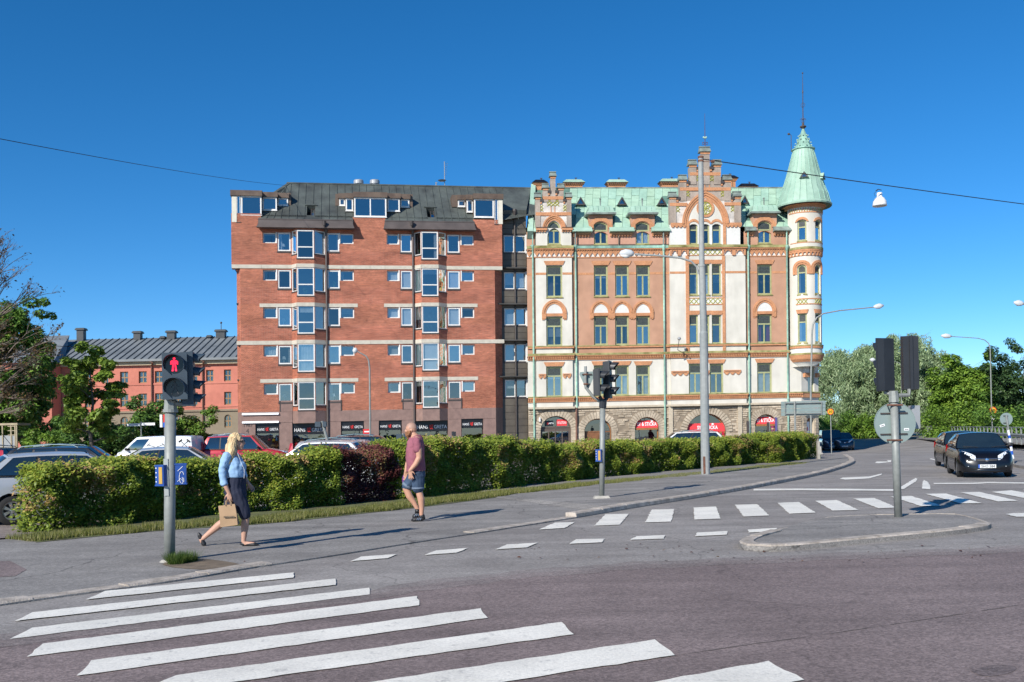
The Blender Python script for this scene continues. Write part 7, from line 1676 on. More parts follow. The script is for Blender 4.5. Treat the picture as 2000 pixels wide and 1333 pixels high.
def head(root,c,rz,lamps,hw,hh,dp=.16,m=M_sig,vis=.20,red=False,hoods=True,name='signal_head',trap=True,vr=None):
    """signal head; local frame x right, y back, front faces -y before turning by rz"""
    ca,sa = math.cos(rz),math.sin(rz); c = Vector(c)
    Tf = lambda u,v,w_: Vector((c.x + u * ca + w_ * sa,c.y + u * sa - w_ * ca,c.z + v))
    q = MB(Tf); t = .82 if trap else 1.0; V = [(-hw,-hh,0),(hw,-hh,0),(hw,hh,0),(-hw,hh,0),(-hw * t,-hh * .985,-dp),(hw * t,-hh * .985,-dp),(hw * t,hh * .97,-dp),(-hw * t,hh * .97,-dp)]
    q.add(V,[(0,1,2,3),(7,6,5,4),(0,4,5,1),(1,5,6,2),(2,6,7,3),(3,7,4,0)]); q.box(-hw * 1.02,hw * 1.02,-hh * 1.01,hh * 1.01,-.02,.015)
    if not trap: q.box(-hw * .2,hw * .2,-hh,hh,-dp - .03,-dp + .01)
    h = q.build(name,m,root)
    vr = vr or min(hw * .80,hh / lamps * .84)
    for i in range(lamps):
        v = hh - (2 * i + 1) * hh / lamps
        q = MB(Tf); q.add([(x,y + v,.02) for x,y in ring_poly(20,vr * .88)],[tuple(range(20))]); q.build('lens',M_lens,h)
        q = MB(Tf); n = 14; A = []; B = []
        for k in range(n + 1):
            a = R(-25) + R(230) * k / n; ln = vis * (.45 + .55 * max(0,math.sin(a))) if hoods else .03
            q_ = (vr * math.cos(a),v + vr * math.sin(a))
            A.append((q_[0],q_[1],.016)); B.append((q_[0] * 1.0,q_[1] - .01,.016 + ln))
        q.add(A + B,[(k,k + 1,n + 2 + k,n + 1 + k) for k in range(n)]); o = q.build('visor',m,h,fix=False)
        md = o.modifiers.new('solid','SOLIDIFY'); md.thickness = .006
        if red:
            q = MB(Tf); s_ = vr; mm = M_redman if i == 0 else M_ghost; w_ = .028
            q.add([(x * .12 * s_,v + .56 * s_ + y * .12 * s_,w_) for x,y in ring_poly(12,1)],[tuple(range(12))])
            if i == 0:
                q.add([(a * s_,v + b * s_,w_) for a,b in ((-.22,.40),(.22,.40),(.26,.02),(.16,.02),(.13,-.02),(-.13,-.02),(-.16,.02),(-.26,.02))],[tuple(range(8))])
                for e in (-1,1): q.add([(a * s_ * e,v + b * s_,w_ + .001) for a,b in ((.20,.38),(.36,.30),(.36,-.02),(.26,-.02))],[(0,1,2,3)]); q.add([(a * s_ * e,v + b * s_,w_ + .001) for a,b in ((.02,-.02),(.17,-.02),(.25,-.66),(.08,-.66))],[(0,1,2,3)])
            else:
                q.add([(a * s_,v + b * s_,w_) for a,b in ((-.12,.40),(.15,.40),(.13,-.02),(-.10,-.02))],[(0,1,2,3)])
                for pts in (((-.10,.0),(.02,.0),(-.30,-.66),(-.42,-.66)),((.0,.0),(.13,.0),(.40,-.66),(.28,-.66)),((-.12,.40),(-.06,.40),(-.34,.0),(-.42,.04)),((.15,.40),(.10,.34),(.32,.04),(.40,.08))): q.add([(a * s_,v + b * s_,w_ + .001) for a,b in pts],[(0,1,2,3)])
            q.build('pedestrian_symbol',mm,h)
    return h
def button_box(root,c,rz,face=None,scr=False):
    ca,sa = math.cos(rz),math.sin(rz); Tf = lambda u,v,w_: Vector((c[0] + u * ca + w_ * sa,c[1] + u * sa - w_ * ca,c[2] + v))
    q = MB(Tf); q.box(-.068,.068,-.135,.135,-.045,.045); q.box(-.075,.075,-.14,-.12,-.05,.05); q.box(-.075,.075,.12,.14,-.05,.05); b = q.build('push_button_box',M_btn,root)
    if face: q = MB(Tf); q.box(-.005,.05,-.11,.11,.045,.052); q.build('button_plate',M_btny,b); q = MB(Tf); [q.box(-.06,-.045,.09 - k * .06,.105 - k * .06,.045,.048) for k in range(4)]; q.build('button_marks',M_white_l,b)
    if scr:
        q = MB(Tf); q.tube([(-.035,.04,.048),(.03,.10,.048)],.004,4); q.tube([(.01 + .03 * math.cos(t) * (1 - t * .04),-.01 + .06 * math.sin(t) - t * .012,.048) for t in [i * .5 for i in range(16)]],.004,4); q.tube([(-.04,-.1,.048),(.0,-.06,.048),(.045,-.11,.048),(.04,-.05,.048)],.004,4); q.build('scratched_tag',M_white_l,b)
    return b
# ---- near left: pedestrian light showing the red man
b = gp(331,1099); Y = b.y
pl = empty('pedestrian_signal',b,label='pedestrian signal on grey pole showing a red man, beside the grass tuft',cat='traffic light')
P = lambda x,y,dy=0.0: at(x,y,Y + dy) - b
q = MB(); q.tube([P(331,1100),P(331.5,1000),P(333,800)],.072,16); q.build('pole',M_galv,pl,smooth=True)
q = MB(); q.tube([P(333,806),P(333,800)],.098,16); q.tube([P(333,800),P(333,779)],[.090,.080],8); q.build('pole_cap',M_galv,pl)
q = MB(); c_ = P(331,1099); q.tube([(c_.x,c_.y,-.02),(c_.x,c_.y,.04)],[.17,.10],10); q.build('foot',M_conf,pl)
head(pl,P(341.5,735,-.13),R(10),2,.155,.305,.13,M_sigb,.20,red=True,vr=.135)
head(pl,P(377,741,.10),R(102),4,.13,.36,.13,M_sigb,.15,trap=False,name='vehicle_signal_head')
q = MB(); q.tube([P(342,788),P(360,790,.05),P(373,788,.1),P(374,778,.1)],.035,8); q.tube([P(333,790),P(338,780,-.06)],.04,8); q.build('bracket',M_galv,pl)
q = MB(); q.box(P(331.5,930).x - .05,P(331.5,930).x + .01,-.082,-.07,P(331,968).z,P(331,896).z); q.build('pole_hatch',mat('hatch_steel',(.33,.35,.34),.5,.1,3,metal=.3),pl)
button_box(pl,P(316,929,-.07),R(-22),True); button_box(pl,P(353.5,926,.02),R(12),None,True)
# ---- middle: signal with give-way sign seen from behind
b = gp(1175,979); Y = b.y
pm = empty('traffic_signal',b,label='traffic signal seen from the side with a give way sign back on a bent arm',cat='traffic light')
P = lambda x,y,dy=0.0: at(x,y,Y + dy) - b
q = MB(); q.tube([P(1175.3,979),P(1177,792)],.062,14); q.build('pole',M_galv,pm,smooth=True)
q = MB(); q.box(-.20,.20,-.20,.16,-.02,.05); q.v = [(x * (.75 if z > 0 else 1),y * (.75 if z > 0 else 1),z + .075) for x,y,z in q.v]; q.build('foot',M_conf,pm)
q = MB(); q.tube([P(1177,797),P(1178,782)],.085,10); q.tube([P(1178,786),P(1171,775,-.05)],.04,8); q.tube([P(1178,786),P(1190,773,.1)],.04,8); q.build('bracket',M_sig,pm)
head(pm,P(1171,747.5,-.12),R(82),2,.14,.305,.14,M_sig,.22); head(pm,P(1192,742,.14),R(74),3,.15,.43,.15,M_sig,.20)
q = MB(); q.tube([P(1176,788),P(1158,775),P(1144,757),P(1143.5,750),P(1143.5,716)],.034,8); q.build('sign_arm',M_galv,pm)
q = MB(); A = [P(1130,727),P(1165,725.5),P(1147.5,765)]; cc = sum(A,Vector()) / 3
pts = []
for i in range(3):
    for t in (.12,.04,-.04,-.12):
        nb = A[(i + 1) % 3] if t < 0 else A[(i - 1) % 3]; p = A[i].lerp(nb,abs(t)) ; p = p.lerp(cc,.10 if abs(t) < .1 else .0); pts.append(p)
q.v = [(p.x,p.y + .045 + o,p.z) for o in (0,.012) for p in pts]; n = len(pts); q.f = [tuple(range(n)),tuple(range(2 * n - 1,n - 1,-1))] + [(i,(i + 1) % n,n + (i + 1) % n,n + i) for i in range(n)]; q.m = [0] * len(q.f); sg = q.build('give_way_sign',M_back,pm)
for y in (731.5,750.5): q = MB(); a = P(1137 if y < 740 else 1142,y); c_ = P(1156 if y < 740 else 1153,y); q.box(a.x,c_.x,a.y + .015,a.y + .04,a.z - .015,a.z + .012); q.build('sign_rail',M_dark,sg); q = MB(); q.tube([P(1139.5,y,-.03),P(1147.5,y,-.03)],.02,6); q.build('sign_clamp',M_rust,sg)
button_box(pm,P(1170,890,-.05),R(-25),True)
# ---- right: two signal backs and the round sign on the island
b = gp(1754.5,1010,.055); Y = b.y
pr = empty('traffic_signal',b,label='two black signal heads seen from behind above a round sign back on the island',cat='traffic light')
P = lambda x,y,dy=0.0: at(x,y,Y + dy) - b
q = MB(); q.tube([P(1754.5,1011),P(1746,785)],.063,16); q.build('pole',M_galv,pr,smooth=True)
q = MB(); q.tube([P(1746,786),P(1745,764)],[.088,.075],8); q.tube([P(1745,772),P(1728,766,.1)],.032,8); q.tube([P(1745,773),P(1775,772,.05),P(1775.5,760,.05)],.034,8); q.build('pole_head',M_galv,pr)
head(pr,P(1724,713,.16),R(200),3,.128,.450,.16,M_sig,.16); head(pr,P(1775,709.5,.16),R(174),3,.126,.455,.13,M_sig,.16,trap=False)
q = MB(lambda u,v,w_: P(1748,827,.085) + Vector((u,w_,v))); q.prism(ring_poly(40,.345),0,.012); q.band(ring_poly(40,.345),ring_poly(40,.352),-.006,.018,close=True); sg = q.build('round_sign',M_back,pr)
for y in (808,849): q = MB(); a = P(1723,y); c_ = P(1776,y); q.box(a.x,c_.x,.066,.084,a.z - .012,a.z + .012); q.build('sign_rail',M_dark,sg)
for y in (791.5,860): q = MB(); q.tube([P(1733,y,-.065),P(1763,y,-.065)],.016,6); q.tube([P(1733,y,-.065),P(1733,y,.06)],.012,5); q.build('sign_clamp',M_rust,sg)
for x0,y0,rr0 in ((1727,831.5,.3),(1774.5,839,0)): q = MB(lambda u,v,w_: P(x0,y0) + Vector((u * math.cos(rr0) - v * math.sin(rr0),.0835 + w_,u * math.sin(rr0) + v * math.cos(rr0)))); q.box(-.042,.042,-.02,.02,-.003,.0); q.box(-.03,.03,-.006,.004,-.005,-.003,1); q.build('sticker',[M_white_l,M_ghost],sg)
q = MB(); a = P(1787,815,.3); q.box(a.x - .05,a.x + .09,a.y,a.y + .15,a.z - .2,a.z + .2); q.build('loudspeaker_box',M_zinc,pr)
# ---- tall catenary pole with street lamp arm
b = gp(1378,929,.05); Y = b.y
tp = empty('tall_street_lamp',b,label='very tall grey stepped pole with a bent lamp arm, behind the kerb',cat='street lamp')
P = lambda x,y,dy=0.0: at(x,y,Y + dy) - b
q = MB(); q.tube([P(1378,931),P(1374.5,652),P(1374.4,648),P(1371,521),P(1370.8,517),P(1368.5,308)],[.150,.140,.118,.112,.092,.088],16); q.build('pole',M_pole,tp,smooth=False)
for y,r_ in ((308,.10),(315,.098),(520,.125)): q = MB(); q.tube([P(1368.5 + (y - 308) * .0115,y + 2),P(1368.5 + (y - 308) * .0115,y - 2)],r_,14); q.build('clamp',M_rust if y < 400 else M_pole,tp)
q = MB(); q.tube([P(1364,535,-.05),P(1361,522,-.05),P(1350,511,-.08),P(1330,504.5,-.1),P(1290,500,-.1),P(1240,497,-.1)],[.034] * 3 + [.032] * 3,8); q.build('lamp_arm',M_pole,tp)
q = MB(); n = 10; LH = [(1209.5,.01,494.5),(1213,.10,494),(1222,.15,493.5),(1232,.13,494),(1238,.07,495.5)]
q.tube([P(x,y + 1,-.1) for x,r_,y in LH],[r_ * .62 for x,r_,y in LH],12,0,True,1.4); q.build('lamp_head',mat('lamp_aluminium',(.52,.54,.55),.45,.06,3),tp,smooth=True)
q = MB(); q.tube([P(1212,497.2,-.1),P(1222,498.5,-.1),P(1233,498,-.1)],[.04,.075,.04],10,0,True,1.5); q.build('lamp_glass',M_lampw,tp,smooth=True)
q = MB(); c_ = P(1375.5,905,-.148); q.box(c_.x - .035,c_.x + .035,c_.y - .01,c_.y + .02,c_.z - .35,c_.z + .22); q.build('broken_hatch',M_rust,tp)
tpY = Y
# ---- overhead wires
M_wire = mat('black_cable',(.02,.02,.022),.6,.1,3)
def wire(name,p0,p1,sag,r,label,n=24):
    o = p0.copy(); o.z = p0.z; q = MB(); q.tube([(p0.lerp(p1,i / n) - Vector((0,0,sag * 4 * (i / n) * (1 - i / n)))) - o for i in range(n + 1)],r,5); w_ = q.build(name,M_wire,None); w_.location = o; return tag(w_,label,'cable')
wire('overhead_cable',at(-500,173,18.5),at(562,363,80),.25,.012,'thin cable from the left edge to the brick building roof')
wA,wB = at(1372,311,tpY),at(2080,403,tpY + 8)
wi = wire('overhead_cable',wA,wA + (wB - wA) * 2,.135,.018,'cable from the tall pole to the right edge carrying a hanging lamp')
q = MB(); Pw = lambda x,y: at(x,y,tpY) - wA
q.tube([Pw(1370,316),Pw(1390,316.5)],.012,5); q.lathe([(.02,0),(.045,.01),(.045,.06),(.02,.07),(.05,.08),(.05,.12),(.02,.13)],tuple(Pw(1388,316)),8,axis='x'); q.build('insulator',M_rust,wi)
c_ = at(1717.5,372,tpY + 3.9); hl_ = empty('hanging_lamp',c_,label='white bell shaped lamp hanging from the overhead cable',cat='lamp')
q = MB(); sc_ = (tpY + 3.9) / 1900; q.lathe([(.001,-4 * sc_),(5 * sc_,-5 * sc_),(5 * sc_,-13 * sc_),(9 * sc_,-16 * sc_),(12.5 * sc_,-22 * sc_),(13.2 * sc_,-28 * sc_),(13.4 * sc_,-31 * sc_),(12.6 * sc_,-31 * sc_),(11 * sc_,-22 * sc_),(.01,-20 * sc_)],(0,0,0),20); q.build('shade',mat('white_enamel',(.72,.72,.72),.35,.05,3),hl_,smooth=True)
q = MB(); q.tube([(-.14,0,-.02),(-.05,0,.04),(.08,0,.0)],.015,5); q.tube([(-.05,0,.02),(-.2,0,-.12),(-.17,0,-.22),(-.08,0,-.18)],.008,4); q.build('hanger',M_wire,hl_)
# ---- other street lamps
def lamp(name,base_px,Y,path,headp,label,r=.06,root_px=None):
    b0 = at(base_px,HOR - .0227 * (base_px - 1000),Y); b0.z = 0; o = empty(name,b0,label=label,cat='street lamp',group='bent street lamps')
    pts = [Vector((0,0,0))] + [at(x,y,Y) - b0 for x,y in path]; k = len(pts)
    q = MB(); q.tube(pts,[r] + [r * (1 - .5 * (i + 1) / k) for i in range(k - 1)],8); q.build('post',M_galv,o)
    (x0,y0),(x1,y1),th = headp; a,e = at(x0,y0,Y) - b0,at(x1,y1,Y) - b0
    q = MB(); q.tube([a,a.lerp(e,.25),a.lerp(e,.6),e],[th * .3,th * .8,th,th * .3],10,0,True,1.5); q.build('lamp_head',MATS['lamp_aluminium'],o,smooth=True); return o
lamp('bent_street_lamp',723,58,[(723,855),(722,720),(720,704),(715,696),(704,690),(697,686)],((698,687),(689,683.5),.13),'thin bent street lamp in front of the brick building')
lamp('bent_street_lamp',1583,57,[(1583.5,760),(1586,650),(1588,634),(1595,621),(1608,613),(1640,607),(1706,600.5)],((1706,600),(1726,597),.11),'street lamp at the turret with a long arm to the right')
lamp('bent_street_lamp',1937,92,[(1937,820),(1934,684),(1931,671),(1923,664.5),(1910,661),(1857,657.5)],((1859,657.5),(1838,656),.16),'tall street lamp with a long arm to the left beside the maples')
lamp('bent_street_lamp',1761,118,[(1761,800),(1760,715),(1756,709),(1748,707),(1708,704.5)],((1710,704.5),(1699,702.5),.18),'far street lamp showing its arm between the black signal heads')
lamp('bent_street_lamp',2080,60,[(2080,650),(2075,615),(2060,603),(2000,594.5)],((2000,594),(1980,591),.13),'street lamp head reaching in at the right edge')
b0 = at(178,690,68); o = empty('pendant_lamp',b0,label='grey pendant lamp in front of the small bright maple',cat='lamp'); q = MB(); q.lathe([(.03,.5),(.04,.25),(.30,.16),(.36,.02),(.26,0),(.26,-.26),(.01,-.3)],(0,0,0),14); q.build('shade',mat('bluish_lamp_shade',(.25,.30,.38),.5,.05,2),o); q = MB(); q.tube([(0,0,.4),(-14,0,1.2)],.02,4); q.build('suspension_wire',M_wire,o)
# ---- signs
M_sred = mat('sign_red',(.60,.03,.02),.4,.03,3); M_syel = mat('sign_yellow',(.75,.42,.02),.4,.03,3); M_sblk = mat('sign_black',(.01,.01,.01),.4,.02,3); M_sblue = mat('sign_blue',(.02,.10,.48),.4,.03,3)
def speed(root,c,r):
    Tf = lambda u,v,w_: Vector((c.x + u,c.y - w_,c.z + v)); q = MB(Tf); q.prism(ring_poly(28,r),-.01,0); s_ = q.build('speed_sign',M_sred,root)
    q = MB(Tf); q.add([(x,y,.004) for x,y in ring_poly(28,r * .80)],[tuple(range(28))]); q.build('sign_face',M_syel,s_); q = MB(Tf); put_text(q,'30',0,0,r * .78,.008,r * 1.1,0,.02); q.build('sign_number',M_sblk,s_)
b0 = at(1623,HOR - .0227 * 623,62); b0.z = terr(b0.x,b0.y); o = empty('speed_limit_sign',b0,label='yellow and red 30 sign on a thin post before the parked blue cars',cat='road sign'); q = MB(); top = at(1622,798,62) - b0; q.tube([(0,0,0),top],.03,8); q.build('post',M_galv,o); speed(o,at(1621.5,804.5,62) - b0 + Vector((0,-.05,0)),.20)
b0 = at(1938.5,HOR - .0227 * 938,91.0); b0.z = 0; o = empty('speed_limit_sign',b0,label='yellow and red 30 sign above a priority diamond on the lamp post',cat='road sign'); speed(o,at(1937.5,802,91.5) - b0 + Vector((0,-.2,0)),.33); c_ = at(1938.5,814.5,91.0) - b0 + Vector((0,-.2,0)); Tf = lambda u,v,w_: Vector((c_.x + u,c_.y - w_,c_.z + v)); q = MB(Tf); q.prism([(-.28,0),(0,-.28),(.28,0),(0,.28)],-.01,0); d_ = q.build('priority_sign',M_white_l,o); q = MB(Tf); q.add([(-.17,0,.004),(0,-.17,.004),(.17,0,.004),(0,.17,.004)],[(0,1,2,3)]); q.build('sign_face',M_syel,d_); q = MB(); q.tube([(0,.05,0),(at(1937.5,796,91.3) - b0)],.04,6); q.build('post',M_galv,o)
b = gp(1979.5,906,.08); Y = b.y; o = empty('leaning_keep_right_sign',b,label='leaning blue and white striped post with a round sign back at right',cat='road sign'); P = lambda x,y,dy=0.0: at(x,y,Y + dy) - b
q = MB(); q.tube([P(1979.5,907),P(1965.5,812)],.035,10); q.build('post',M_galv,o)
cuts = [(1979,896,0),(1976.8,888.5,1),(1975.8,881,0),(1974.5,873,1),(1973.2,864.8,0),(1972,856.5,1),(1971,850.5,0),(1969.3,840.5,None)]
for (x0,y0,k),(x1,y1,_) in zip(cuts,cuts[1:]): q = MB(); q.tube([P(x0,y0),P(x1,y1)],.042,10); q.build('post_band',M_sblue if k else M_white_l,o)
q = MB(lambda u,v,w_: P(1965.5,819,.06) + Vector((u,w_,v))); q.prism(ring_poly(30,12.4 * Y / 1900),0,.012); sg = q.build('round_sign',M_back,o)
for y in (812.5,826.5): q = MB(); a,c_ = P(1961,y),P(1970,y); q.box(a.x,c_.x,.03,.055,a.z - .012,a.z + .012); q.build('sign_rail',M_dark,sg)
Y = 54.; b = at(1553,HOR - .0227 * 553,Y); b.z = 0; o = empty('direction_sign',b,label='back of a wide grey direction sign in front of the turret',cat='road sign'); P = lambda x,y,dy=0.0: at(x,y,Y + dy) - b
for i in range(4):
    y0,y1 = 784.3 + i * 7.1,784.3 + (i + 1) * 7.1; a,c_ = P(1526.5,y1 + .5),P(1613,y0 - 1.8); q = MB(); q.box(a.x,c_.x,.06,.09,a.z + .012,c_.z - .012); q.v = [(x,y,z + (x - a.x) * .0) for x,y,z in q.v]; q.build('sign_plank',M_back,o)
for y in (788,809): q = MB(); q.tube([P(1533,y),P(1605,y - 1.4)],.035,6); q.build('sign_rail',M_galv,o)
for x in (1533.5,1604.5): q = MB(); q.tube([P(x,785),P(x,811)],.03,6); q.build('sign_upright',M_galv,o)
q = MB(); q.tube([(0,0,0),P(1552,784)],.055,8); q.build('post',M_galv,o)
for x,y0,Y,lab in ((1463,822,60,'dark edge-on information board left of the shop with the red sign'),(1502.5,825,60,'edge-on grey information board in front of the red shop sign'),(1518.5,815.5,59,'edge-on violet information board right of the red shop sign')):
    b = at(x,HOR - .0227 * (x - 1000),Y); b.z = 0; o = empty('information_board',b,label=lab,cat='sign'); t = at(x,y0,Y) - b; q = MB(); q.tube([(0,0,0),t],.045,8); q.build('post',M_galv,o); q = MB(); q.box(-.13,-.05,-.1,.1,t.z * .48,t.z); q.build('board',M_dark if x < 1510 else mat('violet_board',(.10,.08,.25),.5,.1,3),o)
Y = 60.; b = at(276,HOR - .0227 * -724,Y); b.z = 0; o = empty('street_name_sign',b,label='white street name plates on a thin post left of the white van',cat='sign'); q = MB(); t = at(275.5,824,Y) - b; q.tube([(0,0,0),t],.04,8); q.build('post',M_galv,o)
for x0,x1,y0,y1 in ((249.5,274,827.5,833),(277,303,826,831.5)): a,c_ = at(x0,y1,Y) - b,at(x1,y0,Y) - b; q = MB(); q.box(a.x,c_.x,-.06,-.04,a.z,c_.z); n_ = q.build('name_plate',M_white_l,o); q = MB(); q.box(a.x + .1,c_.x - .1,-.064,-.06,a.z + .07,c_.z - .06); q.build('lettering',mat('faded_letters',(.18,.18,.2),.6,.8,14),n_)
b = at(321.5,HOR - .0227 * -680,Y); b.z = 0; o = empty('parking_sign',b,label='white red and blue parking board behind the white van',cat='sign'); q = MB(); t = at(321,815,Y) - b; q.tube([(0,0,0),t],.035,8); q.build('post',M_galv,o); a,c_ = at(313,835,Y) - b,at(328,810,Y) - b; q = MB(); q.box(a.x,a.x + .15,-.06,-.04,a.z,c_.z); q.box(a.x + .2,c_.x,-.06,-.04,a.z + .3,c_.z,1); q.box(a.x + .2,c_.x,-.06,-.04,a.z,a.z + .29,2); q.build('board',[M_white_l,M_sred,M_sblue],o)
for bx,tx,ty,Y,lab in ((640,629,823,33.,'leaning post with small grey sign box above the parked white car'),(787,787,847,44.,'small grey sign on a post just left of the bearded man')):
    b = at(bx,HOR - .0227 * (bx - 1000),Y); b.z = 0; o = empty('parking_sign',b,label=lab,cat='sign'); t = at(tx,ty,Y) - b; b2 = at(bx,862,Y) - b; q = MB(); q.tube([(b2.x,0,0),b2,t],.05,8); q.build('post',M_galv,o); k = Y / 1900; q = MB(); q.box(t.x - 13 * k,t.x - 2 * k,-.1,.1,t.z - 11 * k,t.z - 1 * k); q.box(t.x + 2 * k,t.x + 9 * k,-.1,.1,t.z - 11 * k,t.z - 1 * k); q.build('sign_box',M_sigb,o)
Y = 60.; b = at(886,HOR + 2.6,Y); b.z = 0; o = empty('small_signal',b,label='small black signal on a short post before the granite wall',cat='traffic light'); t = at(886,843,Y) - b; q = MB(); q.tube([(0,0,0),t],.04,8); q.build('post',M_galv,o); q = MB(); q.box(t.x - .12,t.x + .02,-.1,.1,t.z - .4,t.z); q.box(t.x + .04,t.x + .14,-.12,.1,t.z - .36,t.z - .02); q.build('signal_head',M_sig,o)
# ---- guard rail along the far pavement
pts = [(1833,112.),(1870,98.),(1915,84.),(1960,72.),(2010,61.),(2070,51.)]
W_pts = [T_at(x,y) for x,y in pts]; gr = empty('guard_rail',W_pts[0],label='grey steel guard rail along the far pavement at right',cat='guard rail'); Lr = resample(smooth_line([p - W_pts[0] for p in W_pts],2),.25)
for z,r_ in ((1.12,.035),(.62,.09),(.50,.05)): q = MB(); q.tube([(p.x,p.y,z + .1) for p in Lr[::4]],r_,6); q.build('rail',M_galv,gr)
for p in Lr[::8]: q = MB(); q.box(p.x - .04,p.x + .04,p.y - .04,p.y + .04,0.08,1.22); q.build('post',M_galv,gr)
b = T_at(1815.5,112); o = tag(MB().box(-.28,.28,-.1,.1,.1,1.35).build('marker_post',M_galv,None),'pale grey marker post left of the guard rail','post'); o.location = b
b = T_at(1688,122); o = empty('bench_railing',b,label='low dark railing at the foot of the willows',cat='railing')
for k in range(7): q = MB(); q.box(k * .7 - .04,k * .7 + .04,-.04,.04,.08,1.0); q.build('post',M_fence,o)
for z in (.45,.75,1.0): q = MB(); q.box(-.1,4.4,-.03,.03,z - .05,z + .05); q.build('rail',M_fence,o)
b = gp(1603,888); o = tag(MB().lathe([(.18,0),(.20,.05),(.08,.12),(.05,.45),(.03,.5)],(0,0,0),10).build('bollard_foot',M_conf,None),'small concrete foot with a stub at the end of the hedge','bollard'); o.location = b
b = T_at(1597,46); o = tag(MB().box(-.05,.05,-.1,.1,0,.9).build('utility_box',M_conf,None),'narrow grey utility box at the right end of the hedge','box'); o.location = b
# ================================================================ CARS
def paint(name, c, metal=.4, rough=.32, coat=1.0):
    if name in MATS: return MATS[name]
    m = mat(name, c, rough, .06, 1.5, metal=metal, coat=coat); return m
M_cglass = mat('car_glass', (.014, .022, .024), .03, .2, 2, spec=.9, ior=2.0)
M_tyre = mat('tyre_rubber', (.018, .018, .018), .85, .15, 10)
M_rim = mat('alloy_rim', (.50, .51, .52), .3, .06, 4, metal=.8)
M_blkp = mat('black_plastic', (.022, .022, .024), .55, .1, 6)
M_hl = mat('headlight_glass', (.62, .66, .70), .12, .35, 14, spec=.9, coat=1.0)
M_tl = mat('taillight_red', (.42, .012, .015), .2, .2, 8, coat=1.0)
M_plate = mat('plate_white', (.62, .64, .64), .5, .04, 3)
M_chr = mat('chrome', (.62, .63, .65), .12, .05, 4, metal=1.0)
M_seat = mat('seat_cloth', (.06, .058, .055), .9, .2, 3)
def wheel_mesh(r, w):
    q = MB(); q.lathe([(r * .62, -w / 2), (r * .90, -w / 2), (r * .98, -w * .38), (r, -w * .2), (r, w * .2), (r * .98, w * .38), (r * .90, w / 2), (r * .62, w / 2)], (0, 0, 0), 24, axis='y'); ty = q.mesh('tyre', M_tyre, True)
    q = MB(); q.lathe([(r * .63, -w * .40), (r * .63, w * .40)], (0, 0, 0), 24, axis='y'); 
    for s_ in (-1, 1):
        y = s_ * w * .36
        for k in range(7):
            a = 2 * math.pi * k / 7; p = [(math.cos(a + d) * rr_, y + s_ * .012, math.sin(a + d) * rr_) for rr_, d in ((r * .12, -.5), (r * .62, -.20), (r * .62, .20), (r * .12, .5))]; q.add(p + [(x, y - s_ * .02, z) for x, _, z in p], [(0, 1, 2, 3), (0, 4, 5, 1), (1, 5, 6, 2), (2, 6, 7, 3)])
        q.lathe([(.001, y + s_ * .025), (r * .16, y + s_ * .02)], (0, 0, 0), 12, axis='y'); q.lathe([(r * .54, y + s_ * .015), (r * .64, y + s_ * .02)], (0, 0, 0), 24, axis='y')
    rim = q.mesh('rim', M_rim)
    q = MB(); q.lathe([(.001, 0), (r * .6, 0)], (0, 0, 0), 18, axis='y'); bk = q.mesh('brake_disc', M_blkp)
    return ty, rim, bk
_wm = {}
KINDS = dict(   # rear base, rear top, front top, windscreen base (fractions of length from the rear), bonnet and boot heights
    hatch=dict(L=3.95, W=1.68, H=1.45, rb=.03, rt=.16, ft=.53, wb=.715, zb=.92, zc=.93, zn=.72, zr=.98, wh=.30, fw=.80, rw=.165),
    sedan=dict(L=4.45, W=1.76, H=1.44, rb=.12, rt=.28, ft=.56, wb=.72, zb=.93, zc=.95, zn=.70, zr=.98, wh=.31, fw=.79, rw=.20),
    estate=dict(L=4.65, W=1.80, H=1.50, rb=.02, rt=.09, ft=.60, wb=.74, zb=.95, zc=.97, zn=.72, zr=1.0, wh=.32, fw=.80, rw=.20),
    suv=dict(L=4.45, W=1.82, H=1.66, rb=.02, rt=.09, ft=.58, wb=.73, zb=1.05, zc=1.07, zn=.85, zr=1.1, wh=.345, fw=.80, rw=.185),
    van=dict(L=4.40, W=1.80, H=1.84, rb=.012, rt=.03, ft=.66, wb=.84, zb=1.08, zc=1.10, zn=.80, zr=1.1, wh=.32, fw=.82, rw=.19))
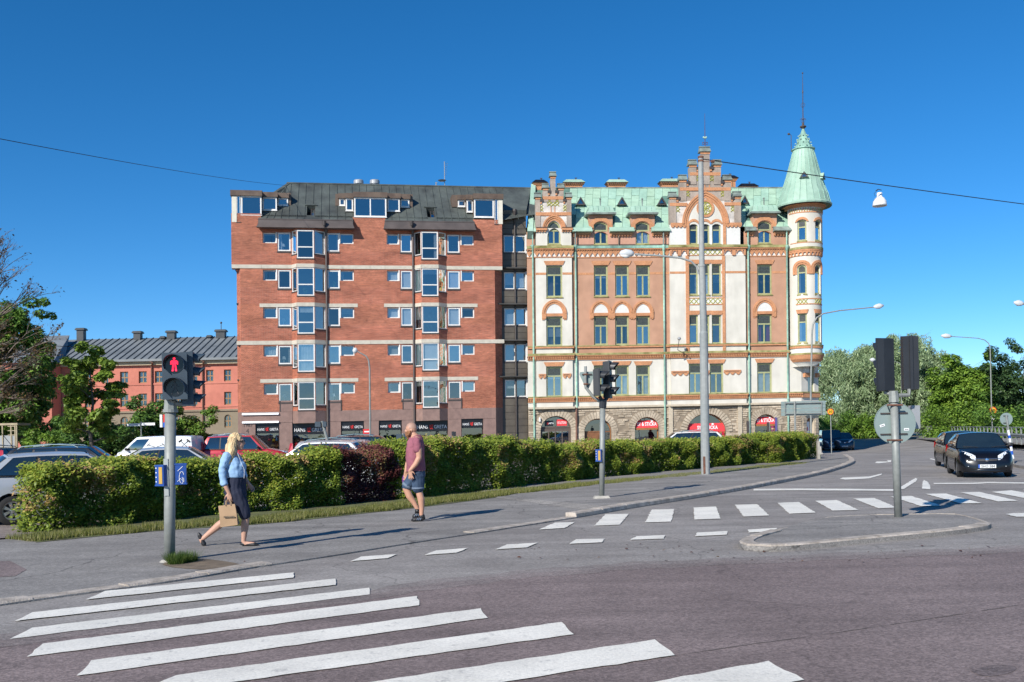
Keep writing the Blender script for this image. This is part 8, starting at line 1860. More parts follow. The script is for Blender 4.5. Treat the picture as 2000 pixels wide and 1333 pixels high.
def car(name, label, loc, head_, kind, pm, group=None, scale=1.0, rails=False, H=None, plate=None, panel_van=False, simple=False, rails_m=None, roof_m=None, driver=False):
    K = dict(KINDS[kind]); L, W = K['L'], K['W']; H = H or K['H']; hw = W / 2; X = lambda f: -L / 2 + L * f
    root = empty(name, loc, head_, label=label, cat='van' if kind == 'van' else 'car', group=group)
    xw = [X(K['rw']), X(K['fw'])]; rw_ = K['wh']; ar = rw_ + .055
    sill = .20
    def zbot(x):
        z = sill + .04 * (abs(x) / (L / 2)) ** 4
        for c in xw:
            d = abs(x - c)
            if d < ar: z = max(z, rw_ + math.sqrt(ar * ar - d * d))
        return z
    def interp(x, T_):
        for (a, b), (c, d) in zip(T_, T_[1:]):
            if a <= x <= c: t = (x - a) / (c - a); t = t * t * (3 - 2 * t) * .5 + t * .5; return b + (d - b) * t
        return T_[-1][1] if x > T_[-1][0] else T_[0][1]
    xb, xt, xf, xc = X(K['rb']), X(K['rt']), X(K['ft']), X(K['wb'])
    belt = [(-L / 2, K['zr'] - .10), (xb, K['zr']), (xc - .1, K['zb']), (xc + .15, K['zc'] - .02), (X(.90), K['zn'] + .10), (X(.975), K['zn'] - .03), (L / 2, K['zn'] - .20)]
    def wid(x):
        f = (x + L / 2) / L; t = 1.0
        if f > .86: t = 1 - .22 * ((f - .86) / .14) ** 2.2
        if f < .10: t = 1 - .10 * ((.10 - f) / .10) ** 2
        return hw * t
    xs = sorted(set([round(-L / 2 + L * i / 34, 4) for i in range(35)] + [round(c + ar * k, 4) for c in xw for k in (-1.0, -.97, -.87, -.7, -.45, -.2, 0, .2, .45, .7, .87, .97, 1.0)]))
    ringN = 7; q = MB(); rows_ = []
    for x in xs:
        zb_ = zbot(x); zt = interp(x, belt); w_ = wid(x); row = []
        if zb_ > zt - .06: zb_ = zt - .06
        for k in range(ringN):
            t = k / (ringN - 1); z = zb_ + (zt - zb_) * t; zz = (z - .2) / (zt - .2 + 1e-6); y = w_ * (.955 + .045 * math.sin(math.pi * min(1, max(0, zz)) ** .8) - .05 * max(0, zz - .8) / .2)
            row.append((x, y, z))
        cr = .035 if x > xc else .01
        row += [(x, w_ * .84, zt + .018), (x, w_ * .45, zt + .018 + cr * .8), (x, 0, zt + .02 + cr)]
        rows_.append(row)
    m_ = len(rows_[0]); n = len(rows_)
    for s_ in (1, -1):
        q.add([(p[0], p[1] * s_, p[2]) for r_ in rows_ for p in r_], [(i * m_ + j, (i + 1) * m_ + j, (i + 1) * m_ + j + 1, i * m_ + j + 1) for i in range(n - 1) for j in range(m_ - 1)])
        for r_, x in ((rows_[0], 0), (rows_[-1], 1)): q.add([(p[0], p[1] * s_, p[2]) for p in r_] + [(r_[0][0], 0, r_[0][2])], [tuple(range(m_ + 1))])
    q.build('body', pm, root, smooth=True)
    bm = bmesh.new(); me = root.children[0].data; bm.from_mesh(me); bmesh.ops.remove_doubles(bm, verts=bm.verts, dist=.001); bmesh.ops.recalc_face_normals(bm, faces=bm.faces); bm.to_mesh(me); bm.free(); me.polygons.foreach_set('use_smooth', [True] * len(me.polygons))
    q = MB(); q.box(-L / 2 + .15, L / 2 - .2, -hw + .12, hw - .12, .18, .55); q.build('underbody', M_blkp, root)
    # cabin
    wr = hw * (.70 if kind != 'van' else .86); wbt = hw * .935; zr = H
    def cab(f, s_, t):  # f: along 0 rear .. 1 front, t: belt..rail
        xl = xb + (xc - xb) * f; xu = xt + (xf - xt) * f; zbv = interp(xl, belt) + .01; zu = zr - .05 - .035 * (abs(f - .55) / .55) ** 2
        te = t + .10 * math.sin(math.pi * t) * .0; yb = wbt * (wid(xl) / hw); bulge = .035 * math.sin(math.pi * t)
        return (xl + (xu - xl) * t, s_ * (yb + (wr - yb) * t + bulge), zbv + (zu - zbv) * t)
    q = MB(); nf = 12; G_ = []
    for i in range(nf + 1):
        f = i / nf; p = cab(f, 1, 1); G_.append([(p[0], y * wr, p[2] + .052 * (1 - (abs(y)) ** 2.2)) for y in (-1, -.85, -.5, 0, .5, .85, 1)])
    q.add([p for r_ in G_ for p in r_], [(i * 7 + j, i * 7 + j + 1, i * 7 + 8 + j, i * 7 + 7 + j) for i in range(nf) for j in range(6)]); q.build('roof', roof_m or pm, root, smooth=True)
    # shell of pillars and, over it, the panes
    def side_patch(f0, f1, t0, t1, s_, off, mat_, nm, nn=4):
        q = MB(); V = []
        for i in range(nn + 1):
            for j in range(4):
                p = cab(f0 + (f1 - f0) * i / nn, s_, t0 + (t1 - t0) * j / 3); V.append((p[0], p[1] + s_ * off, p[2]))
        q.add(V, [(i * 4 + j, i * 4 + j + 1, i * 4 + 5 + j, i * 4 + 4 + j) for i in range(nn) for j in range(3)]); return q.build(nm, mat_, root, smooth=True)
    for s_ in (1, -1):
        side_patch(0, 1, 0, 1, s_, 0, pm if kind == 'van' and panel_van else (M_blkp if not simple else M_blkp), 'cabin_side', 10)
        if panel_van: side_patch(.73, .95, .10, .86, s_, .008, M_cglass, 'side_window'); side_patch(0, .70, 0, 1, s_, .006, pm, 'cargo_panel', 8)
        else:
            sp = {'hatch': (.08, .36, .62, .955), 'sedan': (.10, .42, .66, .955), 'estate': (.06, .30, .58, .955), 'suv': (.07, .30, .58, .955), 'van': (.05, .36, .68, .955)}[kind]
            for a, b in ((sp[0], sp[1] - .015), (sp[1] + .015, sp[2] - .012), (sp[2] + .012, sp[3])): side_patch(a, b, .06, .92, s_, .010, M_cglass, 'side_window')
            side_patch(0, sp[0] - .01, 0, 1, s_, .008, pm, 'rear_pillar', 2); side_patch(0, 1, .93, 1.0, s_, .012, pm, 'roof_rail_panel', 8)
            side_patch(sp[3] + .003, 1.0, 0, 1, s_, .010, pm, 'front_pillar', 2)
    for f, nm, inn in ((1, 'windscreen', .055), (0, 'rear_window', .075)):
        for ly, (mt_, e, off) in enumerate(((pm, 0.0, 0.0), (M_cglass, inn, .010))):
            if f == 0 and panel_van and ly: continue
            q = MB(); V = []; t0, t1 = (e * .6, 1 - e * .9); nn = 8
            if f == 0 and ly: t0 = .10
            for i in range(nn + 1):
                y = -1 + 2 * i / nn; y *= (1 - e * .9)
                for j in range(5):
                    t = t0 + (t1 - t0) * j / 4; p = cab(f, 1, t); bow = .10 * (1 - y * y) * (1 if f else -.6) * (1 - t * .55); top = .052 * (1 - abs(y) ** 2.2) * t; V.append((p[0] + bow + (off if f else -off), y * p[1], p[2] + top + off * .6))
            q.add(V, [(i * 5 + j, i * 5 + j + 1, i * 5 + 6 + j, i * 5 + 5 + j) for i in range(nn) for j in range(4)]); q.build(nm if ly else ('cowl_panel' if f else 'tailgate_panel'), mt_, root, smooth=True)
    if rails:
        for s_ in (1, -1):
            a, b = cab(.08, s_, 1), cab(.88, s_, 1); q = MB(); pts_ = [(a[0], a[1] * .97, a[2] + .01), (a[0] + .12, a[1] * .97, a[2] + .085), ((a[0] + b[0]) / 2, a[1] * .97, zr + .075), (b[0] - .15, b[1] * .97, b[2] + .085), (b[0], b[1] * .97, b[2] + .01)]; q.tube(pts_, .02, 6); q.build('roof_rail', rails_m or M_chr, root)
    # wheels
    key = (rw_,)
    if key not in _wm: _wm[key] = wheel_mesh(rw_, .19)
    for x in xw:
        for s_ in (1, -1):
            wh = empty('wheel', (0, 0, 0)); wh.parent = root; wh.location = (x, s_ * (hw - .115), rw_)
            for me, nm in zip(_wm[key], ('tyre', 'rim', 'brake_disc')): link(nm, me, wh)
    # face and tail
    xfr = L / 2; zn = K['zn']
    for s_ in (1, -1):
        xh = xfr - .30; q = MB(); V = []; nn = 6       # swept headlight lying on the wing
        for i in range(nn + 1):
            t = i / nn; y = s_ * (.33 + (hw * .84 - .33) * t); x = xfr - .045 - .40 * t ** 2.0 + .01; z = zn - .085 + .17 * t; hh = .055 + .095 * math.sin(math.pi * (.25 + .6 * t)); V += [(x + .03, y, z - hh * .75), (x + .035, y, z), (x - .02 - .09 * t, y * (1 - .03 * t), z + hh * .6)]
        q.add(V, [(i * 3 + j, i * 3 + j + 1, i * 3 + 4 + j, i * 3 + 3 + j) for i in range(nn) for j in range(2)]); hl_o = q.build('headlight', M_hl, root, smooth=True)
        for t in (.38, .72): q = MB(); y = s_ * (.33 + (hw * .84 - .33) * t); q.ball((xfr - .03 - .40 * t ** 2, y, zn - .075 + .17 * t), .05, 10, 0, .5, 1, 1); q.build('lamp_bulb', M_chr, hl_o)
        q = MB(); q.ball((xfr - .035, s_ * hw * .66, .37), .062, 12, 0, .6, 1, 1); q.build('fog_lamp', M_hl, root, smooth=True)
        q = MB(); xr_ = -L / 2; zz = K['zr']
        if kind in ('estate', 'suv', 'van'): V = [(xr_ + .03, s_ * hw * .78, zz - .05), (xr_ + .02, s_ * hw * .93, zz - .05), (xr_ + .24, s_ * hw * .985, zz - .02), (xr_ + .12, s_ * hw * .80, zz + .42), (xr_ + .13, s_ * hw * .87, zz + .42), (xr_ + .22, s_ * hw * .88, zz + .40)]
        else: V = [(xr_ - .012, s_ * hw * .62, zz - .28), (xr_ + .0, s_ * hw * .90, zz - .28), (xr_ + .26, s_ * hw * .995, zz - .20), (xr_ + .05, s_ * hw * .70, zz + .02), (xr_ + .06, s_ * hw * .90, zz + .05), (xr_ + .24, s_ * hw * .965, zz + .04)]
        q.add(V, [(0, 1, 4, 3), (1, 2, 5, 4), (0, 3, 5, 2)]); q.build('taillight', M_tl, root)
        a = cab(.93, s_, .08); q = MB(); q.ball((a[0] - .03, s_ * (abs(a[1]) + .13), a[2] + .07), .10, 10, 0, .65, 1.05, .72); q.tube([(a[0], a[1], a[2] + .02), (a[0] - .02, s_ * (abs(a[1]) + .1), a[2] + .04)], .03, 6); q.build('mirror', M_blkp if kind != 'sedan' else pm, root, smooth=True)
        for f in ((.30, .58) if kind != 'van' else (.62,)):
            a = cab(f + .05, s_, 0); q = MB(); q.box(a[0] - .09, a[0] + .09, s_ * hw * .985 - .012, s_ * hw * .985 + .02, a[2] - .13, a[2] - .095); q.build('door_handle', M_blkp, root)
    q = MB(); nn = 8; V = []
    for i in range(nn + 1): y = (-1 + 2 * i / nn); x = xfr - .10 * y * y; V += [(x + .016, y * hw * .62, .30), (x + .022, y * hw * .60, .44)]
    q.add(V, [(i * 2, i * 2 + 1, i * 2 + 3, i * 2 + 2) for i in range(nn)]); q.build('lower_grille', M_blkp, root)
    q = MB(); V = []
    for i in range(nn + 1): y = (-1 + 2 * i / nn); x = xfr - .03 * y * y; V += [(x + .020, y * .36, zn - .175), (x + .012, y * .40, zn - .115)]
    q.add(V, [(i * 2, i * 2 + 1, i * 2 + 3, i * 2 + 2) for i in range(nn)]); q.build('grille', M_blkp, root)
    q = MB(); q.tube([(xfr - .03 * (y / .4) ** 2 + .022, y, zn - .105) for y in (-.42, -.2, 0, .2, .42)], .012, 6); q.ball((xfr + .02, 0, zn - .14), .062, 12, 0, .35, 1, 1.0); q.build('grille_trim', M_chr, root)
    q = MB(); V = []
    for i in range(nn + 1): y = (-1 + 2 * i / nn); x = xfr - .16 * abs(y) ** 2.4; V += [(x + .012, y * hw * .84, .17), (x + .03, y * hw * .86, .24), (x + .012, y * hw * .84, .285)]
    q.add(V, [(i * 3 + j, i * 3 + j + 1, i * 3 + 4 + j, i * 3 + 3 + j) for i in range(nn) for j in range(2)]); q.build('bumper_lip', pm if kind != 'suv' else M_blkp, root, smooth=True)
    q = MB(); q.box(-L / 2 - .03, -L / 2 + .12, -hw * .86, hw * .86, .30, .50); q.build('rear_bumper', M_blkp if kind in ('suv', 'van', 'estate') else pm, root)
    for x, s_ in ((xfr + .035, 1), (-L / 2 - .035, -1)):
        Tp = (lambda u, v, w_, x=x, s_=s_: Vector((x + s_ * w_, s_ * u, v))); zc_ = .375 if s_ > 0 else .72
        q = MB(Tp); q.box(-.26, .26, zc_ - .056, zc_ + .056, -.015, 0); pl_ = q.build('number_plate', M_plate, root); q = MB(Tp); q.box(-.26, -.215, zc_ - .056, zc_ + .056, 0, .003); q.build('plate_band', M_sblue, pl_)
        if plate and plate[0] == s_: q = MB(Tp); put_text(q, plate[1], .025, zc_, .075, .004, .40, 0, .01); q.build('plate_text', M_sblk, pl_)
    if not simple:
        q = MB(); a = cab(.5, 1, 1); q.tube([(xt + .22, 0, zr - .01), (xt - .08, 0, zr + .42)], .006, 4); q.build('aerial', M_blkp, root)
    for y, x, z in ((-.12, xc + .02, 0), (.30, xc + .02, 0)): q = MB(); q.tube([(xc + .10, y, K['zb'] + .05), (xc - .02, y + .45 * (1 if y < 0 else -1) * -1, K['zb'] + .09)], .010, 4); q.build('wiper', M_blkp, root)
    return root
dirv = lambda deg: R(deg)
# the two black cars waiting at the crossing
h = R(-108); c0 = gp(1925, 932.5); b1_ = car('black_hatchback', 'black hatchback waiting at the crossing with plate SHO 584', (c0.x - math.cos(h) * 1.45, c0.y - math.sin(h) * 1.45, .0), h, 'hatch', paint('black_paint', (.004, .004, .006), .0, .22, .25), 'black cars waiting at the crossing', plate=(1, 'SHO 584'), simple=True, H=1.47)
c1 = gp(1893, 916); b2_ = car('black_hatchback', 'black car half hidden behind the first waiting black hatchback', (c1.x - math.cos(h) * 1.9, c1.y - math.sin(h) * 1.9, 0), R(-106), 'hatch', paint('black_paint_2', (.005, .005, .006), .0, .22, .25), 'black cars waiting at the crossing', simple=True, H=1.47)
for o in (b1_, b2_): o.scale = (.90, .90, .90)
# parked by the corner building
h = R(-103); c = gp(1650, 881); car('dark_suv', 'dark blue SUV parked in the shade beside the corner building', (c.x - math.cos(h) * 2.1, c.y - math.sin(h) * 2.1, terr(c.x, c.y + 2)), h, 'suv', paint('dark_blue_paint', (.012, .022, .045), .4), simple=True, plate=(1, 'KWN 37'))
c = T_at(1621, 92); car('dark_van', 'dark blue van parked behind the SUV at the corner building', (c.x, c.y, terr(c.x, c.y)), R(-103), 'van', paint('deep_blue_paint', (.015, .03, .06), .4), simple=True, H=1.92)
# the car park behind the hedge
silver = paint('silver_paint', (.46, .48, .50), .25, .35, .6); greyp = paint('grey_paint', (.16, .165, .165), .6); blug = paint('blue_grey_paint', (.16, .19, .23), .6); drk = paint('anthracite_paint', (.03, .033, .038), .5); whp = paint('white_paint', (.68, .69, .69), .0); redp = paint('red_paint', (.40, .018, .028), .2); navy = paint('navy_paint', (.012, .02, .045), .4); beig = paint('beige_grey_paint', (.26, .23, .19), .6)
h = R(33); K = KINDS['hatch']; w0 = gp(24, 1027); lx, ly = -K['L'] / 2 + K['L'] * K['rw'], -(K['W'] / 2 - .115)
car('silver_hatchback', 'silver hatchback parked behind the left end of the hedge', (w0.x - (math.cos(h) * lx - math.sin(h) * ly), w0.y - (math.sin(h) * lx + math.cos(h) * ly), 0), h, 'hatch', silver, 'cars parked behind the hedge')
def shrink(o, k): o.scale = (k, k, k); return o
def park(nm, lab, px, Y, hd, kind, pmt, **kw):
    c = T_at(px, Y); return car(nm, lab, (c.x, c.y, 0.02), R(hd), kind, pmt, 'cars parked behind the hedge', **kw)
park('beige_estate_car', 'beige grey estate car seen from behind at the left edge', 0, 37.5, 80, 'estate', beig, plate=(-1, 'TWA 21'), rails=True, simple=True)
park('dark_estate_car', 'dark estate car with roof rails behind the silver hatchback', 152, 33, 8, 'estate', drk, rails=True, simple=True)
park('white_van', 'white panel van with crossed hammers emblem', 307, 49, 176, 'van', whp, panel_van=True, simple=True, H=1.86)
park('silver_saloon', 'silver saloon right in front of the white van', 352, 27, 12, 'sedan', silver, simple=True)
park('red_suv', 'red SUV with silver roof rails behind the walking woman', 482, 50, 4, 'suv', redp, rails=True, simple=True, H=1.82)
park('white_hatchback', 'white hatchback above the hedge between woman and barberry bush', 612, 29, 172, 'hatch', whp, H=1.50)
park('silver_estate_car', 'silver estate car behind the white hatchback', 690, 36, 5, 'estate', silver, simple=True, rails=True, H=1.50)
park('dark_suv', 'black SUV parked near the shop windows left of the man', 728, 46, 2, 'suv', drk, simple=True, H=1.64, rails=True)
park('grey_saloon', 'blue grey saloon directly behind the barberry bush', 738, 31, 14, 'sedan', blug, simple=True, H=1.44)
park('dark_saloon', 'dark grey saloon parked behind the bearded man', 828, 35, 10, 'sedan', greyp, simple=True, H=1.44)
park('navy_estate_car', 'dark navy estate car right of the bearded man', 880, 45, 4, 'estate', navy, simple=True, H=1.52)
park('white_suv', 'white estate car parked before the stone arches left of the tall pole', 1333, 56, 178, 'estate', whp, simple=True, H=1.46, rails=True)
# emblem on the van: crossed hammers and a horn mark
vn = [o for o in bpy.data.objects if o.name.startswith('white_van')][0]
q = MB()
yy = KINDS['van']['W'] / 2 * .925 + .02
def vstroke(p0, p1, r=.03): q.tube([(p0[0], yy - .0 - .055 * max(0, (p0[1] - 1.1) / .7), p0[1]), (p1[0], yy - .055 * max(0, (p1[1] - 1.1) / .7), p1[1])], r, 5)
xv = -.30
for s_ in (-1, 1): vstroke((xv + s_ * .04, 1.30), (xv + s_ * .42, 1.42)); vstroke((xv + s_ * .10, 1.22), (xv, 1.14)); vstroke((xv + s_ * .30, 1.48), (xv + s_ * .46, 1.34))
xv = -1.75
vstroke((xv - .22, 1.20), (xv + .20, 1.58), .028); vstroke((xv + .22, 1.20), (xv - .20, 1.58), .028); vstroke((xv - .28, 1.52), (xv - .12, 1.64), .05); vstroke((xv + .28, 1.52), (xv + .12, 1.64), .05)
q.build('hammer_emblem', M_sblk, vn)
# driver behind the windscreen of the first black car is hidden by the dark glass; sun visor band
# ================================================================ PEOPLE
M_skin = mat('skin', (.50, .285, .20), .55, .08, 6)
M_skinm = mat('sunned_skin', (.50, .265, .175), .55, .08, 6)
M_blonde = mat('blonde_hair', (.44, .30, .14), .6, .35, 9, c2=(.62, .46, .26), bump=.5, bscale=60, stretch=(3, 3, .4))
M_beard = mat('ginger_beard', (.22, .095, .040), .8, .3, 25, bump=.6, bscale=90)
M_stub = mat('shaved_scalp', (.38, .225, .165), .6, .1, 12)
M_lblue = mat('light_blue_shirt', (.26, .42, .62), .85, .08, 3, bump=.25, bscale=14)
M_navyc = mat('navy_cloth', (.012, .016, .038), .85, .15, 4, bump=.2, bscale=12)
M_maroon = mat('maroon_shirt', (.245, .075, .105), .9, .12, 4, c2=(.27, .09, .12), bump=.25, bscale=12, fine=.10, fscale=70)
M_denim = mat('blue_denim', (.018, .036, .075), .85, .3, 3, c2=(.04, .07, .12), bump=.25, bscale=25)
M_denimh = mat('pale_denim_hem', (.13, .17, .23), .85, .1, 6)
M_shoe = mat('black_shoe', (.014, .014, .016), .5, .15, 8)
M_shoeb = mat('shoe_stripes', (.25, .33, .45), .5, .1, 8)
M_paper = mat('brown_paper', (.36, .235, .135), .8, .1, 5, bump=.3, bscale=9)
M_purple_ = mat('purple_bag', (.13, .03, .17), .7, .1, 5)
from mathutils import noise as mnoise
def remesh(name, mb, m, parent, vox=.009, smooth=4, wr=0.0, fq=(9, 9, 5)):
    me = mb.mesh(name, m, True); o = bpy.data.objects.new(name, me); col.objects.link(o)
    r = o.modifiers.new('r', 'REMESH'); r.mode = 'VOXEL'; r.voxel_size = vox; r.use_smooth_shade = True
    if smooth: s_ = o.modifiers.new('s', 'SMOOTH'); s_.factor = .5; s_.iterations = smooth
    dg = bpy.context.evaluated_depsgraph_get(); nm = bpy.data.meshes.new_from_object(o.evaluated_get(dg)); bpy.data.objects.remove(o); bpy.data.meshes.remove(me); nm.name = name
    nm.polygons.foreach_set('use_smooth', [True] * len(nm.polygons))
    if wr > 0:      # creases
        k = len(nm.vertices); C = np.zeros(k * 3, np.float32); Nn = np.zeros(k * 3, np.float32); nm.vertices.foreach_get('co', C); nm.vertices.foreach_get('normal', Nn); C = C.reshape(-1, 3); Nn = Nn.reshape(-1, 3)
        D = np.array([mnoise.noise((c[0] * fq[0], c[1] * fq[1], c[2] * fq[2])) + .5 * mnoise.noise((c[0] * fq[0] * 2.3 + 7, c[1] * fq[1] * 2.3, c[2] * fq[2] * 2.6)) for c in C.tolist()], np.float32)
        nm.vertices.foreach_set('co', (C + Nn * (D * wr)[:, None]).ravel()); nm.update()
    return link(name, nm, parent)
def limb(mb, pts, rad, n=12, sy=1.0):
    mb.tube(pts, rad, n, 0, True, sy)
    for p, r_ in zip(pts, rad): mb.ball(p, r_ * .985, 12, 0, 1, 1, 1)
def hand(mb, wrist, d, palm_n, size=.18, curl=.5, spread=.12, thumb=1):
    """five separate fingers: d along the hand, palm_n out of the back of the hand"""
    d = Vector(d).normalized(); nrm = Vector(palm_n); nrm = (nrm - d * nrm.dot(d)).normalized(); s_ = d.cross(nrm); wrist = Vector(wrist)
    pl = size * .50
    for k, (o, ln) in enumerate(((-.38, .40), (-.13, .46), (.12, .44), (.36, .34))):
        b0 = wrist + d * pl + s_ * o * size * .40; mb.tube([wrist + s_ * o * size * .22, b0], [.020, .0135], 8); mb.ball(b0, .0135, 8)
        fd = (d + s_ * o * spread * 3).normalized(); L_ = size * ln; p1 = b0 + fd * L_ * .5 - nrm * curl * L_ * .22; p2 = p1 + fd * L_ * .34 * (1 - curl * .5) - nrm * curl * L_ * .40; p3 = p2 + fd * L_ * .26 * (1 - curl) - nrm * curl * L_ * .36
        mb.tube([b0, p1, p2, p3], [.0115, .0105, .0095, .007], 8); [mb.ball(p, r_, 8) for p, r_ in ((p1, .0105), (p2, .0095), (p3, .007))]
    t0 = wrist + d * size * .10 + s_ * thumb * size * .14; t1 = t0 + (d * .5 + s_ * thumb * .75).normalized() * size * .26; t2 = t1 + (d * .85 + s_ * thumb * .3 - nrm * .3).normalized() * size * .24
    mb.tube([t0, t1, t2], [.016, .0125, .009], 8); mb.ball(t1, .0125, 8); mb.ball(t2, .009, 8)
def face_head(mb, c, fx, r=.098, chin=.03):
    """head turned in profile: fx = +1 looks right, -1 looks left"""
    c = Vector(c)
    mb.ball(c + Vector((-.008 * fx, 0, .028)), r, 18, 0, 1.04, .80, 1.06); mb.ball(c + Vector((.030 * fx, 0, -.035)), r * .70, 14, 0, 1.0, .86, 1.15); mb.ball(c + Vector((.052 * fx, 0, -.090)), .036, 10, 0, 1.1, 1.0, .9)
    mb.tube([c + Vector((.088 * fx, 0, .022)), c + Vector((.112 * fx, 0, -.016)), c + Vector((.098 * fx, 0, -.030))], [.010, .016, .012], 8); mb.ball(c + Vector((.109 * fx, 0, -.020)), .0155, 8)
    mb.ball(c + Vector((.086 * fx, 0, .036)), .022, 8, 0, .8, 2.0, .6); mb.tube([c + Vector((.088 * fx, -.018, -.055)), c + Vector((.094 * fx, 0, -.055)), c + Vector((.088 * fx, .018, -.055))], .008, 6); mb.tube([c + Vector((.086 * fx, -.016, -.066)), c + Vector((.091 * fx, 0, -.066)), c + Vector((.086 * fx, .016, -.066))], .008, 6)
    for s_ in (-1, 1):
        e = c + Vector((-.014 * fx, s_ * .078, -.008)); mb.ball(e, .030, 10, 0, .62, .35, 1.0)
def eyes(root, c, fx):
    for s_ in (-1, 1):
        q = MB(); q.ball(Vector(c) + Vector((.073 * fx, s_ * .034, .012)), .0115, 8); e = q.build('eye', M_white_l, root, smooth=True); q = MB(); q.ball(Vector(c) + Vector((.0825 * fx, s_ * .035, .012)), .006, 6); q.build('iris', M_sblk, e, smooth=True)
def shoe(mb, heel, toe, w=.042, h=.05):
    heel, toe = Vector(heel), Vector(toe); d = toe - heel; mb.tube([heel, heel + d * .12, heel + d * .45, heel + d * .8, toe], [w * .55, w * .85, w * .9, w, w * .45], 12, 0, True, .95)
    for t, r_ in ((0, .55), (.12, .85), (.45, .9), (.8, 1), (1, .45)): mb.ball(heel + d * t, w * r_, 10)
# ---------------------------------------------------------------- the woman, striding to the right
b = gp(478, 1066, .012); wo = empty('person', b, label='woman with long blonde hair in blue shirt and navy skirt walking right', cat='person')
sw = 4.76 * F_PX / b.y
J = lambda x, z, y=0.0: Vector(((x - 620) / sw, y, (1128 - z) / sw))
q = MB(); hc = J(572, 168)
face_head(q, hc, 1)
limb(q, [J(556, 215), J(530, 265)], [.048, .055])
q.tube([J(520, 275), J(535, 330), J(550, 400), J(555, 470), J(545, 540), J(540, 610)], [.085, .120, .130, .130, .135, .125], 16, 0, True, 1.30)
for s_ in (-1, 1): q.ball(J(505, 290, s_ * .155), .058, 12)
limb(q, [J(502, 292, -.175), J(470, 400, -.215), J(478, 500, -.22)], [.054, .048, .043]); limb(q, [J(478, 500, -.22), J(498, 570, -.22), J(523, 632, -.21)], [.043, .038, .027])
hand(q, J(523, 634, -.21), (.10, 0, -1), (0.2, -1, 0), .165, .75, .10, 1)
limb(q, [J(505, 292, .175), J(560, 400, .21), J(590, 490, .20)], [.052, .046, .04]); limb(q, [J(590, 490, .20), J(640, 560, .17)], [.038, .027]); hand(q, J(640, 560, .17), (.6, 0, -.8), (0, 1, 0), .16, .6, .1, -1)
limb(q, [J(550, 610, -.085), J(610, 730, -.085), J(650, 850, -.08)], [.095, .085, .063]); limb(q, [J(650, 850, -.08), J(640, 930, -.08), J(632, 1010, -.08), J(625, 1075, -.08)], [.058, .060, .046, .035])
limb(q, [J(535, 610, .085), J(490, 760, .085), J(432, 890, .085)], [.095, .085, .063]); limb(q, [J(432, 890, .085), J(360, 945, .085), J(290, 1000, .085), J(222, 1055, .085)], [.056, .060, .046, .034])
limb(q, [J(622, 1080, -.08), J(640, 1105, -.08), J(720, 1108, -.08)], [.034, .036, .028]); limb(q, [J(215, 1060, .085), J(200, 1070, .085), J(225, 1125, .085)], [.033, .035, .025])
remesh('body', q, M_skin, wo, .008, 3); eyes(wo, hc, 1)
# blue shirt: loose, tied short, sleeves rolled to the elbow
q = MB(); q.tube([J(515, 262), J(520, 290), J(535, 340), J(545, 400), J(552, 450), J(552, 490)], [.070, .100, .134, .146, .150, .142], 18, 0, True, 1.30)
for s_ in (-1, 1): q.ball(J(502, 294, s_ * .16), .070, 12)
q.tube([J(470, 470), J(480, 520), J(480, 555)], [.09, .095, .085], 14, 0, True, 1.5); q.ball(J(590, 400), .115, 14, 0, .9, 1.25, 1.0)
limb(q, [J(500, 296, -.18), J(468, 400, -.222), J(474, 480, -.226), J(480, 540, -.226)], [.062, .057, .052, .052]); q.tube([J(477, 522, -.226), J(482, 552, -.226)], [.058, .056], 12)
limb(q, [J(505, 296, .18), J(560, 400, .212), J(590, 490, .20)], [.066, .062, .056])
remesh('shirt', q, M_lblue, wo, .009, 3, .014, (11, 9, 8))
# navy skirt to the knee
q = MB(); q.tube([J(552, 430), J(552, 500), J(545, 560), J(545, 620), J(552, 680)], [.128, .146, .152, .160, .160], 18, 0, True, 1.24)
limb(q, [J(565, 640, -.085), J(612, 740, -.085), J(642, 835, -.085)], [.125, .112, .090]); limb(q, [J(530, 640, .085), J(490, 760, .085), J(452, 868, .085)], [.125, .112, .092])
q.ball(J(553, 735), .115, 12, 0, 1.3, .9, 1.3)
remesh('skirt', q, M_navyc, wo, .009, 3, .010, (14, 10, 3))
# hair
q = MB(); q.ball(hc + Vector((-.026, 0, .045)), .106, 16, 0, 1.02, .92, 1.0)
for k, (dx, dy, L_, lx) in enumerate(((-.06, -.06, .44, -.10), (-.085, -.02, .48, -.12), (-.085, .03, .48, -.11), (-.05, .07, .44, -.08), (-.045, -.085, .34, -.07), (-.095, .0, .52, -.14), (-.03, -.088, .22, -.04))):
    p0 = hc + Vector((dx * .5, dy, .06)); q.tube([p0, hc + Vector((dx - .02, dy, -.04)), hc + Vector((lx, dy * 1.2 - .02, -.04 - L_ * .4)), hc + Vector((lx - .02 + .02 * math.sin(k * 2), dy * 1.3 - .03, -.04 - L_ * .72)), hc + Vector((lx - .03, dy - .03, -.04 - L_ * 1.08))], [.048, .058, .056, .046, .014], 8)
remesh('hair', q, M_blonde, wo, .007, 1, .014, (32, 32, 7))
q = MB()
for k in range(46):
    an = rnd.uniform(-2.6, -.5); dy = rnd.uniform(-.09, .09); L_ = rnd.uniform(.28, .56); sw_ = rnd.uniform(-.05, .03)
    q.tube([hc + Vector((-.03, dy, .09)), hc + Vector((-.11 + rnd.uniform(-.015, .02), dy * 1.1, .0)), hc + Vector((-.13 + sw_, dy * 1.2 - .02, -.02 - L_ * .5)), hc + Vector((-.15 + sw_ * 1.8, dy * 1.2 - .03, -.04 - L_))], [.004, .005, .0045, .002], 4, caps=False)
q.build('loose_strands', M_blonde, wo, kind='stuff')
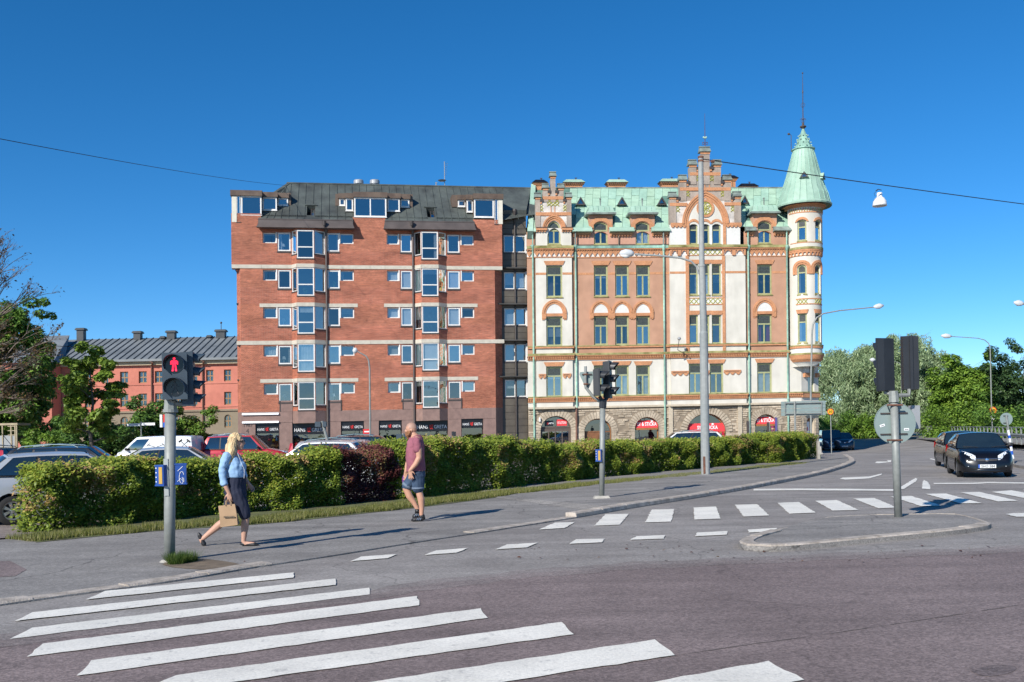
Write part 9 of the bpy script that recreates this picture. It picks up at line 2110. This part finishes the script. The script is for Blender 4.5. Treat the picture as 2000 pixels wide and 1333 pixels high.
q = MB(); c_ = hc + Vector((.060, -.062, .016)); q.ball(c_ + Vector((.022, .012, 0)), .024, 10, 0, .9, .5, .8); q.tube([c_ + Vector((.02, 0, .004)), c_ + Vector((-.075, -.022, .010))], .0045, 5); q.ball(c_ + Vector((.036, .085, 0)), .022, 10, 0, .8, .7, .8); q.tube([c_ + Vector((.036, .02, .004)), c_ + Vector((.040, .07, .004))], .004, 5); q.build('sunglasses', M_sblk, wo)
q = MB(); q.tube([hc + Vector((-.012, -.088, -.02)), J(585, 250, -.10), J(610, 310, -.13), J(650, 420, -.11), J(650, 500, -.13)], .0026, 5); q.build('earphone_cable', M_white_l, wo)
for nm, hl__, tl_ in (('shoe', J(600, 1112, -.08), J(755, 1118, -.08)), ('shoe', J(178, 1020, .085), J(236, 1135, .085))):
    q = MB(); shoe(q, hl__ + Vector((0, 0, .012)), tl_, .038); remesh(nm, q, M_shoe, wo, .008, 2)
# paper bag in her hand
bc = J(522, 830, -.235); hb_ = J(528, 690, -.215)
bg_ = empty('paper_bag', b + J(522, 940, -.235), label='brown paper carrier bag held by the walking woman', cat='bag'); o0 = J(522, 940, -.235)
q = MB(); k_ = lambda x, z, y: J(x, z, y) - o0
V = [k_(448, 938, -.27), k_(606, 920, -.275), k_(582, 728, -.262), k_(430, 744, -.255), k_(456, 928, -.19), k_(612, 910, -.19), k_(580, 733, -.21), k_(432, 748, -.21)]
mid = [(V[0] + V[3]) / 2 + Vector((.006, -.012, 0)), (V[1] + V[2]) / 2 + Vector((.01, -.010, 0)), (V[5] + V[6]) / 2 + Vector((-.01, .0, 0)), (V[4] + V[7]) / 2 + Vector((.012, 0, 0))]
q.add(V + mid, [(0, 1, 9, 8), (8, 9, 2, 3), (4, 11, 10, 5), (11, 7, 6, 10), (0, 8, 11, 4), (8, 3, 7, 11), (1, 5, 10, 9), (9, 10, 6, 2), (0, 4, 5, 1)]); q.build('bag_body', M_paper, bg_)
q = MB(); q.box(k_(485, 0, 0).x, k_(585, 0, 0).x, -.052 - .0, -.049, k_(0, 850, 0).z, k_(0, 838, 0).z); q.v = [(x, y - .012, z) for x, y, z in q.v]; q.build('printed_line', mat('grey_print', (.12, .09, .06), .8, .5, 20), bg_)
for yy_ in (-.275, -.20): q = MB(); q.tube([k_(498, 742, yy_), k_(500, 700, yy_ * .5 - .11), k_(520, 682, -.215), k_(540, 700, yy_ * .5 - .11), k_(545, 738, yy_)], .007, 6); q.build('handle', M_paper, bg_)
o = empty('shoulder_bag', b + J(418, 845, .02), label='small black bag hanging behind the walking woman', cat='bag'); q = MB(); q.ball((0, 0, 0), .085, 12, 0, .42, .8, 1.0); q.build('bag_body', M_shoe, o, smooth=True); q = MB(); q.tube([(0, 0, .08), (.06, .03, .35), (.10, .05, .6)], .008, 5); q.build('strap', M_shoe, o)
# ---------------------------------------------------------------- the bearded man, walking left
b = gp(820, 1018, .012); mo = empty('person', b, label='bald bearded man in maroon T-shirt and denim shorts walking left', cat='person')
sm = 5.555 * F_PX / b.y
J = lambda x, z, y=0.0: Vector(((x - 666) / sm, y, (1212 - z) / sm))
hc = J(594, 222)
q = MB(); face_head(q, hc, -1, .103); limb(q, [J(612, 262), J(640, 300)], [.062, .072])
q.tube([J(650, 300), J(640, 350), J(632, 430), J(630, 520), J(640, 600), J(650, 690)], [.10, .135, .150, .155, .155, .140], 16, 0, True, 1.32)
for s_ in (-1, 1): q.ball(J(665, 335, s_ * .19), .075, 12)
limb(q, [J(668, 345, -.22), J(685, 440, -.255), J(688, 520, -.26)], [.068, .064, .053]); limb(q, [J(688, 520, -.26), J(650, 590, -.265), J(590, 655, -.265)], [.054, .050, .033])
hand(q, J(588, 657, -.265), (.10, -.02, -1), (-.15, -1, 0), .185, .12, .32, -1)
limb(q, [J(660, 345, .22), J(600, 440, .25), J(560, 510, .25)], [.066, .06, .05]); limb(q, [J(560, 510, .25), J(530, 600, .24), J(512, 680, .23)], [.05, .046, .032]); hand(q, J(512, 680, .23), (-.1, 0, -1), (0, 1, 0), .18, .6, .1, 1)
limb(q, [J(660, 700, -.095), J(668, 800, -.095), J(668, 880, -.095)], [.110, .095, .068]); limb(q, [J(668, 880, -.095), J(690, 970, -.095), J(695, 1060, -.095), J(690, 1150, -.095)], [.064, .068, .050, .040])
limb(q, [J(630, 700, .095), J(575, 790, .095), J(520, 860, .095)], [.110, .095, .072]); limb(q, [J(520, 860, .095), J(555, 945, .095), J(605, 1020, .095), J(640, 1090, .095)], [.066, .068, .050, .040])
remesh('body', q, M_skinm, mo, .008, 3); eyes(mo, hc, -1)
q = MB(); q.ball(hc + Vector((.008, 0, .030)), .1055, 16, 0, 1.03, .81, 1.05); V0 = q; sc_o = q.build('cropped_hair', M_stub, mo, smooth=True)
me = sc_o.data; bm = bmesh.new(); bm.from_mesh(me); bmesh.ops.delete(bm, geom=[v for v in bm.verts if v.co.z < hc.z - .005 or (v.co.x < hc.x - .035 and v.co.z < hc.z + .07)], context='VERTS'); bm.to_mesh(me); bm.free()
q = MB(); q.ball(hc + Vector((-.058, 0, -.088)), .058, 14, 0, .92, .98, 1.15); q.ball(hc + Vector((-.040, 0, -.050)), .074, 14, 0, .80, 1.02, .70); q.ball(hc + Vector((-.055, 0, -.140)), .036, 10, 0, 1, .9, 1.2)
for s_ in (-1, 1): q.tube([hc + Vector((-.002, s_ * .077, -.012)), hc + Vector((-.02, s_ * .072, -.06)), hc + Vector((-.05, s_ * .045, -.10))], [.014, .022, .03], 8)
q.tube([hc + Vector((-.094, -.03, -.058)), hc + Vector((-.104, 0, -.046)), hc + Vector((-.094, .03, -.058))], .012, 8)
remesh('beard', q, M_beard, mo, .006, 1, .008, (45, 45, 30))
q = MB(); q.tube([J(640, 285), J(645, 310), J(640, 360), J(632, 440), J(630, 520), J(636, 600), J(640, 668)], [.085, .125, .160, .172, .176, .178, .182], 18, 0, True, 1.26)
for s_ in (-1, 1): q.ball(J(663, 340, s_ * .19), .082, 12); limb(q, [J(666, 345, s_ * .225), J(676 if s_ < 0 else 640, 400, s_ * .25), J(668 if s_ < 0 else 620, 438, s_ * .26)], [.080, .074, .072])
remesh('t_shirt', q, M_maroon, mo, .009, 3, .012, (9, 9, 8))
q = MB(); q.tube([J(642, 655), J(645, 690), J(645, 730)], [.155, .160, .155], 16, 0, True, 1.22)
limb(q, [J(658, 715, -.10), J(660, 790, -.10), J(660, 845, -.10)], [.132, .122, .116]); limb(q, [J(622, 715, .10), J(575, 780, .10), J(535, 828, .10)], [.132, .118, .108])
remesh('shorts', q, M_denim, mo, .009, 3, .010, (12, 10, 6))
q = MB(); q.tube([J(660, 842, -.10), J(660, 862, -.10)], [.118, .119], 16); q.tube([J(541, 820, .10), J(524, 842, .10)], [.111, .108], 16); q.build('rolled_hem', M_denimh, mo, smooth=True)
q = MB(); q.tube([J(640, 1085, .095), J(636, 1130, .095)], [.046, .05], 12); q.tube([J(690, 1146, -.095), J(690, 1168, -.095)], [.046, .05], 12); q.build('sock', M_shoe, mo, smooth=True)
for h_, t_, in ((J(718, 1186, -.095), J(588, 1196, -.095)), (J(655, 1140, .095), J(594, 1176, .095))):
    q = MB(); shoe(q, h_ + Vector((0, 0, .012)), t_, .050); q.ball(h_ + Vector((-.03, 0, .05)), .05, 10); o = remesh('shoe', q, M_shoe, mo, .008, 2)
    q = MB(); m_ = h_.lerp(t_, .45)
    for k in range(3): q.tube([m_ + Vector((.03 - .03 * k, -.054, -.01)), m_ + Vector((.05 - .03 * k, -.044, .035))], .004, 4)
    q.build('shoe_stripes', M_shoeb, o)
o = empty('sling_bag', b + J(478, 770, .28), label='purple and dark bag carried on the far side of the bearded man', cat='bag'); q = MB(); q.ball((.02, 0, -.02), .12, 12, 0, .36, .7, 1.0); q.build('bag_body', M_purple_, o, smooth=True); q = MB(); q.tube([(.03, 0, .09), (.10, .0, .35), (.22, 0, .75)], .010, 5); q.tube([(0, 0, -.1), (.02, 0, -.24)], .012, 5); q.build('strap', M_shoe, o)
# ---------------------------------------------------------------- small figure with pink hat by the shop
b = T_at(1509, 63); so_ = empty('person', b, label='distant figure in plum coat and dark pink hat by the red shop sign', cat='person'); q = MB(); k = .78
q.tube([(0, 0, .05), (0, 0, .5), (0, 0, .95), (0, 0, 1.3), (0, 0, 1.42)], [.16, .20, .19, .20, .08], 12, 0, True, .8); q.ball((0, 0, 1.53), .10, 10)
for s_ in (-1, 1): limb(q, [Vector((s_ * .2, 0, 1.28)), Vector((s_ * .28, -.02, 1.0)), Vector((s_ * .2, -.1, .8))], [.06, .05, .04], 8)
remesh('coat', q, mat('plum_coat', (.13, .035, .07), .9, .15, 4), so_, .02, 2); q = MB(); q.ball((0, 0, 1.52), .102, 10, 0, 1, 1, 1.1); q.build('face', M_skin, so_, smooth=True); q = MB(); q.ball((0, 0.01, 1.60), .125, 10, 0, 1, 1, .75); q.build('hat', mat('pink_hat', (.22, .02, .07), .9, .1, 4), so_, smooth=True)
